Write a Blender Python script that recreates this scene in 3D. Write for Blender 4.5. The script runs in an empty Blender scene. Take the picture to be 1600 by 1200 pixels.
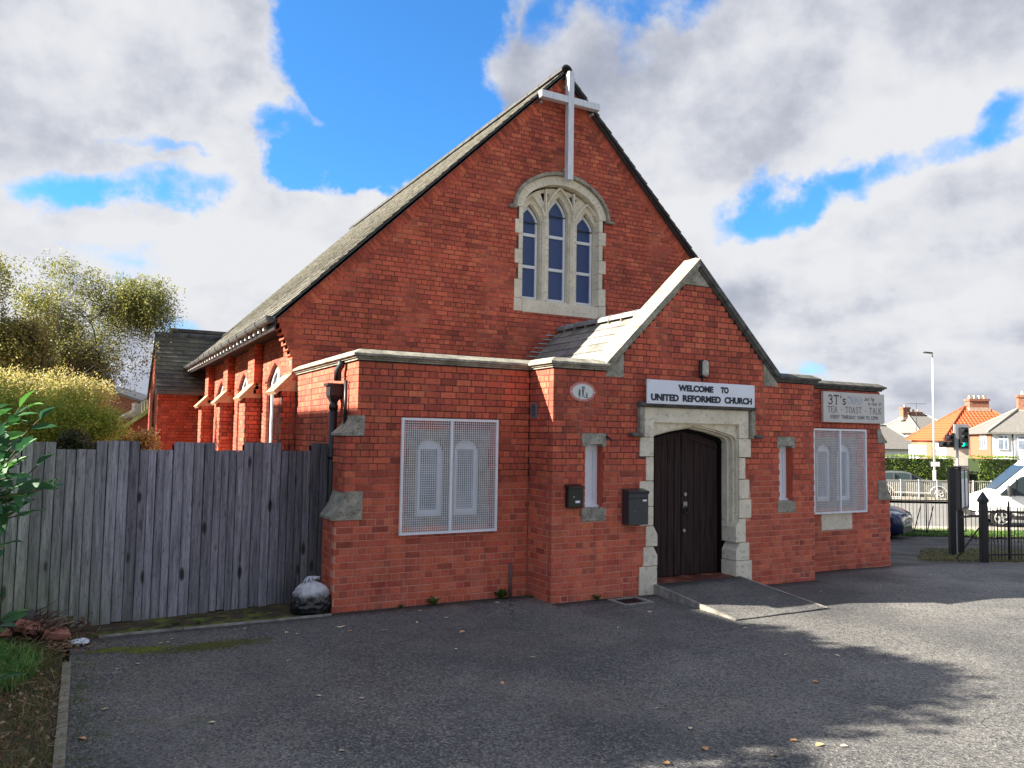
import bpy, bmesh, math, random
from mathutils import Vector, Matrix, noise
from mathutils.geometry import tessellate_polygon
R = random.Random(7)
rad = math.radians
scn = bpy.context.scene
col = scn.collection

# ------------------------------------------------------------------ camera
YAW, PITCH, ROLL = rad(28.517), rad(3.7157), rad(0.9226)
CAM = Vector((-2.979, -9.5, 2.19))
fw = Vector((math.sin(YAW)*math.cos(PITCH), math.cos(YAW)*math.cos(PITCH), math.sin(PITCH)))
rt0 = Vector((math.cos(YAW), -math.sin(YAW), 0)); up0 = rt0.cross(fw)
rt = rt0*math.cos(ROLL) + up0*math.sin(ROLL); up = -rt0*math.sin(ROLL) + up0*math.cos(ROLL)
cd = bpy.data.cameras.new('camera'); cam = bpy.data.objects.new('camera', cd); col.objects.link(cam)
cd.lens = 27.6; cd.sensor_width = 36; cd.clip_end = 2000; cd.clip_start = 0.1
m = Matrix((rt, up, -fw)).transposed().to_4x4(); m.translation = CAM
cam.matrix_world = m
scn.camera = cam

# ------------------------------------------------------------------ world, sun, exposure
SUNV = Vector((1.6, -0.66, -1.0)).normalized()          # the way the light travels
SUN_EL = math.asin(-SUNV.z)
SUN_AZ = math.atan2(-SUNV.x, -SUNV.y)                   # compass style angle from +Y
w = bpy.data.worlds.new('World'); scn.world = w; w.use_nodes = True
NT = w.node_tree; NT.nodes.clear()
def wn(t, **k):
    n = NT.nodes.new(t)
    for a, b in k.items(): setattr(n, a, b)
    return n
def wl(a, b): NT.links.new(a, b)
def wmath(op, a, b=None, c=None, clamp=False):
    n = wn('ShaderNodeMath', operation=op, use_clamp=clamp)
    for i, v in enumerate((a, b, c)):
        if v is None: continue
        if isinstance(v, (int, float)): n.inputs[i].default_value = v
        else: wl(v, n.inputs[i])
    return n.outputs[0]
sky = wn('ShaderNodeTexSky', sky_type='NISHITA'); sky.sun_disc = False
sky.sun_elevation = SUN_EL; sky.sun_rotation = SUN_AZ; sky.altitude = 50; sky.ozone_density = 2.2; sky.air_density = 1.1; sky.dust_density = 0.5
SKY_S = 0.09
tc = wn('ShaderNodeTexCoord')
dirv = tc.outputs['Generated']
# flatten directions so that clouds get smaller towards the horizon
sep = wn('ShaderNodeSeparateXYZ'); wl(dirv, sep.inputs[0])
den = wmath('ADD', wmath('MAXIMUM', sep.outputs[2], 0.0), 0.28)
cmb = wn('ShaderNodeCombineXYZ')
wl(wmath('DIVIDE', sep.outputs[0], den), cmb.inputs[0]); wl(wmath('DIVIDE', sep.outputs[1], den), cmb.inputs[1]); wl(wmath('MULTIPLY', sep.outputs[2], 1.5), cmb.inputs[2])
def wnoise(vec, scale, detail=8, rough=0.55, off=0, dist=0.0):
    n = wn('ShaderNodeTexNoise'); n.inputs['Scale'].default_value = scale; n.inputs['Detail'].default_value = detail
    n.inputs['Roughness'].default_value = rough; n.inputs['Distortion'].default_value = dist
    if off:
        ad = wn('ShaderNodeVectorMath', operation='ADD'); wl(vec, ad.inputs[0]); ad.inputs[1].default_value = (off, off*.7, -off); vec = ad.outputs[0]
    wl(vec, n.inputs['Vector']); return n
n1 = wnoise(cmb.outputs[0], 1.7, 8, 0.52, 3.1, 0.1)
n2 = wnoise(cmb.outputs[0], 1.15, 4, 0.45, 11.0)
n3 = wnoise(dirv, 6.0, 9, 0.58, 5.0)
# warp the direction used for the clear patches
wv = wn('ShaderNodeVectorMath', operation='SUBTRACT'); wl(wnoise(dirv, 5.0, 6, 0.6, 20).outputs['Color'], wv.inputs[0]); wv.inputs[1].default_value = (.5, .5, .5)
ws = wn('ShaderNodeVectorMath', operation='SCALE'); wl(wv.outputs[0], ws.inputs[0]); ws.inputs['Scale'].default_value = 0.20
wd = wn('ShaderNodeVectorMath', operation='ADD'); wl(dirv, wd.inputs[0]); wl(ws.outputs[0], wd.inputs[1])
def blob(v, r_in, r_out, amp):
    v = Vector(v).normalized()
    d = wn('ShaderNodeVectorMath', operation='DISTANCE'); wl(wd.outputs[0], d.inputs[0]); d.inputs[1].default_value = v
    mr = wn('ShaderNodeMapRange', interpolation_type='SMOOTHSTEP'); wl(d.outputs['Value'], mr.inputs[0])
    mr.inputs[1].default_value = r_in; mr.inputs[2].default_value = r_out; mr.inputs[3].default_value = amp; mr.inputs[4].default_value = 0
    return mr.outputs[0]
clear = None
for b in [((.284,.845,.454),.06,.17,1),((.324,.864,.386),.06,.16,1),((.234,.878,.418),.02,.09,.8),((.187,.917,.353),.01,.08,.7),((.219,.921,.322),.02,.08,.9),((.277,.906,.32),.02,.09,1),((.371,.855,.362),.04,.11,1),((.413,.835,.363),0,.05,.8),((.28,.798,.534),.08,.2,1),((.27,.919,.287),0,.045,.8),((.302,.907,.293),0,.04,.6),((.448,.747,.491),0,.07,.45),((.5,.70,.500),0,.08,.35),((.411,.786,.461),0,.05,.35),((.731,.675,.097),0,.06,.3),((-.6,.1,.8),.1,.4,.7),((.2,-.7,.68),.1,.45,.7),((-.8,-.5,.3),.1,.35,.6),((.85,-.2,.5),.1,.35,.6)]:
    o = blob(*b); clear = o if clear is None else wmath('MAXIMUM', clear, o)
def band(a_, b_, wdt, amp):
    a_ = Vector(a_).normalized(); b_ = Vector(b_).normalized(); n_ = a_.cross(b_).normalized(); mid = (a_+b_).normalized(); hl = (a_-mid).length
    d = wn('ShaderNodeVectorMath', operation='DOT_PRODUCT'); wl(wd.outputs[0], d.inputs[0]); d.inputs[1].default_value = n_
    m1 = wn('ShaderNodeMapRange', interpolation_type='SMOOTHSTEP'); wl(wmath('ABSOLUTE', d.outputs['Value']), m1.inputs[0]); m1.inputs[1].default_value = 0; m1.inputs[2].default_value = wdt; m1.inputs[3].default_value = amp; m1.inputs[4].default_value = 0
    e_ = wn('ShaderNodeVectorMath', operation='DISTANCE'); wl(dirv, e_.inputs[0]); e_.inputs[1].default_value = mid
    m2 = wn('ShaderNodeMapRange', interpolation_type='SMOOTHSTEP'); wl(e_.outputs['Value'], m2.inputs[0]); m2.inputs[1].default_value = hl*.75; m2.inputs[2].default_value = hl*1.15; m2.inputs[3].default_value = 1; m2.inputs[4].default_value = 0
    return wmath('MULTIPLY', m1.outputs[0], m2.outputs[0])
for b in [((.640, .722, .262), (.845, .418, .334), .055, .55), ((-.09, .960, .250), (.16, .945, .285), .04, .42), ((-.02, .955, .300), (.13, .940, .315), .020, .36), ((.42, .75, .51), (.60, .63, .49), .05, .42)]: clear = wmath('MAXIMUM', clear, band(*b))
dens = wmath('ADD', wmath('MULTIPLY_ADD', n1.outputs[0], 1.5, -0.75), wmath('MULTIPLY_ADD', n3.outputs[0], 1.1, -0.55))
dens = wmath('SUBTRACT', wmath('ADD', dens, 0.56), wmath('MULTIPLY', clear, 1.08))
cov = wn('ShaderNodeMapRange', interpolation_type='SMOOTHSTEP'); wl(dens, cov.inputs[0]); cov.inputs[1].default_value = 0.0; cov.inputs[2].default_value = 0.34
# cloud colour: bright rims, grey lilac bodies
shade = wmath('ADD', wmath('MULTIPLY_ADD', n2.outputs[0], 3.0, -1.45), wmath('MULTIPLY_ADD', wnoise(cmb.outputs[0], 3.2, 6, .52, 31).outputs[0], 1.3, -0.65))
def shifted(src, dx, dy, dz):
    a_ = wn('ShaderNodeVectorMath', operation='ADD'); wl(src, a_.inputs[0]); a_.inputs[1].default_value = (dx, dy, dz); return a_.outputs[0]
toS = -SUNV
na_ = wnoise(shifted(dirv, .0, .0, .0), 6.0, 6, 0.58, 5.0); nb__ = wnoise(shifted(dirv, toS.x*.03, toS.y*.03, toS.z*.05), 6.0, 6, 0.58, 5.0)
nc_ = wnoise(shifted(cmb.outputs[0], toS.x*.12, toS.y*.12, toS.z*.1), 1.7, 6, 0.52, 3.1, .1)
relief = wmath('ADD', wmath('MULTIPLY', wmath('SUBTRACT', nb__.outputs[0], na_.outputs[0]), 1.5), wmath('MULTIPLY', wmath('SUBTRACT', nc_.outputs[0], n1.outputs[0]), 1.3))
shade = wmath('ADD', wmath('ADD', wmath('MULTIPLY', shade, .62), relief), wmath('MULTIPLY_ADD', dens, 0.42, .02))
cr = wn('ShaderNodeValToRGB'); wl(shade, cr.inputs[0])
e = cr.color_ramp.elements
e[0].position = 0.05; e[0].color = (.94, .95, .98, 1); e[1].position = 0.85; e[1].color = (.40, .44, .55, 1)
for p, c in ((.25, (.84, .86, .92, 1)), (.48, (.62, .65, .745, 1)), (.65, (.50, .53, .63, 1))):
    q = e.new(p); q.color = c
csc = wn('ShaderNodeVectorMath', operation='SCALE'); wl(cr.outputs[0], csc.inputs[0]); csc.inputs['Scale'].default_value = 2.55
skc = wn('ShaderNodeMix', data_type='RGBA', blend_type='MULTIPLY'); skc.inputs[0].default_value = 1.0; wl(sky.outputs[0], skc.inputs[6]); skc.inputs[7].default_value = (.22, .52, .80, 1)
mx = wn('ShaderNodeMix', data_type='RGBA'); wl(cov.outputs[0], mx.inputs[0]); wl(skc.outputs[2], mx.inputs[6]); wl(csc.outputs[0], mx.inputs[7])
bg = wn('ShaderNodeBackground'); wl(mx.outputs[2], bg.inputs[0]); bg.inputs[1].default_value = SKY_S
ow = wn('ShaderNodeOutputWorld'); wl(bg.outputs[0], ow.inputs[0])
sd = bpy.data.lights.new('sun', 'SUN'); sd.energy = 5.0; sd.angle = rad(0.5); sd.color = (1.0, .92, .78)
so = bpy.data.objects.new('sun', sd); col.objects.link(so); so.rotation_euler = SUNV.to_track_quat('-Z', 'Y').to_euler(); so.location = (-20, 8, 20)
vs = scn.view_settings; vs.view_transform = 'Standard'; vs.look = 'None'; vs.exposure = 1.95; vs.gamma = 1; vs.use_curve_mapping = False
scn.cycles.max_bounces = 6; scn.cycles.diffuse_bounces = 4; scn.cycles.transparent_max_bounces = 8

# ------------------------------------------------------------------ helpers
F2 = Vector((math.sin(YAW), math.cos(YAW), 0)); R2 = Vector((math.cos(YAW), -math.sin(YAW), 0))
def smooth(t): t = max(0, min(1, t)); return t*t*(3-2*t)
FP = [(0, .0), (10, 0), (12.8, -.06), (14.5, -.09), (17, -.27), (24.5, -.72), (28, -.85), (42, -1.05), (48, -1.1), (60, -2.3), (70, -2.6), (600, -4)]
def fdep(d):
    if d <= 0: return 0
    for (a, za), (b, zb) in zip(FP, FP[1:]):
        if d <= b: return za + (zb-za)*(d-a)/(b-a)
    return -4
def gz(x, y):
    p = Vector((x-CAM.x, y-CAM.y, 0)); d = p.dot(F2); l = p.dot(R2)
    return fdep(d)*max(smooth((l+1)/6), smooth((d-26)/20))
def WP(l, d, h=0.0):
    p = Vector((CAM.x, CAM.y, 0)) + R2*l + F2*d
    return Vector((p.x, p.y, gz(p.x, p.y)+h))
def PX(px, d): return (px-800)/1226.6*d

MATS = {}
def node_mat(name):
    mt = bpy.data.materials.new(name); mt.use_nodes = True; MATS[name] = mt
    nt = mt.node_tree; b = nt.nodes['Principled BSDF']; return mt, nt, b
def mk(name, c1, c2=None, rough=.8, scale=6, bump=0, bscale=40, metal=0, c3=None, spec=.5, stretch=None, tint=False, detail=6, contrast=(.35, .65), coords='Object', bdist=.01):
    mt, nt, b = node_mat(name); N = nt.nodes; L = nt.links
    b.inputs['Roughness'].default_value = rough; b.inputs['Metallic'].default_value = metal; b.inputs['Specular IOR Level'].default_value = spec
    t = N.new('ShaderNodeTexCoord'); v = t.outputs[coords]
    if coords == 'World':
        pass
    if stretch:
        mp = N.new('ShaderNodeMapping'); mp.inputs['Scale'].default_value = stretch; L.new(v, mp.inputs[0]); v = mp.outputs[0]
    out = None
    if c2:
        n = N.new('ShaderNodeTexNoise'); n.inputs['Scale'].default_value = scale; n.inputs['Detail'].default_value = detail; n.inputs['Roughness'].default_value = .6; L.new(v, n.inputs[0])
        r = N.new('ShaderNodeValToRGB'); L.new(n.outputs[0], r.inputs[0])
        r.color_ramp.elements[0].position = contrast[0]; r.color_ramp.elements[1].position = contrast[1]
        r.color_ramp.elements[0].color = (*c1, 1); r.color_ramp.elements[1].color = (*c2, 1)
        out = r.outputs[0]
        if c3:
            n2 = N.new('ShaderNodeTexNoise'); n2.inputs['Scale'].default_value = scale*6; n2.inputs['Detail'].default_value = 5; L.new(v, n2.inputs[0])
            r2 = N.new('ShaderNodeMapRange'); L.new(n2.outputs[0], r2.inputs[0]); r2.inputs[1].default_value = .55; r2.inputs[2].default_value = .7
            mm = N.new('ShaderNodeMix'); mm.data_type = 'RGBA'; L.new(r2.outputs[0], mm.inputs[0]); L.new(out, mm.inputs[6]); mm.inputs[7].default_value = (*c3, 1); out = mm.outputs[2]
    if tint:
        a = N.new('ShaderNodeAttribute'); a.attribute_name = 'tint'
        mm = N.new('ShaderNodeMix'); mm.data_type = 'RGBA'; mm.blend_type = 'MULTIPLY'; mm.inputs[0].default_value = 1
        L.new(a.outputs['Color'], mm.inputs[6])
        if out: L.new(out, mm.inputs[7])
        else: mm.inputs[7].default_value = (*c1, 1)
        out = mm.outputs[2]
    if out: L.new(out, b.inputs['Base Color'])
    else: b.inputs['Base Color'].default_value = (*c1, 1)
    if bump:
        n = N.new('ShaderNodeTexNoise'); n.inputs['Scale'].default_value = bscale; n.inputs['Detail'].default_value = 6; L.new(v, n.inputs[0])
        bp = N.new('ShaderNodeBump'); bp.inputs['Strength'].default_value = bump; bp.inputs['Distance'].default_value = bdist; L.new(n.outputs[0], bp.inputs['Height']); L.new(bp.outputs[0], b.inputs['Normal'])
    return mt

class MB:
    def __init__(s): s.v = []; s.f = []; s.mi = []; s.t = []; s.sm = []
    def add(s, vs, fs, mi=0, tint=(1, 1, 1), smooth=False):
        o = len(s.v); s.v.extend(vs)
        for f in fs: s.f.append(tuple(i+o for i in f)); s.mi.append(mi); s.t.append(tint); s.sm.append(smooth)
        return s
    def box(s, x0, y0, z0, x1, y1, z1, mi=0, tint=(1, 1, 1)):
        v = [Vector(p) for p in ((x0,y0,z0),(x1,y0,z0),(x1,y1,z0),(x0,y1,z0),(x0,y0,z1),(x1,y0,z1),(x1,y1,z1),(x0,y1,z1))]
        return s.add(v, [(0,3,2,1),(4,5,6,7),(0,1,5,4),(1,2,6,5),(2,3,7,6),(3,0,4,7)], mi, tint)
    def obox(s, c, ax, ay, az, mi=0, tint=(1, 1, 1)):      # oriented box: centre and three half axes
        c = Vector(c); P = [c + ax*a + ay*b + az*d for d in (-1, 1) for a, b in ((-1,-1),(1,-1),(1,1),(-1,1))]
        return s.add(P, [(0,3,2,1),(4,5,6,7),(0,1,5,4),(1,2,6,5),(2,3,7,6),(3,0,4,7)], mi, tint)
    def bar(s, a, b, wd, th=None, mi=0, upv=(0, 0, 1), tint=(1, 1, 1)):
        a = Vector(a); b = Vector(b); th = th or wd; d = (b-a); ln = d.length; d = d/ln
        u = Vector(upv); sd = d.cross(u)
        if sd.length < 1e-4: sd = d.cross(Vector((1, 0, 0)))
        sd.normalize(); u = sd.cross(d)
        return s.obox((a+b)/2, d*ln/2, sd*wd/2, u*th/2, mi, tint)
    def tube(s, pts, rs, n=8, mi=0, cap=True, tint=(1, 1, 1), sm=True):
        pts = [Vector(p) for p in pts]; rs = rs if isinstance(rs, (list, tuple)) else [rs]*len(pts)
        vs = []; prev = None
        for i, p in enumerate(pts):
            d = (pts[min(i+1, len(pts)-1)] - pts[max(i-1, 0)]); d = d.normalized() if d.length > 1e-9 else Vector((0, 0, 1))
            a = prev if prev else (Vector((1, 0, 0)) if abs(d.x) < .9 else Vector((0, 1, 0)))
            a = (a - d*a.dot(d)); a = a.normalized() if a.length > 1e-6 else d.orthogonal().normalized(); prev = a; b = d.cross(a)
            for k in range(n):
                t = 2*math.pi*k/n; vs.append(p + (a*math.cos(t) + b*math.sin(t))*rs[i])
        fs = [(i*n+k, i*n+(k+1) % n, (i+1)*n+(k+1) % n, (i+1)*n+k) for i in range(len(pts)-1) for k in range(n)]
        s.add(vs, fs, mi, tint, sm)
        if cap: 
            o = len(s.v)-len(vs); s.f += [tuple(o+k for k in range(n-1, -1, -1)), tuple(o+(len(pts)-1)*n+k for k in range(n))]; s.mi += [mi, mi]; s.t += [tint, tint]; s.sm += [False, False]
        return s
    def prism(s, outer, holes, fr, th, mi=0, tint=(1, 1, 1)):
        """extrude a 2D polygon with holes. fr(u,v,depth)->Vector; front at depth 0, back at depth th"""
        loops = [outer] + list(holes); flat = [p for l in loops for p in l]
        tris = tessellate_polygon([[Vector((p[0], p[1], 0)) for p in l] for l in loops])
        n = len(flat); vs = [fr(p[0], p[1], 0) for p in flat] + [fr(p[0], p[1], th) for p in flat]
        fs = []
        for t in tris:
            fs.append(tuple(t)); fs.append(tuple(n+i for i in reversed(t)))
        o = 0
        for l in loops:
            k = len(l)
            for i in range(k):
                a, b = o+i, o+(i+1) % k; fs.append((a, b, n+b, n+a))
            o += k
        return s.add(vs, fs, mi, tint)
    def build(s, name, mats, parent=None, kind=None, label=None, fix=False, bevel=0, world=True):
        me = bpy.data.meshes.new(name)
        off = parent_off(parent) if (parent is not None and world) else Vector((0, 0, 0))
        me.from_pydata([tuple(Vector(v)-off) for v in s.v], [], s.f)
        if not isinstance(mats, (list, tuple)): mats = [mats]
        for m_ in mats: me.materials.append(m_)
        me.polygons.foreach_set('material_index', s.mi); me.polygons.foreach_set('use_smooth', s.sm)
        if any(t != (1, 1, 1) for t in s.t):
            at = me.color_attributes.new('tint', 'FLOAT_COLOR', 'CORNER'); buf = []
            for p, t in zip(me.polygons, s.t): buf.extend([*t, 1.0]*p.loop_total)
            at.data.foreach_set('color', buf)
        elif any('tint' == n.attribute_name for m_ in mats for n in m_.node_tree.nodes if n.type == 'ATTRIBUTE'):
            at = me.color_attributes.new('tint', 'FLOAT_COLOR', 'CORNER'); at.data.foreach_set('color', list((.50, .090, .050, 1.0) if mats[0].name == 'red_brick' else (1.0, 1.0, 1.0, 1.0))*len(me.loops))
        me.update()
        if fix or bevel:
            bm = bmesh.new(); bm.from_mesh(me)
            if bevel:
                bmesh.ops.remove_doubles(bm, verts=bm.verts, dist=1e-5)
                bmesh.ops.recalc_face_normals(bm, faces=bm.faces)
                ed = [e_ for e_ in bm.edges if len(e_.link_faces) == 2 and e_.calc_face_angle(0) > .5]
                bmesh.ops.bevel(bm, geom=ed, offset=bevel, segments=1, affect='EDGES', clamp_overlap=True)
            else: bmesh.ops.recalc_face_normals(bm, faces=bm.faces)
            bm.to_mesh(me); bm.free()
        o = bpy.data.objects.new(name, me); col.objects.link(o)
        if parent is not None: o.parent = parent
        if kind: o['kind'] = kind
        if label: o['label'] = label
        return o
def parent_off(p):
    v = Vector((0, 0, 0))
    while p is not None: v = v + p.location; p = p.parent
    return v
def tag(o, label, cat, group=None):
    o['label'] = label; o['category'] = cat
    if group: o['group'] = group
    return o
def thing(name, label, cat, loc=(0, 0, 0), group=None, rz=0):
    o = bpy.data.objects.new(name, None); col.objects.link(o); o.location = loc; o.rotation_euler = (0, 0, rz); o.empty_display_size = .1
    return tag(o, label, cat, group)
def clone(o, parent):
    c = o.copy(); col.objects.link(c); c.parent = parent
    for ch in o.children: clone(ch, c)
    return c
def fy(y, s=1): return lambda u, v, d: Vector((u, y + s*d, v))      # wall in XZ facing -y
def fx(x): return lambda u, v, d: Vector((x + d, u, v))             # wall in YZ facing -x

# ------------------------------------------------------------------ materials
def brick_material():
    mt, nt, b = node_mat('red_brick'); N = nt.nodes; L = nt.links
    b.inputs['Roughness'].default_value = .82
    a = N.new('ShaderNodeAttribute'); a.attribute_name = 'tint'; t = N.new('ShaderNodeTexCoord'); g = N.new('ShaderNodeNewGeometry')
    n = N.new('ShaderNodeTexNoise'); n.inputs['Scale'].default_value = 28; n.inputs['Detail'].default_value = 6; L.new(g.outputs['Position'], n.inputs[0])
    r = N.new('ShaderNodeMapRange'); L.new(n.outputs[0], r.inputs[0]); r.inputs[1].default_value = .3; r.inputs[2].default_value = .75; r.inputs[3].default_value = .78; r.inputs[4].default_value = 1.18
    n2 = N.new('ShaderNodeTexNoise'); n2.inputs['Scale'].default_value = .9; n2.inputs['Detail'].default_value = 5; L.new(g.outputs['Position'], n2.inputs[0])
    r2 = N.new('ShaderNodeMapRange'); L.new(n2.outputs[0], r2.inputs[0]); r2.inputs[1].default_value = .3; r2.inputs[2].default_value = .7; r2.inputs[3].default_value = .80; r2.inputs[4].default_value = 1.16
    mu = N.new('ShaderNodeMath'); mu.operation = 'MULTIPLY'; L.new(r.outputs[0], mu.inputs[0]); L.new(r2.outputs[0], mu.inputs[1])
    v = N.new('ShaderNodeVectorMath'); v.operation = 'SCALE'; L.new(a.outputs['Color'], v.inputs[0]); L.new(mu.outputs[0], v.inputs['Scale'])
    # pale bloom (efflorescence) low down and in patches
    sp = N.new('ShaderNodeSeparateXYZ'); L.new(g.outputs['Position'], sp.inputs[0])
    lo = N.new('ShaderNodeMapRange'); L.new(sp.outputs[2], lo.inputs[0]); lo.inputs[1].default_value = .1; lo.inputs[2].default_value = 1.6; lo.inputs[3].default_value = .42; lo.inputs[4].default_value = .05
    n3 = N.new('ShaderNodeTexNoise'); n3.inputs['Scale'].default_value = 5; n3.inputs['Detail'].default_value = 8; L.new(g.outputs['Position'], n3.inputs[0])
    r3 = N.new('ShaderNodeMapRange'); L.new(n3.outputs[0], r3.inputs[0]); r3.inputs[1].default_value = .42; r3.inputs[2].default_value = .75
    m3 = N.new('ShaderNodeMath'); m3.operation = 'MULTIPLY'; L.new(lo.outputs[0], m3.inputs[0]); L.new(r3.outputs[0], m3.inputs[1])
    mm = N.new('ShaderNodeMix'); mm.data_type = 'RGBA'; L.new(m3.outputs[0], mm.inputs[0]); L.new(v.outputs[0], mm.inputs[6]); mm.inputs[7].default_value = (.60, .25, .17, 1)
    st_ = N.new('ShaderNodeMapping'); st_.inputs['Scale'].default_value = (3.5, 3.5, .8); L.new(g.outputs['Position'], st_.inputs[0])
    n5 = N.new('ShaderNodeTexNoise'); n5.inputs['Scale'].default_value = 1.3; n5.inputs['Detail'].default_value = 7; n5.inputs['Roughness'].default_value = .65; L.new(st_.outputs[0], n5.inputs[0])
    r5 = N.new('ShaderNodeMapRange'); L.new(n5.outputs[0], r5.inputs[0]); r5.inputs[1].default_value = .50; r5.inputs[2].default_value = .72; r5.inputs[4].default_value = .55
    m6 = N.new('ShaderNodeMix'); m6.data_type = 'RGBA'; m6.blend_type = 'MULTIPLY'; L.new(r5.outputs[0], m6.inputs[0]); L.new(mm.outputs[2], m6.inputs[6]); m6.inputs[7].default_value = (.48, .40, .42, 1)
    L.new(m6.outputs[2], b.inputs['Base Color'])
    bp = N.new('ShaderNodeBump'); bp.inputs['Strength'].default_value = .35; bp.inputs['Distance'].default_value = .004
    n4 = N.new('ShaderNodeTexNoise'); n4.inputs['Scale'].default_value = 90; n4.inputs['Detail'].default_value = 4; L.new(g.outputs['Position'], n4.inputs[0]); L.new(n4.outputs[0], bp.inputs['Height']); L.new(bp.outputs[0], b.inputs['Normal'])
    return mt
BR = brick_material()
def mortar_material():
    mt, nt, b = node_mat('mortar'); N = nt.nodes; L = nt.links; b.inputs['Roughness'].default_value = .95
    g = N.new('ShaderNodeNewGeometry'); sp = N.new('ShaderNodeSeparateXYZ'); L.new(g.outputs['Position'], sp.inputs[0])
    n = N.new('ShaderNodeTexNoise'); n.inputs['Scale'].default_value = 1.3; n.inputs['Detail'].default_value = 8; n.inputs['Roughness'].default_value = .65; L.new(g.outputs['Position'], n.inputs[0])
    hh = N.new('ShaderNodeMapRange'); L.new(sp.outputs[2], hh.inputs[0]); hh.inputs[1].default_value = .8; hh.inputs[2].default_value = 1.9; hh.inputs[3].default_value = .32; hh.inputs[4].default_value = -.1
    ad = N.new('ShaderNodeMath'); ad.operation = 'ADD'; L.new(n.outputs[0], ad.inputs[0]); L.new(hh.outputs[0], ad.inputs[1])
    r = N.new('ShaderNodeMapRange'); L.new(ad.outputs[0], r.inputs[0]); r.inputs[1].default_value = .42; r.inputs[2].default_value = .62
    mm = N.new('ShaderNodeMix'); mm.data_type = 'RGBA'; L.new(r.outputs[0], mm.inputs[0]); mm.inputs[6].default_value = (.10, .042, .034, 1); mm.inputs[7].default_value = (.60, .27, .19, 1)
    L.new(mm.outputs[2], b.inputs['Base Color']); return mt
MO = mortar_material()
STONE = mk('pale_stone', (.60, .535, .41), (.80, .73, .58), .9, 3.0, .25, 60, c3=(.50, .46, .37), contrast=(.25, .6))
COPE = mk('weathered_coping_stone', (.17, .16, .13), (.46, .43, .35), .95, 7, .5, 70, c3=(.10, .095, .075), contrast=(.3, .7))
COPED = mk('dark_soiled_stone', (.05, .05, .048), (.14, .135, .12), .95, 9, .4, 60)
SLATE = mk('lichened_slate', (.155, .15, .13), (.29, .28, .245), .85, 5, .3, 40, tint=True)
SLATED = mk('blue_grey_slate', (.035, .037, .042), (.085, .085, .09), .6, 4, .3, 30, tint=True)
LEAD = mk('lead_flashing', (.30, .31, .33), (.5, .5, .5), .6, 20)
WHITE = mk('white_plastic', (.80, .83, .90), None, .35)
WPAINT = mk('white_paint', (.74, .77, .82), (.85, .86, .88), .5, 8)
GLASSD = mk('dark_blue_textured_glass', (.025, .055, .17), (.05, .10, .26), .28, 60, .5, 180, spec=.5)
GLASSL = mk('curtain_reflection_glass', (.14, .17, .20), (.34, .38, .43), .12, 2, spec=.8)  # pale grey-blue imitates a reflection in the panes, plus a net curtain
IRON = mk('black_iron', (.012, .012, .016), None, .45, bump=.1)
ALU = mk('brushed_aluminium_paint', (.56, .59, .63), (.72, .74, .78), .35, 5, metal=.25, stretch=(6, 6, .8), contrast=(.3, .55))
DOORW = mk('dark_stained_timber', (.017, .0105, .010), (.060, .037, .034), .8, 3, .35, 30, spec=.2, stretch=(9, 9, .6), contrast=(.3, .75))
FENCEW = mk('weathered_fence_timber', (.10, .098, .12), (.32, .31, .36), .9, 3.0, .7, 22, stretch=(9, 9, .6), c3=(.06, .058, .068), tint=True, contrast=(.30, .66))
BLACKT0 = mk('gap_shade_backing', (.010, .009, .010), None, .9, spec=.1)  # near-black layer added behind the fence, stands in for shade between boards
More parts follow.
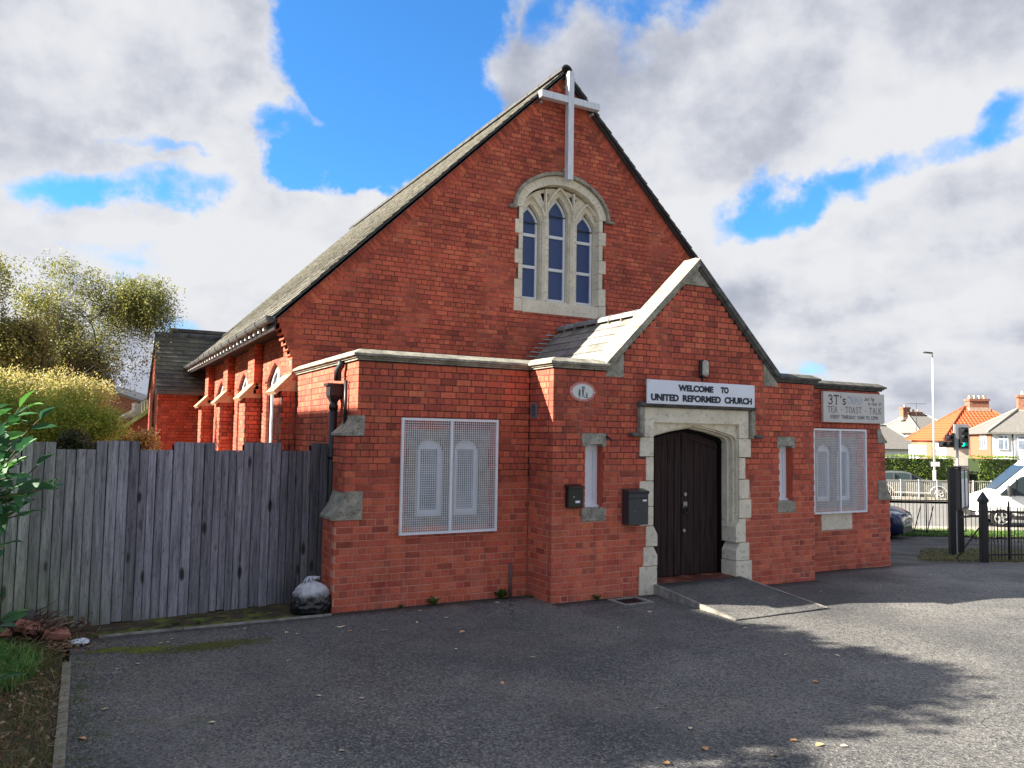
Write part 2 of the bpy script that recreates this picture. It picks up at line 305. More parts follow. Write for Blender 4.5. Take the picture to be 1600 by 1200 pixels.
def add_knots(mt):
    nt = mt.node_tree; N = nt.nodes; L = nt.links; b = N['Principled BSDF']; src = b.inputs['Base Color'].links[0].from_socket
    t = N.new('ShaderNodeTexCoord'); mp = N.new('ShaderNodeMapping'); mp.inputs['Scale'].default_value = (9.3, 9.3, 3.1); L.new(t.outputs['Object'], mp.inputs[0])
    nz_ = N.new('ShaderNodeTexNoise'); nz_.inputs['Scale'].default_value = 3; L.new(mp.outputs[0], nz_.inputs[0]); mxv = N.new('ShaderNodeMix'); mxv.data_type = 'VECTOR'; mxv.inputs[0].default_value = .12; L.new(mp.outputs[0], mxv.inputs[4]); L.new(nz_.outputs['Color'], mxv.inputs[5])
    v = N.new('ShaderNodeTexVoronoi'); v.inputs['Scale'].default_value = .62; L.new(mxv.outputs[1], v.inputs['Vector'])
    r = N.new('ShaderNodeMapRange'); L.new(v.outputs['Distance'], r.inputs[0]); r.inputs[1].default_value = .10; r.inputs[2].default_value = .17; r.inputs[3].default_value = 1; r.inputs[4].default_value = 0
    m_ = N.new('ShaderNodeMix'); m_.data_type = 'RGBA'; L.new(r.outputs[0], m_.inputs[0]); L.new(src, m_.inputs[6]); m_.inputs[7].default_value = (.03, .027, .03, 1)
    g_ = N.new('ShaderNodeNewGeometry'); sp_ = N.new('ShaderNodeSeparateXYZ'); L.new(g_.outputs['Position'], sp_.inputs[0])
    a1 = N.new('ShaderNodeMapRange'); L.new(sp_.outputs[2], a1.inputs[0]); a1.inputs[1].default_value = .05; a1.inputs[2].default_value = 1.1; a1.inputs[3].default_value = .8; a1.inputs[4].default_value = 0
    a2 = N.new('ShaderNodeMapRange'); L.new(sp_.outputs[0], a2.inputs[0]); a2.inputs[1].default_value = -3.8; a2.inputs[2].default_value = -1.9; a2.inputs[3].default_value = 1; a2.inputs[4].default_value = .12
    a3 = N.new('ShaderNodeMath'); a3.operation = 'MULTIPLY'; L.new(a1.outputs[0], a3.inputs[0]); L.new(a2.outputs[0], a3.inputs[1])
    a4 = N.new('ShaderNodeMath'); a4.operation = 'MULTIPLY'; L.new(a3.outputs[0], a4.inputs[0]); L.new(nz_.outputs[0], a4.inputs[1]); a5 = N.new('ShaderNodeMath'); a5.operation = 'MULTIPLY'; a5.use_clamp = True; L.new(a4.outputs[0], a5.inputs[0]); a5.inputs[1].default_value = 1.6
    m9 = N.new('ShaderNodeMix'); m9.data_type = 'RGBA'; L.new(a5.outputs[0], m9.inputs[0]); L.new(m_.outputs[2], m9.inputs[6]); m9.inputs[7].default_value = (.16, .19, .075, 1); L.new(m9.outputs[2], b.inputs['Base Color'])
add_knots(FENCEW)
BLACKP = mk('black_plastic', (.012, .012, .014), None, .3)
GREYM = mk('dark_grey_metal', (.05, .055, .065), None, .4, metal=.4)
CREAM = mk('lamp_glass', (.55, .54, .46), (.35, .34, .28), .4, 20)
INK = mk('dark_lettering', (.008, .012, .03), None, .5)
INK2 = mk('grey_lettering', (.09, .095, .11), None, .6)
INKB = mk('pale_blue_print', (.28, .36, .52), None, .6)
SIGNW = mk('white_sign_board', (.72, .76, .86), (.78, .82, .90), .4, 2)
SIGNG = mk('grey_sign_board', (.55, .53, .50), (.62, .60, .57), .6, 3)

# ------------------------------------------------------------------ the setting: ground
def asphalt_material():
    mt, nt, b = node_mat('asphalt'); N = nt.nodes; L = nt.links
    g = N.new('ShaderNodeNewGeometry')
    def nz(s, d=6, r=.6, off=None):
        n = N.new('ShaderNodeTexNoise'); n.inputs['Scale'].default_value = s; n.inputs['Detail'].default_value = d; n.inputs['Roughness'].default_value = r
        L.new(g.outputs['Position'], n.inputs[0]); return n.outputs[0]
    def mr(a, lo, hi, o0=0, o1=1):
        r = N.new('ShaderNodeMapRange'); L.new(a, r.inputs[0]); r.inputs[1].default_value = lo; r.inputs[2].default_value = hi; r.inputs[3].default_value = o0; r.inputs[4].default_value = o1; return r.outputs[0]
    def mix(f, a, c):
        m_ = N.new('ShaderNodeMix'); m_.data_type = 'RGBA'; L.new(f, m_.inputs[0])
        for i, x in ((6, a), (7, c)):
            if isinstance(x, tuple): m_.inputs[i].default_value = (*x, 1)
            else: L.new(x, m_.inputs[i])
        return m_.outputs[2]
    base = mix(mr(nz(.55, 4, .6), .36, .62), (.076, .077, .080), (.175, .170, .160))
    vo = N.new('ShaderNodeTexVoronoi'); vo.inputs['Scale'].default_value = 65; L.new(g.outputs['Position'], vo.inputs[0])
    cs = N.new('ShaderNodeSeparateColor'); L.new(vo.outputs['Color'], cs.inputs[0])
    base = mix(mr(cs.outputs[0], .55, .95, 0, .75), base, (.30, .285, .26))
    base = mix(mr(cs.outputs[1], .55, .9, 0, .8), base, (.022, .022, .025))
    # damp dark strip close to the walls and moss
    moss = N.new('ShaderNodeMath'); moss.operation = 'MULTIPLY'
    sp = N.new('ShaderNodeSeparateXYZ'); L.new(g.outputs['Position'], sp.inputs[0])
    L.new(mr(nz(2.2, 8, .7), .52, .66), moss.inputs[0]); L.new(mr(sp.outputs[0], -.6, -3.2, 0, .75), moss.inputs[1])
    base = mix(moss.outputs[0], base, (.060, .075, .020))
    wv_ = N.new('ShaderNodeMix'); wv_.data_type = 'VECTOR'; wv_.inputs[0].default_value = .35; L.new(g.outputs['Position'], wv_.inputs[4])
    nw_ = N.new('ShaderNodeTexNoise'); nw_.inputs['Scale'].default_value = 1.6; nw_.inputs['Detail'].default_value = 6; L.new(g.outputs['Position'], nw_.inputs[0]); L.new(nw_.outputs['Color'], wv_.inputs[5])
    vc = N.new('ShaderNodeTexVoronoi'); vc.feature = 'DISTANCE_TO_EDGE'; vc.inputs['Scale'].default_value = .42; L.new(wv_.outputs[1], vc.inputs['Vector'])
    ck = N.new('ShaderNodeMath'); ck.operation = 'MULTIPLY'; L.new(mr(vc.outputs['Distance'], .0, .0035, 1, 0), ck.inputs[0]); L.new(mr(nz(.35, 3), .50, .60), ck.inputs[1])
    base = mix(ck.outputs[0], base, (.012, .012, .012))
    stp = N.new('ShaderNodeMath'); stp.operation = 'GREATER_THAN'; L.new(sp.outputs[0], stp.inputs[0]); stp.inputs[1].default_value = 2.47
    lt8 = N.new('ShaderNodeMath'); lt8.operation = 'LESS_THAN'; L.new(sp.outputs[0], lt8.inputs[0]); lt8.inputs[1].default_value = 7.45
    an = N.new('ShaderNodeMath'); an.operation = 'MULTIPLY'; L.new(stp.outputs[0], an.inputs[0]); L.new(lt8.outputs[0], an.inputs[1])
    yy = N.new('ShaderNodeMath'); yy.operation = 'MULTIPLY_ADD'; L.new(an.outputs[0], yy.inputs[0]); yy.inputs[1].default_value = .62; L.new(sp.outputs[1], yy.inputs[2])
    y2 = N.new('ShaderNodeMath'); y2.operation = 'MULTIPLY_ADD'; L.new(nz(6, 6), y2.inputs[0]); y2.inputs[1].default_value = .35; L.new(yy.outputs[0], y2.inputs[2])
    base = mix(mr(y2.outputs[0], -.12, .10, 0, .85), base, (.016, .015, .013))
    base = mix(mr(nz(.23, 5, .65), .45, .62, 0, .45), base, (.035, .037, .042))
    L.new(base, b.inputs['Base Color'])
    L.new(mr(nz(.8, 3), .3, .7, .55, .95), b.inputs['Roughness'])
    bp = N.new('ShaderNodeBump'); bp.inputs['Strength'].default_value = .7; bp.inputs['Distance'].default_value = .006
    L.new(vo.outputs['Distance'], bp.inputs['Height']); L.new(bp.outputs[0], b.inputs['Normal'])
    return mt
ASPH = asphalt_material()
EARTH = mk('bare_earth', (.035, .025, .016), (.09, .065, .035), .95, 6, .8, 40, c3=(.05, .06, .018))
GRASSG = mk('verge_ground', (.05, .065, .02), (.11, .11, .04), .95, 4, .6, 30)
FIELD = mk('far_ground', (.05, .065, .025), (.09, .09, .05), .95, .3)
ROADM = mk('road_surface', (.16, .155, .15), (.21, .205, .195), .9, 2, .2, 60)
PAVEM = mk('pavement_surface', (.30, .27, .22), (.40, .36, .30), .9, 2, .2, 60)
CONC = mk('pale_concrete', (.17, .16, .14), (.34, .32, .28), .9, 8, .4, 60)
MOSS = mk('green_moss', (.05, .075, .012), (.13, .16, .02), .95, 9, .8, 60, contrast=(.35, .6))
def grid_xy(name, x0, x1, y0, y1, step, mat, off=0.0, kind='structure', inside=None):
    nx = max(1, round((x1-x0)/step)); ny = max(1, round((y1-y0)/step)); mb = MB(); vs = []; fs = []
    for j in range(ny+1):
        for i in range(nx+1):
            x = x0+(x1-x0)*i/nx; y = y0+(y1-y0)*j/ny; vs.append(Vector((x, y, gz(x, y)+off)))
    for j in range(ny):
        for i in range(nx): a = j*(nx+1)+i; fs.append((a, a+1, a+nx+2, a+nx+1))
    mb.add(vs, fs, smooth=True); return mb.build(name, mat, kind=kind)
def strip_ld(name, l0, l1, d0, d1, mat, off, stepl=2.0, stepd=1.0, kind='structure'):
    nx = max(1, round((l1-l0)/stepl)); ny = max(1, round((d1-d0)/stepd)); mb = MB(); vs = []; fs = []
    for j in range(ny+1):
        for i in range(nx+1): vs.append(WP(l0+(l1-l0)*i/nx, d0+(d1-d0)*j/ny, off))
    for j in range(ny):
        for i in range(nx): a = j*(nx+1)+i; fs.append((a, a+1, a+nx+2, a+nx+1))
    mb.add(vs, fs, smooth=True); return mb.build(name, mat, kind=kind)
# one big sheet to the horizon, lying under the others
def big_ground():
    mb = MB(); ds = [-60, -30, -12, -6, 0, 6, 12, 18, 24, 30, 36, 42, 48, 54, 60, 70, 90, 130, 200, 350, 900]; ls = [-900, -300, -120, -60, -40, -25, -15, -8, -1, 2, 5, 8, 12, 18, 25, 32, 40, 60, 120, 300, 900]
    vs = [WP(l, d, -.10) for d in ds for l in ls]; n = len(ls)
    fs = [(j*n+i, j*n+i+1, (j+1)*n+i+1, (j+1)*n+i) for j in range(len(ds)-1) for i in range(n-1)]
    mb.add(vs, fs, smooth=True); return mb.build('ground', FIELD, kind='structure')
big_ground()
# asphalt yard (x > -3) as a fine grid, kept short of the verge behind the railings
def yard():
    mb = MB(); st = .6; vs = {}; fs = []
    def vid(i, j):
        k = (i, j)
        if k not in vs:
            x = -3.0+i*st; y = -14+j*st; vs[k] = (len(vs), Vector((x, y, gz(x, y))))
        return vs[k][0]
    for i in range(0, 62):
        for j in range(0, 46):
            x = -3.0+(i+.5)*st; y = -14+(j+.5)*st; p = Vector((x-CAM.x, y-CAM.y, 0)); d = p.dot(F2)
            if d > 24.3 or (x < 10 and y > 1.0): continue
            fs.append((vid(i, j), vid(i+1, j), vid(i+1, j+1), vid(i, j+1)))
    vl = [v for _, v in sorted(vs.values(), key=lambda q: q[0])]
    mb.add(vl, fs, smooth=True); return mb.build('asphalt_yard', ASPH, kind='structure')
yard()
grid_xy('planting_bed', -12, -3.06, -12, 12, .8, EARTH, -.01)
grid_xy('rear_garden_ground', -3.06, -.3, .1, 20, .8, EARTH, .012)
# verge, pavement, road, far pavement
strip_ld('grass_verge', 6, 60, 24.3, 26.4, GRASSG, .03)
strip_ld('near_pavement', 6, 60, 26.4, 28.2, PAVEM, .05)
strip_ld('road', -60, 120, 28.2, 41.5, ROADM, .0)
strip_ld('far_kerb', -60, 120, 41.5, 41.7, CONC, .12, 4)
strip_ld('far_pavement', -60, 120, 41.7, 49.5, PAVEM, .11)

# ------------------------------------------------------------------ the church
church = thing('church', 'red brick church with steep slate roof, gabled porch and flat-topped side wings', 'church', (4.97, 0, 0))
CH = .0857; BH = .0752; SL = .2236; HL = .1118; J = .0095
BASES = [(.52, .100, .053), (.56, .116, .060), (.46, .086, .049), (.58, .132, .068), (.41, .076, .047), (.53, .106, .056), (.48, .092, .050)]
def btint():
    c = R.choice(BASES); k = R.uniform(.93, 1.20)
    if R.random() < .07: k *= .68
    return (round(c[0]*k, 3), round(c[1]*k*R.uniform(.95, 1.1), 3), round(c[2]*k, 3))
singles = []        # candidate bricks with their apparent size: the 300 largest become objects
def brick_geo(mb, fr, u0, u1, v0, v1, depth, proud, tint):
    """fr(u, v, d) with d measured into the wall; chamfered face"""
    c = .0045; a = [fr(u0, v0, depth), fr(u1, v0, depth), fr(u1, v1, depth), fr(u0, v1, depth)]
    b = [fr(u0, v0, c-proud), fr(u1, v0, c-proud), fr(u1, v1, c-proud), fr(u0, v1, c-proud)]
    f = [fr(u0+c, v0+c, -proud), fr(u1-c, v0+c, -proud), fr(u1-c, v1-c, -proud), fr(u0+c, v1-c, -proud)]
    n = [(0,1,5,4),(1,2,6,5),(2,3,7,6),(3,0,4,7),(4,5,9,8),(5,6,10,9),(6,7,11,10),(7,4,8,11),(8,9,10,11)]
    return mb.add(a+b+f, n, 0, tint)
bulk = {}
def lay(key, fr, z0, z1, interval, phase=0, holes=None, enddepth=.10, single=False, side=1, bond='english'):
    """rows of bricks; interval(z)->(ua,ub) or None; holes: list of f(z)->(ua,ub)|None"""
    mb = bulk.setdefault(key, MB())
    k0 = math.floor(z0/CH)
    for k in range(k0, int(math.ceil(z1/CH))):
        v0 = k*CH + (CH-BH)/2; v1 = v0+BH; zm = (v0+v1)/2
        if v1 > z1+.02 or v0 < z0-CH*.5: continue
        iv = interval(zm)
        if not iv: continue
        segs = [iv]
        for h in (holes or []):
            hv = h(zm)
            if not hv: continue
            ns = []
            for a, b in segs:
                if hv[1] <= a or hv[0] >= b: ns.append((a, b)); continue
                if hv[0] > a: ns.append((a, hv[0]))
                if hv[1] < b: ns.append((hv[1], b))
            segs = ns
        head = (k % 2 == 0) if bond == 'english' else (k % 4 == 0)
        L = HL if head else SL
        sh = (HL/2 if head else 0) + phase
        if bond != 'english' and not head and (k % 4) in (2,): sh += HL
        for a, b in segs:
            first = math.floor((a-sh)/L); u = sh + first*L
            while u < b-1e-6:
                ua = max(u, a); ub = min(u+L, b)
                if ub-ua > .028:
                    ea = ua + (J/2 if ua > a+1e-6 else 0); eb = ub - (J/2 if ub < b-1e-6 else 0)
                    at_end = ua <= iv[0]+1e-6 or ub >= iv[1]-1e-6
                    dep = enddepth if at_end else .022
                    pr = R.uniform(-.0018, .0022); t = btint()
                    ja = R.uniform(-.0015, .0015)
                    if R.random() < .012 and not at_end: pr = -.006; t = tuple(x*.7 for x in t)
                    args = (fr, ea, eb, v0+ja, v1+ja, dep, pr, t)
                    if single:
                        c = fr((ea+eb)/2, zm, 0); q = c-CAM; dd = q.dot(fw); area = (eb-ea)*BH*max(.05, abs(q.normalized().dot(Vector((0, 1, 0)) if single == 'y' else Vector((1, 0, 0)))))/(dd*dd)
                        singles.append((area, key, args))
                    else: brick_geo(mb, *args)
                u += L
CXM = 4.97; W2 = 9.94
# --- left wing front (plane y=0)
def ivA(z):
    if z < 1.115: return (-.25, 2.471-.004)
    if z < 1.46: return (.095, 2.467)
    if z < 2.15: return (-.14, 2.467)
    if z < 2.40: return (.095, 2.467)
    return (0, 2.467)
A_HOLE = (.66, 1.85, .97, 2.27)
lay('wing', fy(0), -.02, 3.10, ivA, 0, [lambda z: A_HOLE[:2] if A_HOLE[2] < z < A_HOLE[3] else None], single='y')
# --- left wing side (plane x=0) and buttress cheeks
lay('wing', fx(0), -.1, 3.10, lambda z: (.53 if z < 2.15 else .108, 3.2), .03, [lambda z: (2.25, 2.30)])
lay('wing', fx(-.14), 1.46, 2.15, lambda z: (.108, .53), .02, single='x')
lay('wing', fx(-.25), -.02, 1.115, lambda z: (.108, .53), .02, single='x')
# --- porch front and left return
PY = -.62
def slopeP(z): return (z-3.12)/.985      # run in from the foot of the porch gable
def ivB(z):
    if z < 3.10: return (2.471, 7.449)
    x = 3.36 + (z-3.10)/1.0
    return (x, W2-x) if W2-2*x > .1 else None
def doorhole(z):
    if z < .37: return (3.907, 6.04)
    if z < .63: return (3.98, 5.99)
    if z < .955: return (4.018, 5.918)
    if z < 1.57: return (3.907, 6.035)
    if z < 1.91: return (4.018, 5.918)
    if z < 2.67: return (3.90, 6.035)
    return None
def lanc(xc): return lambda z: ((xc-.2, xc+.19) if (1.05 < z < 1.225 or 2.06 < z < 2.235) else (xc-.145, xc+.145) if 1.2 < z < 2.1 else None)
LX1, LX2 = 3.14, 6.81
kne = lambda z: (3.30, 3.62) if 3.10 < z < 3.27 else None
kne2 = lambda z: (W2-3.62, W2-3.30) if 3.10 < z < 3.27 else None
lay('porch', fy(PY), -.09, 4.50, ivB, .0, [doorhole, lanc(LX1), lanc(LX2), kne, kne2], single='y')
lay('porch', fx(2.471), -.1, 3.10, lambda z: (PY+.108, -.002), .01, single='x')
# --- right wing front
def ivC(z):
    if z < 1.115: return (7.455, 10.19)
    if z < 1.46: return (7.455, 9.845)
    if z < 2.15: return (7.455, 10.08)
    if z < 2.40: return (7.455, 9.845)
    return (7.455, 9.94)
C_HOLE = (W2-1.85, W2-.66, .97, 2.27)
lay('wing', fy(0.0), -.16, 3.10, ivC, .05, [lambda z: C_HOLE[:2] if C_HOLE[2] < z < C_HOLE[3] else None, lambda z: (8.335, 9.124) if .62 < z < .98 else None])
# --- nave gable (plane y=3.24)
NY = 3.24; NXL = -.09
def ivN(z):
    if z < 3.02: return (NXL, -.004)
    a = NXL
    if z > 3.40: a = NXL - min(.28, .036*math.ceil((z-3.40)/CH))
    if z > 3.98: a = max(-.40 + (z-3.98)/.983 + .02, a)
    return (a, W2-a) if W2-2*a > .12 else None
WCX = 4.99
def arch(t, zs, rise, hw): # half width hw, t in -1..1
    return zs + rise*(1-abs(t)**1.85)**(1/1.9)
def archhole(zs, rise, hw, z):
    if z <= zs: return hw
    q = (z-zs)/rise
    if q >= 1: return None
    return hw*(1-q**1.9)**(1/1.85)
def nwin(z):
    if z < 4.50 or z > 7.19: return None
    if z < 4.76: h = 1.0
    elif z < 6.45: h = 1.0 if int((z-4.76)/.28) % 2 else .94
    else: h = archhole(6.45, .74, 1.03, z)
    return (WCX-h, WCX+h) if h else None
lay('gable', fy(NY), 1.6, 9.2, ivN, .04, [nwin], enddepth=.215, bond='garden')
# sloping soldier band beneath both verges
def verge_band():
    mb = bulk['gable']
    for sgn in (1, -1):
        n = 0; L = 7.25; s = .28
        while s < L:
            bx = -.40 + s*.7135; bz = 3.98 + s*.7006
            u = Vector((.7135*sgn, 0, .7006)); v = Vector((.7006*sgn, 0, -.7135))
            x0 = bx if sgn > 0 else W2-bx
            o = Vector((x0, NY, bz)) + v*.0
            wdt = .0745; ln = .215
            fr = lambda a, b, d, o=o, u=u, v=v: o + u*a + v*b + Vector((0, d, 0))
            if sgn > 0: brick_geo(mb, lambda a, b, d, fr=fr: fr(b, a, d), 0, ln, 0, wdt, .03, .004, btint())
            else: brick_geo(mb, fr, 0, wdt, 0, ln, .03, .004, btint())
            s += CH
verge_band()
# --- nave side wall: recessed panels, pilasters with buttresses
NW = .07
PIL = [(3.24, 3.85), (6.45, 7.1), (9.72, 10.35), (12.95, 13.55)]
def side_holes():
    hs = []
    for a, b in PIL: hs.append(lambda z, a=a, b=b: (a-.001, b+.001))
    for c in (5.30, 8.52, 11.75):
        def h(z, c=c):
            hw = .85
            if z > 3.10:
                q = (z-3.10)/.54
                if q >= 1: return None
                hw = .85*(1-q**1.5)
            return (c-hw, c+hw)
        hs.append(h)
    return hs
lay('side', fx(NW), 1.0, 4.0, lambda z: (3.24, 16.4), 0, side_holes(), bond='garden')
for i, (a, b) in enumerate(PIL):
    s0 = a + (.218 if i == 0 else .0)
    lay('side', fx(-.09), 2.95, 4.0, lambda z, s0=s0, b=b: (s0, b), .02, bond='garden')
    lay('side', fx(-.235), 1.0, 2.86, lambda z, s0=s0, b=b, i=i: (s0 if i == 0 else a+.108, b), .02)
    lay('side', fy(a), 1.0, 2.86, lambda z: (-.235, .08 if i else -.1), .01, enddepth=.1)
    if i: lay('side', fy(a), 2.95, 4.0, lambda z: (-.09, .066), .01, enddepth=.02)
# --- transept at the back
TX, TY = -1.21, 14.4
lay('transept', fy(TY), .9, 3.22, lambda z: (TX, .06), 0)
lay('transept', fx(TX), .9, 4.7, lambda z: ((TY+.108, TY+3.3) if z < 3.3 else (TY+.108+(z-3.3)*.75, TY+3.3-(z-3.3)*1.15) if z < 4.55 else None), 0, [lambda z: (TY+1.0, TY+1.9) if z < 3.3 else None])

# walls behind the bricks (the mortar), a slab each
MD = .0065
wall_parts = {}
def mslab(name, outer, holes, fr, th):
    o = MB().prism(outer, holes, fr, th).build(name, MO, church, fix=True); return o
fr_in = lambda y: (lambda u, v, d: Vector((u, y+MD+d, v)))
wfront = mslab('wing_wall', [(-.24, -.5), (2.46, -.5), (2.46, 3.09), (.008, 3.09), (.008, 2.2), (-.13, 2.14), (-.13, 1.2), (-.24, 1.1)], [[(.70, 1.0), (1.80, 1.0), (1.80, 2.24), (.70, 2.24)]], fr_in(0), .22)
mslab('wing_side_wall', [(.012, -.5), (3.23, -.5), (3.23, 3.09), (.012, 3.09)], [], lambda u, v, d: Vector((MD+d, u, v)), .2)
MB().box(-.25+MD, .012, -.5, .0, .52, 1.12).build('buttress_base', MO, church)
MB().box(-.14+MD, .012, 1.11, .0, .52, 2.16).build('buttress_shaft', MO, church)
pw = mslab('porch_wall', [(2.478, -.6), (7.442, -.6), (7.442, 3.09), (W2-3.37, 3.09), (CXM, 4.66), (3.37, 3.09), (2.478, 3.09)],
      [[(4.06, -.55), (5.88, -.55), (5.88, 2.5), (4.06, 2.5)], [(LX1-.16, 1.2), (LX1+.16, 1.2), (LX1+.16, 2.1), (LX1-.16, 2.1)], [(LX2-.16, 1.2), (LX2+.16, 1.2), (LX2+.16, 2.1), (LX2-.16, 2.1)]], fr_in(PY), .22)
mslab('porch_return_wall', [(PY+.014, -.5), (3.2, -.5), (3.2, 3.09), (PY+.014, 3.09)], [], lambda u, v, d: Vector((2.471+MD+d, u, v)), .2)
MB().box(7.24, PY+.02, -.6, 7.444, 3.2, 3.09).build('porch_return_wall', BR, church)
mslab('wing_wall', [(7.46, -.6), (10.18, -.6), (10.18, 1.1), (10.07, 1.2), (10.07, 2.14), (9.93, 2.2), (9.93, 3.09), (7.46, 3.09)], [[(C_HOLE[0]+.04, 1.0), (C_HOLE[1]-.04, 1.0), (C_HOLE[1]-.04, 2.24), (C_HOLE[0]+.04, 2.24)]], fr_in(0), .22)
MB().box(9.72, .24, -.6, 9.935, 3.2, 3.09).build('wing_side_wall', BR, church)
apz = 3.98 + (W2/2+.40)*.983
gout = [(NXL+.006, -.5), (W2-NXL-.006, -.5), (W2-NXL-.006, 3.4), (W2+.33, 3.98), (W2+.36, 4.0), (CXM, apz-.05), (-.36, 4.0), (-.33, 3.98), (NXL+.006, 3.4)]
gh = [(WCX-.93, 4.6), (WCX+.93, 4.6), (WCX+.93, 6.45)] + [(WCX+.93*(1-i/8), arch((1-i/8), 6.45, .62, .93)) for i in range(1, 16)] + [(WCX-.93, 6.45)]
gw = mslab('gable_wall', gout, [gh], fr_in(NY), .24)
# side wall slabs
mslab('nave_side_wall', [(3.26, -.5), (16.4, -.5), (16.4, 4.05), (3.26, 4.05)],
      [[(c-.66, 1.0), (c+.66, 1.0), (c+.66, 3.12), (c+.33, 3.38), (c, 3.49), (c-.33, 3.38), (c-.66, 3.12)] for c in (5.30, 8.52, 11.75)], lambda u, v, d: Vector((NW+MD+d, u, v)), .22)
for a, b in PIL:
    MB().box(-.09+MD, a+.012, 2.6, NW+.1, b-.004, 4.02).build('pilaster', MO, church)
    MB().box(-.235+MD, a+.012, -.5, NW+.1, b-.004, 2.86).build('buttress', MO, church)
mslab('transept_wall', [(TX+.012, -.5), (.1, -.5), (.1, 3.3), (TX+.012, 3.3)], [], fr_in(TY), .2)
mslab('transept_wall', [(TY+.014, -.5), (TY+3.3, -.5), (TY+3.3, 3.3), (TY+1.15, 4.85), (TY+.014, 3.3)], [[(TY+1.0, .8), (TY+1.9, .8), (TY+1.9, 2.9), (TY+1.45, 3.3), (TY+1.0, 2.9)]], lambda u, v, d: Vector((TX+MD+d, u, v)), .2)
MB().box(TX+.12, TY+1.02, .8, TX+.16, TY+1.88, 3.2).build('blocked_arch', BR, church)
# emit the bricks: 300 largest as objects under their walls
singles.sort(key=lambda q: -q[0])
for i, (ar, key, args) in enumerate(singles):
    if i < 290:
        mb = MB(); brick_geo(mb, *args); par = wfront if key == 'wing' else pw
        mb.build('brick', BR, par)
    else: brick_geo(bulk[key], *args)
for key, nm in (('wing', 'wing_brickwork'), ('porch', 'porch_brickwork'), ('gable', 'gable_brickwork'), ('side', 'nave_side_brickwork'), ('transept', 'transept_brickwork')):
    bulk[key].build(nm, BR, church, kind='stuff')

# corbelled brick steps at the nave corner, brick arches of the side windows
for k in range(7):
    z = 3.40+k*CH
    MB().box(NXL-.036*(k+1), NY+.002, z+.006, NW, NY+.33, z+.006+BH, tint=btint()).build('corbel_brick', BR, church, bevel=.004)
def side_window(c):
    mb = MB()
    # brick jamb band and pointed arch, slightly proud and darker
    n = 24
    for sgn in (1, -1):
        z = 1.0
        while z < 3.07:
            y0, y1 = sorted((c+sgn*.64, c+sgn*.845)); brick_geo(mb, fx(NW), y0, y1, z+.005, z+.005+BH, .05, .004, tuple(x*.72 for x in btint())); z += CH
        pts = []
        for i in range(11):
            q = i/10; pts.append((.64*(1-q**1.5), 3.10+.37*q, .845*(1-q**1.5), 3.10+.54*q))
        for i in range(10):
            a, b = pts[i], pts[i+1]
            P = [Vector((NW-.004, c+sgn*a[0], a[1])), Vector((NW-.004, c+sgn*a[2], a[3])), Vector((NW-.004, c+sgn*(b[2]+.008), b[3]-.008)), Vector((NW-.004, c+sgn*(b[0]+.006), b[1]-.008))]
            Q = [p+Vector((.06, 0, 0)) for p in P]; tn = tuple(x*.72 for x in btint())
            mb.add(P+Q, [(0,1,2,3), (4,7,6,5), (0,4,5,1), (1,5,6,2), (2,6,7,3), (3,7,4,0)], 0, tn)
    mb.build('window_arch', BR, church, fix=True, kind='stuff')
    o = [(c-.635, .95), (c+.635, .95), (c+.635, 3.10), (c+.42, 3.32), (c, 3.465), (c-.42, 3.32), (c-.635, 3.10)]
    fr = MB().prism(o, [[(c-.53, 1.05), (c-.05, 1.05), (c-.05, 3.34), (c-.38, 3.22), (c-.53, 3.05)], [(c+.05, 1.05), (c+.53, 1.05), (c+.53, 3.05), (c+.38, 3.22), (c+.05, 3.34)]], lambda u, v, d: Vector((NW+.07+d, u, v)), .06).build('window', WPAINT, church, fix=True)
    MB().box(NW+.11, c-.60, 1.0, NW+.12, c+.60, 3.36).build('pane', GLASSL, fr)
for c in (5.30, 8.52, 11.75): side_window(c)
def weathering(a, b, i):
    # sloping brick-on-edge head of a nave buttress, lit top with slanted courses on the cheek
    mb = MB(); x0, x1, z0, z1 = -.365, -.09, 2.83, 3.12
    n = 4
    for k in range(n):
        t0 = k/n; t1 = (k+1)/n - .03
        p = [Vector((x0+(x1-x0)*t, a-.01, z0+(z1-z0)*t)) for t in (t0, t1)]
        dn = Vector((.05, 0, -.05)); q = [p[0]+dn, p[1]+dn]
        P = [p[0], p[1], q[1], q[0]]; Q = [v+Vector((0, b-a+.02, 0)) for v in P]; mb.add(P+Q, [(0,1,2,3), (4,7,6,5), (0,4,5,1), (1,5,6,2), (2,6,7,3), (3,7,4,0)], 0)
    mb.add([Vector((x0+.02, a, z0)), Vector((.07, a, z0)), Vector((.07, a, z1)), Vector((x1, a, z1)), Vector((x0+.02, b, z0)), Vector((.07, b, z0)), Vector((.07, b, z1)), Vector((x1, b, z1))], [(0,1,2,3), (4,7,6,5), (0,4,5,1), (1,5,6,2), (2,6,7,3), (3,7,4,0)], 0)
    mb.build('weathering', [mk_buff, MO], church, fix=True)
mk_buff = mk('buff_brick', (.46, .27, .15), (.58, .37, .22), .85, 12, .3, 60)
for i, (a, b) in enumerate(PIL): weathering(a, b, i)

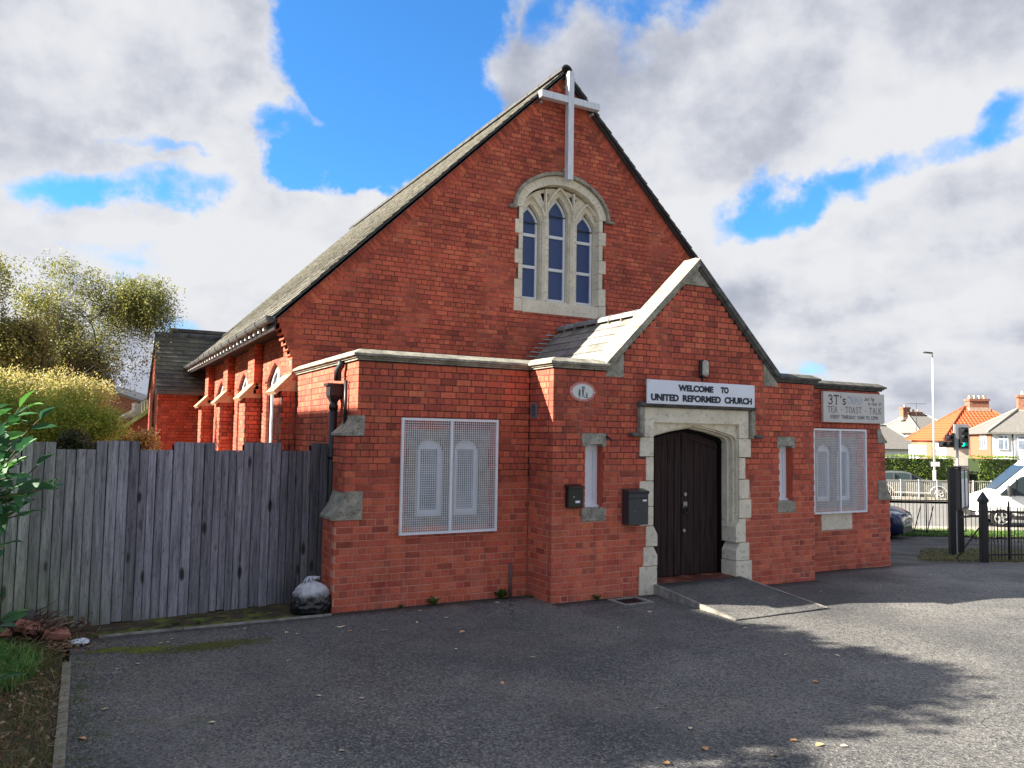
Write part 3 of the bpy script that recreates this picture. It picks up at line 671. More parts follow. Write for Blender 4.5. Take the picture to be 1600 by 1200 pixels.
# --- stone weatherings of the wing buttresses (concave slope)
def wing_stone(x_in, xt, xb, z0, z1, mirror=False):
    f = (lambda x: W2-x) if mirror else (lambda x: x)
    prof = [(x_in, z0), (x_in, z1)]
    for i in range(7):
        t = i/6; prof.append((xt+(xb-xt)*(1-math.cos(t*math.pi/2))**.9, z1-(z1-z0-.03)*math.sin(t*math.pi/2)*1.0 if False else z1-(z1-z0-.03)*t))
    # concave: steeper at the top, flatter at the foot
    prof = [(x_in, z0), (x_in, z1)] + [(xt+(xb-xt)*(t**1.7), z1-(z1-z0-.03)*t) for t in [i/6 for i in range(7)]] + [(xb, z0)]
    prof = [(f(x), z) for x, z in prof]
    MB().prism(prof, [], lambda u, v, d: Vector((u, -.012+d, v)), .55).build('weathering_stone', COPE, church, fix=True)
wing_stone(.095, .0, -.17, 2.15, 2.405); wing_stone(.095, -.13, -.285, 1.115, 1.465)
wing_stone(.095, .0, -.17, 2.15, 2.405, True); wing_stone(.095, -.13, -.285, 1.115, 1.465, True)

# --- copings: sweep pieces
def sweep(name, prof, st, mat, parent=church, mats=None):
    """st: list of (P, A, B): ring point = P + A*a + B*b for each (a,b) of the profile"""
    mb = MB(); n = len(prof); vs = []
    for P, A, B in st:
        for a, b in prof: vs.append(Vector(P)+A*a+B*b)
    fs = [(i*n+k, i*n+(k+1) % n, (i+1)*n+(k+1) % n, (i+1)*n+k) for i in range(len(st)-1) for k in range(n)]
    fs += [tuple(range(n)), tuple((len(st)-1)*n+k for k in range(n-1, -1, -1))]
    mb.add(vs, fs); return mb.build(name, mat, parent, fix=True)
PROF = [(-.28, 0), (.028, 0), (.028, .022), (.05, .026), (.052, .042), (.085, .052), (.085, .082), (-.02, .142), (-.28, .142)]
X, Y, Z = Vector((1, 0, 0)), Vector((0, 1, 0)), Vector((0, 0, 1))
def hpath(pts, normals, joints, mat=COPE, z=3.098):
    """horizontal coping along pts with outward normals per leg, cut into stones"""
    for i in range(len(pts)-1):
        p, q = Vector((*pts[i], z)), Vector((*pts[i+1], z)); nn = normals[i]
        def cn(j):   # mitre vector at vertex j
            a = normals[j-1] if j > 0 else None; b = normals[j] if j < len(normals) else None
            if a is None: return b
            if b is None: return a
            return (a+b)/(1+a.dot(b))
        A0, A1 = cn(i), cn(i+1); ts = [0] + joints[i] + [1]
        for t0, t1 in zip(ts, ts[1:]):
            g = .0025/(q-p).length
            e0 = t0 + (g if t0 > 0 else 0); e1 = t1 - (g if t1 < 1 else 0)
            sweep('coping_stone', PROF, [(p.lerp(q, e0), A0 if t0 == 0 else nn, Z), (p.lerp(q, e1), A1 if t1 == 1 else nn, Z)], mat)
hpath([(0, 3.2), (0, 0), (2.471, 0), (2.471, PY), (3.335, PY)], [-X, -Y, -X, -Y], [[.33, .66], [.33, .66], [], []])
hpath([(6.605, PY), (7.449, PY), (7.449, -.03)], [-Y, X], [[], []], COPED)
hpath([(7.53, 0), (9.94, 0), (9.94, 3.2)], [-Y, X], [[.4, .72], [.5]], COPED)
# sloping gable coping of the porch
def rake():
    u1 = Vector((1, 0, .985)).normalized(); n1 = Vector((-.985, 0, 1)).normalized(); u2 = Vector((-1, 0, .985)).normalized(); n2 = Vector((.985, 0, 1)).normalized()
    f = Vector((3.335, PY, 3.098)); ap = Vector((CXM, PY, 3.098+(CXM-3.335)*.985)); f2 = Vector((W2-3.335, PY, 3.098))
    RP = [(-.30, 0), (.028, 0), (.028, .02), (.062, .03), (.062, .105), (-.04, .128), (-.30, .128)]
    foot = (Z+n1)/(1+Z.dot(n1)); peak = (n1+n2)/(1+n1.dot(n2)); foot2 = (Z+n2)/(1+Z.dot(n2))
    js = [0, .36, .70, 1]
    for a, b in zip(js, js[1:]):
        sweep('gable_coping_stone', RP, [(f.lerp(ap, a+(.001 if a else 0)), -Y, foot if a == 0 else n1), (f.lerp(ap, b-(.001 if b < 1 else 0)), -Y, peak if b == 1 else n1)], COPE)
    for a, b in zip(js, js[1:]):
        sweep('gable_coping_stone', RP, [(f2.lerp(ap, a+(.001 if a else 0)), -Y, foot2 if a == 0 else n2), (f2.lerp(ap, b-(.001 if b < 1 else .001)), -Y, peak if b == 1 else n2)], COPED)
    # kneelers and apex stone, flush with the brick face
    g = lambda u, v, d: Vector((u, PY-.008+d, v))
    MB().prism([(3.31, 3.02), (3.62, 3.02), (3.62, 3.37), (3.345, 3.10)], [], g, .15).build('kneeler_stone', COPE, church, fix=True)
    MB().prism([(W2-3.31, 3.02), (W2-3.345, 3.10), (W2-3.62, 3.37), (W2-3.62, 3.02)], [], g, .15).build('kneeler_stone', COPE, church, fix=True)
    MB().prism([(CXM-.24, 4.46), (CXM+.24, 4.46), (CXM, 4.70)], [], g, .15).build('apex_stone', COPE, church, fix=True)
rake()
# parapet back walls so the rake coping stands on something from behind
MB().prism([(3.40, 3.05), (W2-3.40, 3.05), (CXM, 4.62)], [], lambda u, v, d: Vector((u, PY+.23+d, v)), .06).build('parapet_back', MO, church, fix=True)
MB().box(.1, .2, 2.9, 9.84, 3.2, 2.96).build('flat_roof', SLATED, church)

# --- porch roof: separate slates, ridge tiles, stepped flashing
def slate_tint(base=1): k = R.uniform(.8, 1.22)*base; return (k, k*R.uniform(.97, 1.03), k*R.uniform(.94, 1.05))
def porch_roof():
    rz = 4.20; sl = 1.03; u = Vector((-1, 0, -sl)).normalized(); nrm = Vector((-sl, 0, 1)).normalized()
    rows = 9; ex = .205
    for side in (1, -1):
        par = MB().add([Vector((CXM, -.3, rz-.05)), Vector((CXM, 3.24, rz-.05)), Vector((CXM-side*1.5, 3.24, rz-.05-1.5*sl)), Vector((CXM-side*1.5, -.3, rz-.05-1.5*sl))], [(0, 1, 2, 3)]).build('porch_roof', SLATED, church)
        bulkm = MB()
        uu = Vector((-side, 0, -sl)).normalized(); nn = Vector((-sl*side, 0, 1)).normalized()
        for r in range(rows):
            s0 = .02+r*ex; y = -.36 - (.15 if r % 2 else 0)
            while y < 3.2:
                y1 = min(y+.30, 3.23); ya = max(y, -.36)
                if y1-ya > .05:
                    c0 = Vector((CXM, 0, rz)) + uu*s0; a = c0 + nn*(.004); b = c0 + uu*(ex+.03) + nn*(.016+R.uniform(0, .004))
                    mb = MB() if side == 1 else bulkm
                    P = [Vector((a.x, ya+.003, a.z)), Vector((a.x, y1-.003, a.z)), Vector((b.x, y1-.003, b.z)), Vector((b.x, ya+.003, b.z))]; Q = [p-nn*.008 for p in P]
                    mb.add(P+Q, [(0,1,2,3), (4,7,6,5), (0,4,5,1), (1,5,6,2), (2,6,7,3), (3,7,4,0)], 0, slate_tint())
                    if side == 1: mb.build('slate', SLATEP, par, fix=True)
                y += .30
        if side == -1: bulkm.build('slates', SLATEP, par, kind='stuff', fix=True)
    y = -.3
    while y < 3.15:
        y1 = min(y+.36, 3.22); pts = []; mb = MB(); vs = []
        for yy in (y+.004, y1-.004):
            for rr in (.105, .085):
                for k in range(9): t = math.pi*k/8; vs.append(Vector((CXM+rr*math.cos(t)*1.0, yy, rz-.02+rr*math.sin(t)*1.0)))
        f = []
        for k in range(8): f += [(k, k+1, 18+k+1, 18+k), (9+k+1, 9+k, 27+k, 27+k+1), (k+1, k, 9+k, 9+k+1), (18+k, 18+k+1, 27+k+1, 27+k)]
        f += [(0, 18, 27, 9), (8, 17, 35, 26)]
        mb.add(vs, f, 0, slate_tint()); mb.build('ridge_tile', RIDGE, church, fix=True)
        mb = MB().tube([(CXM, y-.003, rz-.015), (CXM, y+.018, rz-.015)], .112, 14); mb.build('ridge_joint', CONC, church) if y > -.2 else None
        y += .36
    for k in range(8):
        z = 4.10-k*CH; x = CXM - (4.16-z)/sl - .12
        for sg in (1, -1):
            xx = x if sg > 0 else W2-x
            MB().box(xx-.13, NY-.018, z-.012, xx+.13, NY+.002, z+.008).build('step_flashing', LEAD, church)
SLATEP = mk('porch_slate', (.17, .165, .15), (.27, .26, .235), .7, 5, .3, 40, tint=True)
RIDGE = mk('ridge_tile_clay', (.18, .19, .20), (.28, .29, .30), .6, 6, .2, 40, tint=True)
porch_roof()

# --- nave roof
def nave_roof():
    sl = .983; ez = 3.98; ex0 = -.43; apex = Vector((CXM, 0, ez+.02+(CXM-(-.43))*sl))
    SLP = (CXM-ex0)/math.cos(math.atan(sl))
    for side in (1, -1):
        uu = Vector((side, 0, sl)).normalized(); nn = Vector((-sl*side, 0, 1)).normalized(); e0 = Vector((ex0 if side > 0 else W2-ex0, 0, ez+.02))
        P = [e0+Y*3.13, e0+Y*16.75, apex+Y*16.75, apex+Y*3.13]
        mb = MB(); mb.add([p+nn*.0 for p in P]+[p-nn*.07 for p in P], [(0,1,2,3), (4,7,6,5), (0,4,5,1), (1,5,6,2), (2,6,7,3), (3,7,4,0)])
        rf = mb.build('nave_roof', SLATED, church, fix=True)
        sm = MB(); rows = int(SLP/.21)
        for r in range(rows):
            s0 = r*.21 - .03; y = 3.11 - (.14 if r % 2 else 0)
            if side < 0 and r % 3: pass
            while y < 16.7:
                w_ = .28; ya = max(y, 3.10); yb = min(y+w_, 16.76)
                a = e0+uu*s0+nn*(.022+R.uniform(0, .007)); b = e0+uu*(s0+.235)+nn*.004
                Pq = [Vector((a.x, ya+.002, a.z)), Vector((a.x, yb-.002, a.z)), Vector((b.x, yb-.002, b.z)), Vector((b.x, ya+.002, b.z))]; Q = [p-nn*.012 for p in Pq[:2]]
                sm.add(Pq+Q, [(0,1,2,3), (0,4,5,1), (3, 2, 5, 4), (0, 3, 4), (1, 5, 2)], 0, slate_tint()); y += w_
        sm.build('slates', SLATE, rf, kind='stuff')
        # mortar and undercloak along the verge
        Pv = [e0+Y*3.14, apex+Y*3.14]; m2 = MB(); m2.obox((Pv[0]+Pv[1])/2 - nn*.045 + Y*.04, uu*SLP/2, nn*.018, Y*.05); m2.build('verge_mortar', COPE, rf)
    y = 3.08; k = 0
    while y < 16.7:
        mb = MB(); vs = []; 
        for yy in (y+.004, y+.44):
            for rr in (.13, .10):
                for q in range(9): t = math.pi*q/8; vs.append(apex+Vector((rr*math.cos(t), yy, -.045+rr*math.sin(t)*1.1)))
        f = []
        for q in range(8): f += [(q, q+1, 18+q+1, 18+q), (9+q+1, 9+q, 27+q, 27+q+1), (q+1, q, 9+q, 9+q+1), (18+q, 18+q+1, 27+q+1, 27+q)]
        f += [(0, 18, 27, 9), (8, 17, 35, 26)]
        mb.add(vs, f, 0, slate_tint(.6)); mb.build('ridge_tile', SLATED, church, fix=True); y += .45
    # gutter with joints, fascia and white dentils
    gx = ex0-.05
    vs = []; prof = [(-.065, .03), (-.062, -.01), (-.04, -.045), (0, -.06), (.04, -.045), (.062, -.01), (.065, .03), (.05, .03), (.03, -.025), (0, -.04), (-.03, -.025), (-.05, .03)]
    sweep('gutter', prof, [(Vector((gx, 3.05, ez-.02)), X, Z), (Vector((gx, 16.8, ez-.02)), X, Z)], IRONG)
    for yy in [3.08+.92*i for i in range(15)]: sweep('gutter_joint', [(-.078, .04), (-.075, -.012), (-.045, -.058), (0, -.075), (.045, -.058), (.075, -.012), (.078, .04)], [(Vector((gx, yy, ez-.02)), X, Z), (Vector((gx, yy+.05, ez-.02)), X, Z)], IRONG)
    MB().box(-.40, 3.16, 3.80, -.375, 16.6, 3.975).build('fascia', IRON, church)
    MB().box(-.37, 3.30, 3.90, .1, 16.4, 3.96).build('soffit', DOORW, church)
    y = 3.75
    while y < 16:
        MB().box(-.455, y, 3.84, -.402, y+.075, 3.94).build('dentil', WPAINT, church); y += .42
    MB().tube([(gx, 16.5, 3.95), (gx, 16.5, 3.7), (gx+.15, 16.5, 3.6)], .04).build('gutter_outlet', IRON, church)
IRONG = mk('painted_gutter', (.06, .062, .066), (.10, .10, .10), .4, 10)
nave_roof()
def transept_roof():
    ridge = Vector((0, TY+1.15, 4.98)); e = Vector((0, TY-.16, 3.26)); uu = (ridge-e); L = uu.length; uu.normalize(); nn = uu.cross(X); nn = -nn if nn.z < 0 else nn
    x0, x1 = TX-.06, 1.2
    P = [e+X*x0, e+X*x1, ridge+X*x1, ridge+X*x0]; mb = MB(); mb.add(P+[p-nn*.06 for p in P], [(0,1,2,3), (4,7,6,5), (0,4,5,1), (1,5,6,2), (2,6,7,3), (3,7,4,0)])
    rf = mb.build('transept_roof', SLATED, church, fix=True); sm = MB(); r = 0
    while r*.155 < L-.1:
        s = r*.155; x = x0-(.15 if r % 2 else 0)
        while x < x1:
            a = e+uu*s+nn*.024; b = e+uu*(s+.18)+nn*.005; xa = max(x, x0)
            Pq = [Vector((xa+.004, a.y, a.z)), Vector((x+.296, a.y, a.z)), Vector((x+.296, b.y, b.z)), Vector((xa+.004, b.y, b.z))]; Q = [p-nn*.015 for p in Pq[:2]]
            sm.add(Pq+Q, [(0,1,2,3), (0,4,5,1), (3,2,5,4), (0,3,4), (1,5,2)], 0, slate_tint(1.1)); x += .30
        r += 1
    sm.build('slates', SLATE2, rf, kind='stuff', fix=True)
    b = ridge.copy(); e2 = Vector((0, TY+3.5, 3.2)); P = [e2+X*x0, e2+X*x1, b+X*x1, b+X*x0]; MB().add(P+[p-Z*.08 for p in P], [(0,1,2,3), (4,7,6,5), (0,4,5,1), (1,5,6,2), (2,6,7,3), (3,7,4,0)]).build('transept_roof', SLATED, church, fix=True)
    x = x0
    while x < x1: MB().tube([ridge+X*x-Z*.03, ridge+X*(x+.44)-Z*.03], .10, 8).build('ridge_tile', SLATED, church); x += .45
    MB().box(-.72, 16.8, 4.5, 2.5, 17.4, 5.22).build('rear_roof', COPED, church)
    MB().box(-.76, 16.72, 5.22, 2.5, 17.5, 5.32).build('rear_ridge', SLATED, church)
    MB().tube([(-.10, TY-.06, 3.2), (-.10, TY-.06, .5)], .045).build('downpipe', IRON, church)
    MB().box(x0, TY-.25, 3.16, .1, TY-.14, 3.26).build('eaves_gutter', IRONG, church)
SLATE2 = mk('dark_slate', (.045, .045, .045), (.10, .105, .085), .8, 1.6, .3, 40, tint=True, c3=(.10, .10, .05))
transept_roof()

# --- great window in the gable
def great_window():
    g = lambda y: (lambda u, v, d: Vector((u, y+d, v)))
    gwp = bpy.data.objects.new('great_window', bpy.data.meshes.new('great_window'))
    # sub-frame stone (tracery slab) is the part; stones, frames are its children
    L = [(WCX-.865+i*.6375, WCX-.865+i*.6375+.455) for i in range(3)]; hd = [(6.30, 6.63), (6.50, 6.86), (6.30, 6.63)]
    def lancet(a, b, zb, zs, za, s=1.0, n=5):
        c = (a+b)/2; hw = (b-a)/2
        pts = [(a, zb), (b, zb)]
        for i in range(n+1):
            q = i/n; pts.append((c+hw*(1-q**1.7), zs+(za-zs)*q))
        for i in range(n-1, -1, -1):
            q = i/n; pts.append((c-hw*(1-q**1.7), zs+(za-zs)*q))
        return pts
    intr = [(WCX+.87*(1-i/10), arch(1-i/10, 6.45, .56, .87)) for i in range(0, 21)]
    outer = [(WCX-.87, 4.70), (WCX+.87, 4.70)] + intr
    voids = [[(WCX-.27, 6.74), (WCX-.22, 6.86), (WCX-.27, 6.91), (WCX-.42, 6.86), (WCX-.36, 6.72)], [(WCX+.27, 6.74), (WCX+.36, 6.72), (WCX+.42, 6.86), (WCX+.27, 6.91), (WCX+.22, 6.86)]]
    tr = MB().prism(outer, [lancet(a, b, 4.78, h[0], h[1]) for (a, b), h in zip(L, hd)]+voids, g(NY+.13), .10).build('great_window', STONE, church, fix=True)
    bk = MB().box(WCX-.85, NY+.30, 6.3, WCX+.85, NY+.31, 6.98).build('tracery_backing', DOORW, tr)
    # front mullions and curved ribs
    for xm in (WCX-.32, WCX+.32):
        MB().prism([(xm-.075, -.02), (xm-.03, -.07), (xm+.03, -.07), (xm+.075, -.02), (xm+.075, .05), (xm-.075, .05)], [], lambda u, v, d: Vector((u, NY+.10+v, 4.74+d)), 1.62).build('mullion', STONE, tr, fix=True)
        MB().box(xm-.018, NY+.06, 6.361, xm+.018, NY+.13, arch((xm-WCX)/.87, 6.45, .56, .87)-.01).build('tracery_rib', STONE, tr)
    def rib(pts):
        mb = MB()
        P = [Vector((x, NY+.095, z)) for x, z in pts]
        for a, b in zip(P, P[1:]): mb.bar(a, b, .035, .07, upv=(0, 1, 0))
        mb.build('tracery_rib', STONE, tr)
    for (a, b), h, k in zip(L, hd, (0, 1, 2)):
        c = (a+b)/2; q = [(c+(.30)*(1-(i/7)**1.7), h[0]+.06+(h[1]-h[0]+.10)*i/7) for i in range(8)]
        rib(q); rib([(2*c-x, z) for x, z in q])
    # frames, bars, panes
    for (a, b), h in zip(L, hd):
        o = lancet(a+.005, b-.005, 4.79, h[0]-.01, h[1]-.02); i_ = lancet(a+.05, b-.05, 4.84, h[0]-.01, h[1]-.09)
        f = MB().prism(o, [i_], g(NY+.235), .05).build('light_frame', WPAINT, tr, fix=True)
        MB().box(a+.0, NY+.228, 4.745, b, NY+.30, 4.785).build('light_sill', WPAINT, tr)
        for z in (5.42, 6.04 if h[0] < 6.4 else 6.07): MB().box(a+.051, NY+.228, z-.028, b-.051, NY+.28, z+.028).build('transom', WPAINT, f)
        MB().box(a+.02, NY+.222, h[0]-.03, b-.02, NY+.234, h[0]-.008).build('saddle_bar', IRON, f)
        MB().prism(lancet(a+.03, b-.03, 4.81, h[0]-.01, h[1]-.05), [], g(NY+.262), .006).build('pane', GLASSD, f, fix=True)
    # jamb stones
    z = 4.76; k = 0; hts = [.35, .30, .27, .30, .27, .24]
    for i, hh in enumerate(hts):
        for s in (-1, 1):
            w_ = 1.035 if (i % 2 == 0) else .955
            x0, x1 = sorted((WCX+s*.868, WCX+s*w_)); MB().box(x0, NY-.012, z+.003, x1, NY+.2, z+hh-.003).build('jamb_stone', STONE, tr, bevel=.006)
        z += hh
    ztop = z
    # voussoirs + hood mould
    def band(h0, r0, h1, r1, zs, y0, th, nm, n, mat, gap=.006):
        cuts = [-1+2*i/n for i in range(n+1)]
        for a, b in zip(cuts, cuts[1:]):
            ts = [a+(b-a)*i/5 for i in range(6)]
            def P(t, hw, rs): 
                s = math.copysign(1-(1-abs(t))**1.25, t); return (WCX+hw*s, arch(s, zs, rs, hw))
            pin = [P(t, h0, r0) for t in ts]; pout = [P(t, h1, r1) for t in ts]
            def sh(p, q, g_=gap): d = Vector((q[0]-p[0], q[1]-p[1])); d = d.normalized()*g_/2 if d.length else d; return (p[0]+d.x, p[1]+d.y)
            pin[0] = sh(pin[0], pin[1]); pin[-1] = sh(pin[-1], pin[-2]); pout[0] = sh(pout[0], pout[1]); pout[-1] = sh(pout[-1], pout[-2])
            MB().prism(pin+pout[::-1], [], g(y0), th).build(nm, mat, tr, fix=True)
    band(.868, .56, 1.035, .725, ztop, NY-.012, .2, 'arch_stone', 9, STONE)
    band(1.045, .735, 1.10, .80, ztop, NY-.075, .12, 'hood_mould', 5, COPE, .002)
    for s in (-1, 1):
        x0, x1 = sorted((WCX+s*1.03, WCX+s*1.20)); MB().box(x0, NY-.085, ztop-.055, x1, NY+.0, ztop-.001).build('hood_stop', COPE, tr, bevel=.012)
    # sill in three stones
    for a, b in ((-1.04, -.87), (-.865, .865), (.87, 1.04)):
        MB().box(WCX+a, NY-.014, 4.50 if abs(a) < .87 else 4.51, WCX+b, NY+.16, 4.755 if abs(a) > .866 else 4.735).build('sill_stone', STONE, tr, bevel=.006)
great_window()

# --- cross on the gable
cross = thing('wall_cross', 'tall silver-white Latin cross fixed to the top of the brick gable', 'cross', (5.02, NY-.2, 8.68))
MB().box(4.95, NY-.26, 7.10, 5.075, NY-.13, 9.24).build('upright', ALU, cross, bevel=.006)
for a, b in ((4.345, 4.949), (5.076, 5.685)): MB().box(a, NY-.258, 8.60, b, NY-.132, 8.735).build('arm', ALU, cross, bevel=.006)
for x, z in ((5.01, 7.35), (5.01, 9.0), (4.42, 8.56), (5.6, 8.56)): MB().box(x-.02, NY-.13, z-.02, x+.02, NY, z+.02).build('bracket', LEAD, cross)
MB().box(4.965, NY-.266, 8.33, 4.985, NY-.262, 8.48).build('peeling_strip', WPAINT, cross)

SURS = mk('dirty_surround_stone', (.20, .165, .13), (.36, .31, .25), .9, 8, .3, 60)
# --- windows of the wings with stone surround
def wing_window(mir):
    f = (lambda x: W2-x) if mir else (lambda x: x)
    def bx(a, b): return tuple(sorted((f(a), f(b))))
    g = lambda y: (lambda u, v, d: Vector((u, y+d, v)))
    lights = [(.80, 1.19), (1.32, 1.71)]
    hol = []
    for a, b in lights:
        pts = [(a, 1.12), (b, 1.12), (b, 1.96), (b-.05, 2.07), (b-.13, 2.11), ((a+b)/2, 2.12), (a+.13, 2.11), (a+.05, 2.07), (a, 1.96)]; hol.append([(f(x), z) for x, z in pts])
    out = [(.69, 1.0), (1.82, 1.0), (1.82, 2.245), (.69, 2.245)]
    sur = MB().prism([(f(x), z) for x, z in out], hol, g(-.006), .19).build('window_surround', SURS, church, fix=True)
    for i in range(5):
        for s in (0, 1):
            w_ = .05 if i % 2 else 0
            a, b = bx(.655+w_, .688) if s == 0 else bx(1.822, 1.855-w_)
            z0 = 1.0+i*.249
            if b-a > .01: MB().box(a, -.008, z0+.003, b, .1, z0+.246).build('jamb_stone', COPE, sur)
    for a, b in lights:
        a0, b0 = bx(a, b); c = (a0+b0)/2
        fr = MB().prism([(a0, 1.12), (b0, 1.12), (b0, 2.12), (a0, 2.12)], [[(a0+.075, 1.20), (b0-.075, 1.20), (b0-.075, 1.985), (a0+.075, 1.985)]], g(.05), .06).build('window', WHITE, church, fix=True)
        MB().prism([(a0+.035, 1.155), (b0-.035, 1.155), (b0-.035, 2.03), (a0+.035, 2.03)], [[(a0+.07, 1.19), (b0-.07, 1.19), (b0-.07, 1.99), (a0+.07, 1.99)]], g(.038), .011).build('casement', WHITE, fr, fix=True)
        MB().box(a0+.05, .085, 1.17, b0-.05, .09, 2.0).build('pane', GLASSL, fr)
    return sur
wing_window(False); wing_window(True)
MB().box(8.335, -.012, .62, 9.124, .1, .93).build('apron_stone', STONE, church, bevel=.006)
# --- window guards
def guard(x0, x1, z0, z1, xm, label):
    t = thing('window_guard', label, 'window guard', ((x0+x1)/2, -.06, z0), 'white mesh window guards')
    fr = MB(); b = .032
    fr.box(x0, -.085, z0, x0+b, -.045, z1); fr.box(x1-b, -.085, z0, x1, -.045, z1); fr.box(x0+b, -.085, z0, x1-b, -.045, z0+b); fr.box(x0+b, -.085, z1-b, x1-b, -.045, z1)
    fr.build('frame', WPAINT, t); MB().box(xm-.016, -.084, z0+b, xm+.016, -.046, z1-b).build('centre_bar', WPAINT, t)
    ms = MB(); n = round((x1-x0)/.0295); k = round((z1-z0)/.0295); w_ = .0026
    for i in range(1, n): x = x0+(x1-x0)*i/n; ms.box(x-w_, -.0665, z0+b, x+w_, -.063, z1-b)
    for i in range(1, k): z = z0+(z1-z0)*i/k; ms.box(x0+b, -.068, z-w_, x1-b, -.0667, z+w_)
    ms.build('mesh', WPAINT, t, kind='stuff')
    for x in (x0+.1, x1-.1):
        for z in (z0+.012, z1-.012): MB().box(x-.012, -.046, z-.01, x+.012, 0, z+.01).build('fixing', WPAINT, t)
guard(.563, 1.942, .905, 2.388, 1.26, 'white square-mesh window guard left of the porch, above the rusty pipe')
guard(8.06, 9.44, .915, 2.388, 8.745, 'white square-mesh window guard under the TEA TOAST TALK board')

# --- narrow windows of the porch
def lancet_window(xc):
    MB().prism([(xc-.205, 2.055), (xc-.13, 2.055), (xc-.13, 2.085), (xc+.135, 2.085), (xc+.135, 2.055), (xc+.19, 2.055), (xc+.19, 2.232), (xc-.205, 2.232)], [], lambda u, v, d: Vector((u, PY-.01+d, v)), .2).build('lintel', COPE, church, fix=True)
    MB().box(xc-.205, PY-.012, 1.045, xc+.19, PY+.14, 1.222).build('sill', COPE, church, bevel=.006)
    z0, z1 = 1.222, 2.085; a, b = xc-.14, xc+.14
    fr = MB().prism([(a, z0), (b, z0), (b, z1), (a, z1)], [[(a+.07, z0+.10), (b-.07, z0+.10), (b-.07, z1-.09), (a+.07, z1-.09)]], lambda u, v, d: Vector((u, PY+.135+d, v)), .05).build('narrow_window', WHITE, church, fix=True)
    MB().box(a+.06, PY+.155, z0+.09, b-.06, PY+.16, z1-.08).build('panel', WHITE, fr)
    MB().box(a, PY+.09, z0+.001, b, PY+.134, z0+.028).build('sill_board', WHITE, fr)
    for s in (a-.025, b): MB().box(s, PY+.024, z0-.02, s+.025, PY+.2, z1+.02).build('brick_reveal', BR, church)
lancet_window(LX1); lancet_window(LX2)

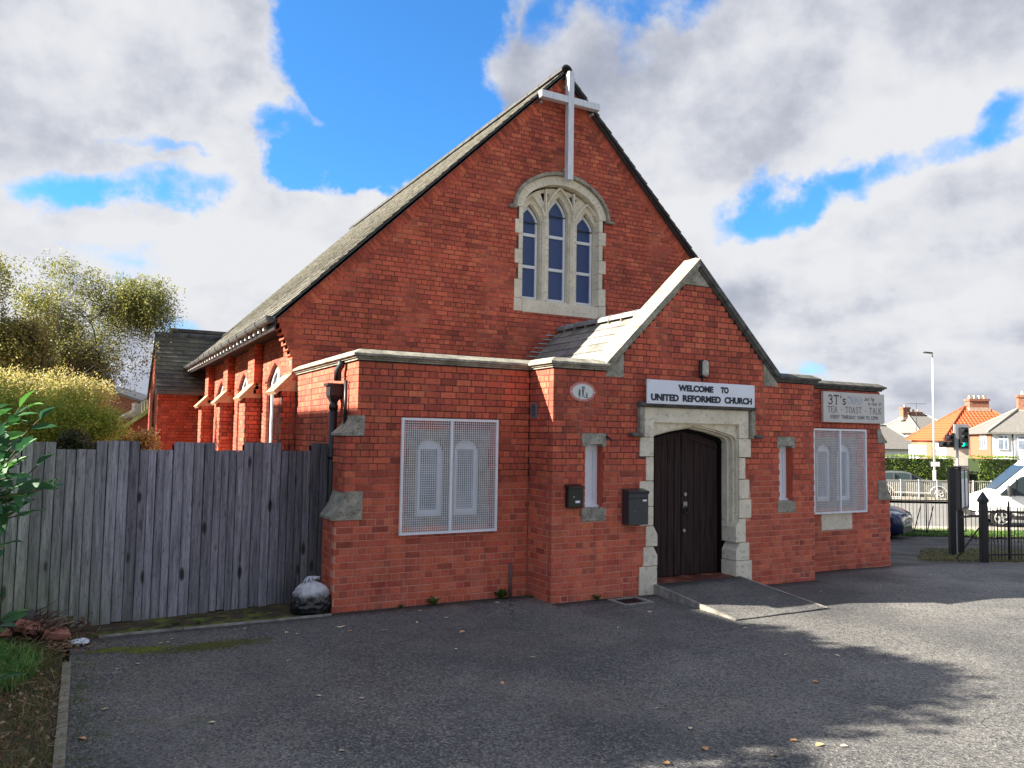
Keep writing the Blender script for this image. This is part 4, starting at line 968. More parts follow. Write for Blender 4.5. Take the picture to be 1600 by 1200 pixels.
# --- doorway
def doorway():
    g = lambda y: (lambda u, v, d: Vector((u, y+d, v)))
    ix0, ix1 = 4.15, 5.79
    sur = MB().prism([(3.955, 2.195), (ix0, 2.195), (ix0, 2.405), (ix1, 2.405), (ix1, 2.195), (5.985, 2.195), (5.985, 2.63), (3.955, 2.63)], [], g(PY-.014), .16).build('door_surround', STONE, church, fix=True)
    L_ = [(3.907, 1.915, 2.19), (4.018, 1.575, 1.91), (3.907, 1.215, 1.57), (3.907, .945, 1.21), (4.018, .655, .94), (3.98, .385, .65), (3.907, -.12, .38)]
    R_ = [(6.035, 1.905, 2.19), (5.918, 1.575, 1.90), (6.0, 1.275, 1.57), (6.04, .985, 1.27), (5.918, .625, .98), (5.99, .355, .62), (6.045, -.14, .35)]
    for s, lst, inner in ((1, L_, ix0), (-1, R_, ix1)):
        for x, z0, z1 in lst:
            inn = inner if z0 > .7 else inner+s*.07
            a, b = sorted((x, inn))
            if .3 < z0 < .66 and z1 > .6:   # chamfer stop
                zt = z1-.12; pts = [(x, z0+.003), (inner+s*.07, z0+.003), (inner+s*.07, zt), (inner, z1-.003), (x, z1-.003)]
                MB().prism(pts, [], g(PY-.014), .3).build('quoin_stone', STONE, sur, fix=True)
            else: MB().box(a, PY-.014, z0+.003, b, PY+.16 if z0 > .7 else PY+.30, z1-.003).build('quoin_stone', STONE, sur, bevel=.005)
    # stepped jamb mouldings
    for y0, y1, dx in ((PY+.02, PY+.09, .012), (PY+.09, PY+.18, .036), (PY+.18, PY+.30, .060)):
        for s, inner in ((1, ix0), (-1, ix1)):
            a, b = sorted((inner-s*.05, inner+s*dx)); MB().box(a, y0+.16 if y0 < PY+.05 else y0+.001, .65, b, y1+.16 if y0 < PY+.05 else y1, 2.12).build('jamb_moulding', STONE, sur) if y0 > PY+.05 else MB().box(a, PY+.03, .65, b, PY+.0895, 2.19).build('jamb_moulding', STONE, sur)
    def tudor(hw, zs, za, n=6):
        pts = []; c = CXM; k = .11
        for i in range(n+1): t = i/n*math.pi*.40; pts.append((c+hw-k+k*math.cos(t), zs+k*.9*math.sin(t)))
        x1, z1 = pts[-1]; pts.append(((x1+c)/2+.02, z1+(za-z1)*.58)); pts.append((c, za))
        return [(c+hw, .10)] + pts + [(2*c-x, z) for x, z in pts[-2::-1]] + [(c-hw, .10)]
    for hw, zs, za, y0, th in ((.81, 2.14, 2.385, PY+.05, .05), (.785, 2.125, 2.36, PY+.1005, .09), (.76, 2.11, 2.335, PY+.191, .10)):
        t = tudor(hw, zs, za); arc = [p for p in t if p[1] >= zs-.001]
        MB().prism([(CXM+.83, zs)]+arc+[(CXM-.83, zs), (CXM-.83, 2.50), (CXM+.83, 2.50)], [], g(y0), th).build('arch_stone', STONE, sur, fix=True)
    # label (hood) moulding
    HP = [(0, 0), (.05, 0), (.085, .035), (.085, .06), (.02, .085), (0, .085)]
    for pts, A, B in (([(3.87, 2.62), (6.07, 2.62)], None, None),):
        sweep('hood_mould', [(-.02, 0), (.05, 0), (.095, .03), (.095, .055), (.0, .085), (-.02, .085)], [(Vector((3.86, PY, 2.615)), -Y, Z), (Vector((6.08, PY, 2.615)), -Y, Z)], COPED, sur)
    for x0, x1 in ((3.865, 3.945), (5.995, 6.075)):
        MB().box(x0, PY-.075, 2.19, x1, PY+.02, 2.614).build('hood_drop', COPE, sur, bevel=.01)
        s = -1 if x0 < 5 else 1; a, b = sorted(((x0+x1)/2, (x0+x1)/2+s*.2)); MB().box(a, PY-.10, 2.195, b, PY, 2.25).build('hood_stop', COPED, sur, bevel=.015)
    # door frame and leaves
    DY = PY+.36
    t = None
    MB().prism([(CXM+.82, .10), (CXM+.82, 2.50), (CXM-.82, 2.50), (CXM-.82, .10)] , [[(x, z if z > .11 else .12) for x, z in tudor(.725, 2.06, 2.29)]], g(PY+.302), .10).build('door_frame', BLACKT, church, fix=True)
    MB().box(CXM-.9, DY+.12, .05, CXM+.9, DY+.16, 2.6).build('door_backing', BLACKT, church)
    for s, nm in ((-1, 'l'), (1, 'r')):
        x_in = CXM+s*.006; x_out = CXM+s*.75
        a, b = sorted((x_in, x_out))
        top = lambda x: 2.33-.19*abs(x-CXM)/.75
        leaf = MB().prism([(a, .13), (b, .13), (b, top(b)), (a, top(a))], [], g(DY+.03), .04).build('door_leaf', DOORW, church, fix=True)
        n = 6; w_ = (b-a)/n
        for i in range(n):
            p, q = a+i*w_+.004, a+(i+1)*w_-.004; zt = lambda x: top(x)-.13; z_ = R.uniform(0, .004)
            edge = (i == (5 if s < 0 else 0))
            MB().prism([(p, .135), (q, .135), (q, top(q)-.005 if edge else zt(q)), (p, top(p)-.005 if edge else zt(p))], [], g(DY+(-.006 if edge else .004)+z_), .03 if not edge else .036).build('plank', DOORW, leaf, fix=True, bevel=.004)
        MB().prism([(a, top(a)-.125), (b, top(b)-.125), (b, top(b)), (a, top(a))], [], g(DY+.0), .03).build('top_rail', DOORW, leaf, fix=True) 
        if s > 0:
            MB().tube([(a+.055, DY-.01, 1.34), (a+.055, DY-.035, 1.34)], .028, 12).build('lock_cylinder', BRASS, leaf)
            MB().box(a+.02, DY-.03, 1.13, a+.10, DY-.005, 1.23).build('handle_plate', BRASS, leaf, bevel=.008)
            ring = MB().tube([(a+.06+.05*math.sin(q*math.pi/6), DY-.05, 1.11-.05*math.cos(q*math.pi/6)) for q in range(13)], .011, 8, cap=False).build('handle', IRON, leaf)
            MB().tube([(a+.035, DY-.01, .80), (a+.035, DY-.03, .80)], .026, 12).build('lock_cylinder', BRASS, leaf)
BLACKT = mk('black_timber', (.005, .004, .005), None, .8, spec=.15)
BRASS = mk('dull_metal', (.32, .28, .27), None, .4, metal=.6)
doorway()
# brick threshold and ramp
thr = []
for i in range(13):
    x = 4.235+i*.113
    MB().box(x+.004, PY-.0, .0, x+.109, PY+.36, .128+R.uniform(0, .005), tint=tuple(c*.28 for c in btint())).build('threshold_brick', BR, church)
def ramp():
    x0, x1, x2, x3 = 4.18, 5.90, 4.02, 5.63; y0, y1 = PY-.012, -2.36
    mb = MB()
    vs = [Vector(p) for p in ((4.20, y0, .125), (5.76, y0, .125), (5.60, y1, .012), (4.06, y1, .012), (4.20, y0, -.15), (5.76, y0, -.15), (5.60, y1, -.15), (4.06, y1, -.15))]
    # subdivide the top a little for an uneven surface
    n = 8; m_ = 6; vv = []
    for j in range(n+1):
        for i in range(m_+1):
            a = vs[0].lerp(vs[1], i/m_); b = vs[3].lerp(vs[2], i/m_); p = a.lerp(b, j/n); p.z += (.004*math.sin(i*2.1+j)+(.0)); vv.append(p)
    ff = [(j*(m_+1)+i, (j+1)*(m_+1)+i, (j+1)*(m_+1)+i+1, j*(m_+1)+i+1) for j in range(n) for i in range(m_)]
    mb.add(vv, ff, smooth=True); mb.add(vs, [(4,7,6,5), (0,4,5,1), (1,5,6,2), (2,6,7,3), (3,7,4,0)]); r = mb.build('ramp', ASPH, kind='structure', fix=True)
    for (a, b, h) in (((4.20, y0, .125), (4.055, y1-.0, .012), .03), ((5.76, y0, .125), (5.605, y1, .012), .022)):
        a = Vector(a); b = Vector(b); s = -1 if a.x < 5 else 1; wd = .042
        o = Vector((s*wd, 0, 0)); P = [a, a+o, b+o, b]
        T = [p+Z*.004 for p in P]; B_ = [Vector((p.x, p.y, -.15)) for p in P]
        MB().add(T+B_, [(0,1,2,3), (4,7,6,5), (0,4,5,1), (1,5,6,2), (2,6,7,3), (3,7,4,0)]).build('ramp_kerb', CONC, kind='structure', fix=True)
ramp()

# --- rainwater pipe and hopper on the wing side
MB().tube([(-.10, .72, 2.62), (-.10, .72, .0)], .052, 12).build('downpipe', IRON, church)
for z in (2.55, 1.9): MB().tube([(-.10, .72, z), (-.10, .72, z-.06)], .062, 12).build('pipe_collar', IRON, church)
hp = MB(); 
for a, b, z0, z1 in ((.10, .10, 2.80, 2.83), (.085, .085, 2.67, 2.80)): hp.box(-.01-2*a, .72-b-.01, z0, -.01, .72+b+.01, z1)
hp.add([Vector(p) for p in ((-.18, .635, 2.67), (-.01, .635, 2.67), (-.01, .805, 2.67), (-.18, .805, 2.67), (-.14, .68, 2.58), (-.06, .68, 2.58), (-.06, .76, 2.58), (-.14, .76, 2.58))], [(0,4,5,1), (1,5,6,2), (2,6,7,3), (3,7,4,0), (4,7,6,5)])
hp.build('rain_hopper', IRON, church)
MB().tube([(-.09, .60, 2.86), (-.09, .60, 3.0), (-.06, .56, 3.06), (-.06, .56, 3.12)], .05, 10).build('downpipe', IRON, church)
MB().tube([(-.035, .40, 2.86), (-.035, .40, 2.2)], .022, 8).build('overflow_pipe', IRON, church)
# air vent on the porch return
vt = thing('air_vent', 'small grey louvred vent high in the shaded corner beside the oval plaque', 'vent', (2.46, -.14, 2.52))
GREYV = mk('grey_vent_plastic', (.16, .18, .22), None, .5)
vf = MB(); vf.box(2.446, -.215, 2.43, 2.470, -.20, 2.63); vf.box(2.446, -.08, 2.43, 2.470, -.065, 2.63); vf.box(2.446, -.20, 2.43, 2.47, -.08, 2.445); vf.box(2.446, -.20, 2.615, 2.47, -.08, 2.63)
vf.build('frame', GREYV, vt)
for i in range(8): MB().obox((2.455, -.14, 2.457+i*.021), X*.008+Z*.006, Y*.06, (X*-.3+Z).normalized()*.0015).build('louvre', GREYV, vt)

# --- lettering: stroke font
FONT = {
 'T': [[(0,1),(.7,1)],[(.35,1),(.35,0)]], 'E': [[(.6,1),(0,1),(0,0),(.6,0)],[(0,.52),(.48,.52)]], 'A': [[(0,0),(.35,1),(.7,0)],[(.13,.36),(.57,.36)]],
 'O': [[(.35+.35*math.cos(a), .5+.5*math.sin(a)) for a in [i*math.pi/8 for i in range(17)]]], 'S': [[(.6,.85),(.45,.98),(.2,.98),(.05,.85),(.05,.68),(.2,.56),(.45,.47),(.6,.33),(.6,.15),(.45,.02),(.2,.02),(.02,.17)]],
 'L': [[(0,1),(0,0),(.55,0)]], 'K': [[(0,1),(0,0)],[(.6,1),(0,.42)],[(.2,.6),(.62,0)]], 'V': [[(0,1),(.35,0),(.7,1)]], 'R': [[(0,0),(0,1),(.4,1),(.58,.88),(.58,.66),(.4,.53),(0,.53)],[(.32,.53),(.62,0)]],
 'Y': [[(0,1),(.34,.5),(.34,0)],[(.68,1),(.34,.5)]], 'H': [[(0,0),(0,1)],[(.62,0),(.62,1)],[(0,.52),(.62,.52)]], 'U': [[(0,1),(0,.25),(.12,.04),(.32,0),(.5,.04),(.62,.25),(.62,1)]],
 'D': [[(0,0),(0,1),(.35,1),(.58,.8),(.62,.5),(.58,.2),(.35,0),(0,0)]], '1': [[(.1,.8),(.32,1),(.32,0)],[(.1,0),(.54,0)]], '0': [[(.3+.28*math.cos(a), .5+.5*math.sin(a)) for a in [i*math.pi/8 for i in range(17)]]],
 'M': [[(0,0),(0,1),(.4,.4),(.8,1),(.8,0)]], '2': [[(.03,.8),(.15,.97),(.4,.98),(.55,.82),(.52,.6),(.02,0),(.58,0)]], 'P': [[(0,0),(0,1),(.4,1),(.58,.87),(.58,.62),(.4,.48),(0,.48)]],
 '3': [[(.03,.85),(.2,1),(.42,.98),(.55,.8),(.45,.58),(.25,.54)],[(.25,.54),(.48,.48),(.58,.27),(.45,.05),(.2,0),(.02,.14)]], "'": [[(.1,1),(.1,.75)]], 's': [[(.42,.58),(.22,.66),(.04,.53),(.14,.37),(.36,.3),(.44,.14),(.26,0),(.02,.08)]],
 '-': [[(.05,.45),(.4,.45)]], 'J': [[(.5,1),(.5,.2),(.35,0),(.12,0),(0,.18)]], 'u': [[(0,.6),(0,.15),(.15,0),(.35,.1),(.4,.6)],[(.4,.2),(.42,0)]], 't': [[(.15,.95),(.15,.1),(.3,0)],[(0,.62),(.32,.62)]], 'p': [[(0,.6),(0,-.3)],[(0,.5),(.2,.62),(.4,.45),(.4,.2),(.2,0),(0,.1)]],
 'o': [[(.2+.2*math.cos(a), .3+.3*math.sin(a)) for a in [i*math.pi/5 for i in range(11)]]], 'n': [[(0,0),(0,.6)],[(0,.45),(.2,.62),(.38,.5),(.4,0)]], 'k': [[(0,0),(0,1)],[(.36,.6),(0,.25)],[(.12,.35),(.4,0)]], 'i': [[(.1,0),(.1,.6)],[(.1,.82),(.1,.9)]], '!': [[(.1,.3),(.1,1)],[(.1,0),(.1,.08)]], 'C': [[(.6,.82),(.45,.98),(.2,.98),(.03,.75),(.0,.5),(.03,.25),(.2,.02),(.45,.02),(.6,.18)]], 'W': [[(0,1),(.22,0),(.45,.7),(.68,0),(.9,1)]], '6': [[(.5,.9),(.3,1),(.08,.8),(0,.4),(.08,.1),(.28,0),(.5,.1),(.55,.32),(.45,.52),(.25,.56),(.05,.42)]],
}
SERIF = {'T': [(0,.93,'v'),(.7,.93,'v'),(.35,0,'h')], 'E': [(.6,.93,'v'),(.6,.07,'v'),(.48,.52,'v')], 'A': [(0,0,'h'),(.7,0,'h')], 'L': [(0,1,'h'),(.55,.07,'v')], 'K': [(0,1,'h'),(0,0,'h'),(.6,1,'h'),(.62,0,'h')], 'V': [(0,1,'h'),(.7,1,'h')], 'R': [(0,0,'h'),(.62,0,'h')], 'Y': [(0,1,'h'),(.68,1,'h'),(.34,0,'h')], 'H': [(0,0,'h'),(0,1,'h'),(.62,0,'h'),(.62,1,'h')], 'U': [(0,1,'h'),(.62,1,'h')], 'M': [(0,0,'h'),(.8,0,'h')], 'P': [(0,0,'h')]}
def lettering(mb, text, x, z, h, thick, y, wscale=1.0, serif=False, slant=0, gap=.28, fit=None, depth=.003):
    """strokes as thin bars standing on a board at depth y, facing -y"""
    def width(c): return .45 if c == ' ' else max(p[0] for s in FONT[c] for p in s)
    tot = sum(width(c)+gap for c in text)-gap
    if fit: wscale = fit/(tot*h)
    u = 0
    for c in text:
        if c != ' ':
            for s in FONT[c]:
                P = [Vector((x+(u+px_+slant*pz_)*h*wscale, y, z+pz_*h)) for px_, pz_ in s]
                for i, (a, b) in enumerate(zip(P, P[1:])):
                    if (b-a).length < 1e-5: continue
                    d = (b-a).normalized()*thick*.35; mb.bar(a-d, b+d, thick, depth+.0002*(i % 2), upv=(0, 1, 0))
            if serif:
                for sx, sz, k in SERIF.get(c, []):
                    p = Vector((x+(u+sx)*h*wscale, y, z+sz*h)); q = Vector((.11*h*wscale, 0, 0)) if k == 'h' else Vector((0, 0, .10*h)); mb.bar(p-q, p+q, thick*.8, depth+.0005, upv=(0, 1, 0))
        u += width(c)+gap
def font_text(name, body, x, z, size, y, mat, parent, width, bold=.006):
    cu = bpy.data.curves.new(name, 'FONT'); cu.body = body; cu.size = size; cu.extrude = .002; cu.offset = bold; cu.align_x = 'LEFT'; cu.space_word = 1.0
    o = bpy.data.objects.new(name, cu); col.objects.link(o); bpy.context.view_layer.update()
    dg = bpy.context.evaluated_depsgraph_get(); me = bpy.data.meshes.new_from_object(o.evaluated_get(dg)); bpy.data.objects.remove(o)
    xs = [v.co.x for v in me.vertices]; s = width/(max(xs)-min(xs)); x0 = min(xs); off = parent_off(parent)
    for v in me.vertices:
        c = v.co.copy(); v.co = Vector((x+(c.x-x0)*s, y-c.z, z+c.y))-off
    me.materials.clear(); me.materials.append(mat); me.name = name
    o = bpy.data.objects.new(name, me); col.objects.link(o); o.parent = parent; return o
ws_ = thing('church_sign', 'long white board reading WELCOME TO UNITED REFORMED CHURCH above the door', 'sign', (4.97, PY-.1, 2.83))
MB().box(3.940, PY-.125, 2.665, 6.002, PY-.097, 3.005).build('board', SIGNW, ws_, bevel=.003)
font_text('lettering', 'WELCOME', 4.50, 2.865, .118, PY-.129, INK, ws_, .665)
font_text('lettering', 'TO', 5.31, 2.865, .118, PY-.129, INK, ws_, .155)
for wd_, xa_, xb_ in (('UNITED', 4.005, 4.505), ('REFORMED', 4.58, 5.31), ('CHURCH', 5.385, 5.94)):
    font_text('lettering', wd_, xa_, 2.715, .125, PY-.129, INK, ws_, xb_-xa_)
for x in (3.965, 4.97, 5.977):
    for z in (2.69, 2.98): MB().tube([(x, PY-.125, z), (x, PY-.129, z)], .006, 8).build('screw', BRASS, ws_)
MB().box(4.1, PY-.097, 2.70, 5.85, PY-.006, 2.74).build('batten', BLACKT, ws_)
ts = thing('tea_sign', "grey 3T's TEA - TOAST - TALK board on the right wing, above the mesh guard", 'sign', (9.16, -.04, 2.77))
MB().box(8.346, -.062, 2.506, 9.978, -.012, 3.043).build('board', SIGNG, ts, bevel=.003)
l1_ = MB(); lettering(l1_, "3T's", 8.475, 2.825, .155, .020, -.0635, serif=True, fit=.44); l1_.build('lettering', INK, ts)
l2_ = MB(); lettering(l2_, "TEA - TOAST - TALK", 8.455, 2.68, .105, .0095, -.0635, serif=True, gap=.30, fit=1.42); l2_.build('lettering', INK2, ts)
l3_ = MB(); lettering(l3_, "EVERY THURSDAY 10AM TO 12PM", 8.525, 2.575, .056, .0085, -.0635, serif=True, gap=.30, fit=1.25); l3_.build('lettering', INK2, ts)
l4_ = MB(); lettering(l4_, "Just Pop", 9.42, 2.915, .062, .006, -.0635, slant=.25, fit=.27); lettering(l4_, "to Dunk it!", 9.52, 2.835, .055, .006, -.0635, slant=.25, fit=.35); l4_.build('lettering', INK2, ts)
dr = MB()
def ell(mb, cx, cz, rx, rz_, th=.007, n=14, a0=0, a1=2*math.pi, y=-.0635):
    P = [Vector((cx+rx*math.cos(a0+(a1-a0)*i/n), y, cz+rz_*math.sin(a0+(a1-a0)*i/n))) for i in range(n+1)]
    for a, b in zip(P, P[1:]): mb.bar(a, b, th, .003, upv=(0, 1, 0))
ell(dr, 9.02, 2.90, .045, .055); ell(dr, 9.02, 2.965, .05, .012); ell(dr, 9.135, 2.905, .06, .062); ell(dr, 9.27, 2.905, .075, .065, a0=-2, a1=3.2); ell(dr, 9.135, 2.90, .03, .03); ell(dr, 9.26, 2.90, .035, .03)
dr.build('cup_and_toast_print', INKB, ts)
# oval plaque
op = thing('oval_plaque', 'oval white plaque with pink rim and grey figures above the black letterbox', 'plaque', (2.93, PY-.02, 2.79))
def oval(rx, rz_, y0, y1, n=40): return [(2.93+rx*math.cos(2*math.pi*i/n), 2.79+rz_*math.sin(2*math.pi*i/n)) for i in range(n)]
MB().prism(oval(.208, .134, 0, 0), [], lambda u, v, d: Vector((u, PY-.014+d, v)), .014).build('rim', mk('pink_rim', (.50, .16, .15), (.62, .26, .24), .4, 20), op, fix=True)
MB().prism(oval(.168, .104, 0, 0), [], lambda u, v, d: Vector((u, PY-.018+d, v)), .0035).build('face', mk('plaque_white', (.66, .69, .66), None, .3), op, fix=True)
fg = MB(); yb = PY-.0195
def blobp(cx, cz, rx, rz_): fg.prism([(cx+rx*math.cos(2*math.pi*i/12), cz+rz_*math.sin(2*math.pi*i/12)) for i in range(12)], [], lambda u, v, d: Vector((u, yb+d, v)), .0015)
def ln(a, b, t): fg.bar((a[0], yb, a[1]), (b[0], yb, b[1]), t, .002, upv=(0, 1, 0))
blobp(2.875, 2.765, .017, .045); blobp(2.88, 2.81, .012, .016); ln((2.868, 2.72), (2.866, 2.705), .008); ln((2.883, 2.72), (2.885, 2.705), .008)
blobp(2.928, 2.845, .016, .019); blobp(2.930, 2.795, .017, .036); ln((2.925, 2.77), (2.922, 2.712), .011); ln((2.937, 2.77), (2.952, 2.715), .011); ln((2.942, 2.815), (2.962, 2.83), .009); ln((2.962, 2.83), (2.952, 2.868), .008); ln((2.952, 2.715), (2.972, 2.711), .008)
blobp(2.993, 2.742, .014, .022); blobp(2.993, 2.77, .009, .011); ln((2.965, 2.713), (3.02, 2.713), .011)
fg.build('figures', mk('plaque_grey', (.10, .12, .13), None, .5), op)
for x in (2.74, 3.12): MB().tube([(x, PY-.018, 2.785), (x, PY-.022, 2.785)], .008, 8).build('screw', WPAINT, op)
# bulkhead lamp
lp = thing('bulkhead_lamp', 'rounded bulkhead wall lamp with cream glass and black back, above the church sign', 'wall lamp', (5.03, PY-.05, 3.2))
MB().box(4.985, PY-.05, 3.09, 5.115, PY-.0, 3.345).build('back', IRON, lp, bevel=.015)
MB().box(4.992, PY-.12, 3.10, 5.108, PY-.051, 3.335).build('lens', CREAM, lp, bevel=.028)
MB().tube([(5.05, PY-.02, 3.09), (5.05, PY-.02, 3.03)], .012).build('cable', IRON, lp)
# letterboxes
b1 = thing('letterbox', 'small glossy black letterbox left of the narrow window', 'letterbox', (2.79, PY-.05, 1.24), 'wall letterboxes')
MB().box(2.668, PY-.10, 1.238, 2.905, PY-.006, 1.50).build('body', BLACKP, b1, bevel=.012)
MB().prism([(PY-.125, 1.49), (PY-.006, 1.52), (PY-.006, 1.545), (PY-.125, 1.515)], [], lambda u, v, d: Vector((2.660+d, u, v)), .252).build('lid', BLACKP, b1, fix=True, bevel=.004)
MB().tube([(2.745, PY-.10, 1.385), (2.745, PY-.112, 1.385)], .012, 10).build('lock', BRASS, b1)
MB().box(2.775, PY-.1025, 1.305, 2.845, PY-.0995, 1.335).build('name_label', WHITE, b1)
b2 = thing('letterbox', 'large dark grey letterbox beside the stone door surround', 'letterbox', (3.82, PY-.07, .98), 'wall letterboxes')
MB().box(3.60, PY-.17, .985, 3.935, PY-.016, 1.44).build('body', GREYM, b2, bevel=.006)
MB().prism([(PY-.175, 1.405), (PY-.016, 1.44), (PY-.016, 1.475), (PY-.19, 1.445)], [], lambda u, v, d: Vector((3.592+d, u, v)), .35).build('lid', GREYM, b2, fix=True, bevel=.003)
MB().box(3.625, PY-.178, 1.34, 3.915, PY-.171, 1.36).build('slot', BLACKP, b2)
MB().box(3.835, PY-.1745, 1.305, 3.90, PY-.171, 1.33).build('name_label', WHITE, b2)
MB().tube([(3.70, PY-.17, 1.17), (3.70, PY-.178, 1.17)], .008, 8).build('lock', BRASS, b2)
tag(MB().tube([(2.19, -.035, -.05), (2.19, -.035, .45)], .022, 8).build('pipe_stub', mk('rusty_purple_pipe', (.09, .07, .085), (.14, .09, .09), .7, 30)), 'short dull pipe standing against the wing wall near the inner corner', 'pipe')
tag(MB().tube([(3.33, PY, 2.19), (3.345, PY-.07, 2.165), (3.37, PY-.09, 2.13)], .014, 8).build('wall_hook', IRON), 'rusty iron hook in the brickwork between narrow window and doorway', 'hook')

# ------------------------------------------------------------------ board fence
FD = Vector((.9922, .1246, 0)); FN = Vector((.1246, -.9922, 0)); F0 = Vector((-3.06, .437, 0))
fence = thing('board_fence', 'weathered grey board fence with castellated top running up to the left wing', 'fence', (-2, .57, 0))
def fence_boards():
    groups = [(-.95, -.60, 2.03, 3), (-.60, -.172, 2.035, 4), (-.172, .22, 1.955, 4), (.22, .668, 2.05, 4), (.668, 1.035, 1.95, 4), (1.035, 1.502, 2.04, 4), (1.502, 1.855, 1.945, 4), (1.855, 2.325, 2.045, 4), (2.325, 2.72, 1.94, 4), (2.72, 2.97, 2.04, 2)]
    for gi, (a, b, h, n) in enumerate(groups):
        w_ = (b-a)/n
        MB().obox(F0+FD*((a+b)/2)-FN*.034+Z*(h/2-.01), FD*((b-a)/2+.012), FN*.008, Z*(h/2-.02)).build('backing_board', BLACKT0, fence)
        for i in range(n):
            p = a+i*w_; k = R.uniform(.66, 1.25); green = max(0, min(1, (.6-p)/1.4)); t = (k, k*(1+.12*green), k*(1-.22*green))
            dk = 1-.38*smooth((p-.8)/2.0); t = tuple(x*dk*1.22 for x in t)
            lean = R.uniform(-.002, .002); z0 = R.uniform(-.01, .03); hh = h+R.uniform(-.004, .004); off = R.uniform(0, .012)
            mb = MB(); o = F0+FD*(p+.003)+FN*off; w1 = w_-.006
            g = .9*w1
            def P(u, v, d): return o + FD*(u+lean*v) + FN*(-d) + Z*v
            # slightly cupped board: five columns
            cs = [0, .07, .5, .93, 1]; dep = [.007, 0, -.002, 0, .007]
            fr = []; 
            for v in (z0, z0+.5, 1.2, hh):
                for c, dd in zip(cs, dep): fr.append(P(c*w1, v, dd))
            n_ = 5; fs = [(j*5+i_, j*5+i_+1, (j+1)*5+i_+1, (j+1)*5+i_) for j in range(3) for i_ in range(4)]
            bk = [P(0, z0, .02), P(w1, z0, .02), P(w1, hh, .02), P(0, hh, .02)]
            vs = fr+bk; fs += [(0, 15, 23, 20), (4, 21, 22, 19), (15, 16, 17, 18, 19, 22, 23), (0, 20, 21, 4, 3, 2, 1), (20, 23, 22, 21)]
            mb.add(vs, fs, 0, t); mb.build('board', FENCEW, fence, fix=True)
    for z in (.35, 1.05, 1.65):
        a = F0-FD*.9-FN*.05+Z*z; b = F0+FD*2.95-FN*.05+Z*z; MB().bar(a, b, .04, .08).build('rail', FENCEW, fence)
    for p in (-.9, .9, 2.85): a = F0+FD*p-FN*.11; MB().bar(a-Z*.1, a+Z*1.9, .09, .09, upv=(1, 0, 0)).build('post', FENCEW, fence)
fence_boards()
fence2 = thing('board_fence', 'short run of pale greenish fence boards with a middle rail at the far left', 'fence', (-4.4, .25, 0))
PALEW = mk('pale_green_timber', (.16, .16, .10), (.30, .29, .20), .9, 4, .4, 30, stretch=(6, 6, .6), tint=True)
for i in range(12):
    p = -2.26+i*.108; k = R.uniform(.8, 1.15); MB().obox(F0+FD*(p+.05)-FN*.02+Z*.93, FD*.05, FN*.01, Z*.93, tint=(k, k, k)).build('board', PALEW, fence2)
MB().bar(F0-FD*2.3+FN*.02+Z*.95, F0-FD*.97+FN*.02+Z*.95, .04, .09).build('rail', PALEW, fence2)

# edging kerbs of the yard
KERBM = mk('mossy_kerb_concrete', (.12, .12, .07), (.27, .25, .20), .95, 5, .5, 60, c3=(.07, .075, .03), contrast=(.3, .62))
def kerb_run(a, b, n, w_=.055, h=.035, m_=None):
    a = Vector(a); b = Vector(b)
    for i in range(n):
        p = a.lerp(b, (i+.006)/n); q = a.lerp(b, (i+.994)/n); q = q+Vector((R.uniform(-.004, .004), R.uniform(-.004, .004), 0))
        MB().bar(p+Z*(h-.06), q+Z*(h-.06+R.uniform(-.003, .003)), w_, .12).build('edging_kerb', m_ or CONC, kind='structure')
kerb_run((-3.02, -1.03, 0), (-3.02, -6.2, 0), 6, .070, .030, KERBM)
kerb_run((-2.75, -.07, 0), (-.27, -.09, 0), 3, .04, .02)
# moss strip along the fence foot
def rough_patch(name, pts_fn, nx, ny, mat, h, kind='stuff', seed=1):
    mb = MB(); vs = []; fs = []
    for j in range(ny+1):
        for i in range(nx+1):
            x, y = pts_fn(i/nx, j/ny); n = noise.noise(Vector((x*5, y*5, seed)))*.5+noise.noise(Vector((x*19, y*19, seed)))*.3+noise.noise(Vector((x*60, y*60, seed)))*.2
            e = min(1, 4*min(i/nx, 1-i/nx, 4*j/ny, 4*(1-j/ny)))
            vs.append(Vector((x, y, gz(x, y)+.004+max(-.01, h*(n*.9+.25)*e))))
    for j in range(ny):
        for i in range(nx): a = j*(nx+1)+i; fs.append((a, a+1, a+nx+2, a+nx+1))
    mb.add(vs, fs, smooth=True); return mb.build(name, mat, kind=kind)
MOSSD = mk('moss_and_silt', (.020, .020, .014), (.12, .145, .022), .95, 6, .9, 70, contrast=(.38, .6))
mo = rough_patch('moss', lambda u, v: (-3.0+u*2.72, -.05+v*(.50+.33*u)), 110, 24, MOSSD, .03); tag(mo, 'band of green moss and dark silt along the foot of the grey fence', 'moss')

def blades(mb, x, y, n, h, spread, lean, tints, wd=.004, z=None):
    for _ in range(n):
        a = R.uniform(0, 6.283); r = spread*math.sqrt(R.random()); px_, py_ = x+r*math.cos(a), y+r*math.sin(a); z0 = gz(px_, py_)-.005 if z is None else z
        hh = h*R.uniform(.5, 1.15); d = R.uniform(0, 6.283); l = lean*hh*R.uniform(.2, 1.4); dx, dy = math.cos(d)*l, math.sin(d)*l; s = Vector((-math.sin(d), math.cos(d), 0))*wd*R.uniform(.7, 1.4)
        p0 = Vector((px_, py_, z0)); p1 = p0+Vector((dx*.35, dy*.35, hh*.6)); p2 = p0+Vector((dx, dy, hh*R.uniform(.75, 1)))
        mb.add([p0-s, p0+s, p1+s*.8, p1-s*.8, p2], [(0, 1, 2, 3), (3, 2, 4)], 0, R.choice(tints))
LEAFT = mk('grass_blades', (.5, .5, .5), None, .7, tint=True)
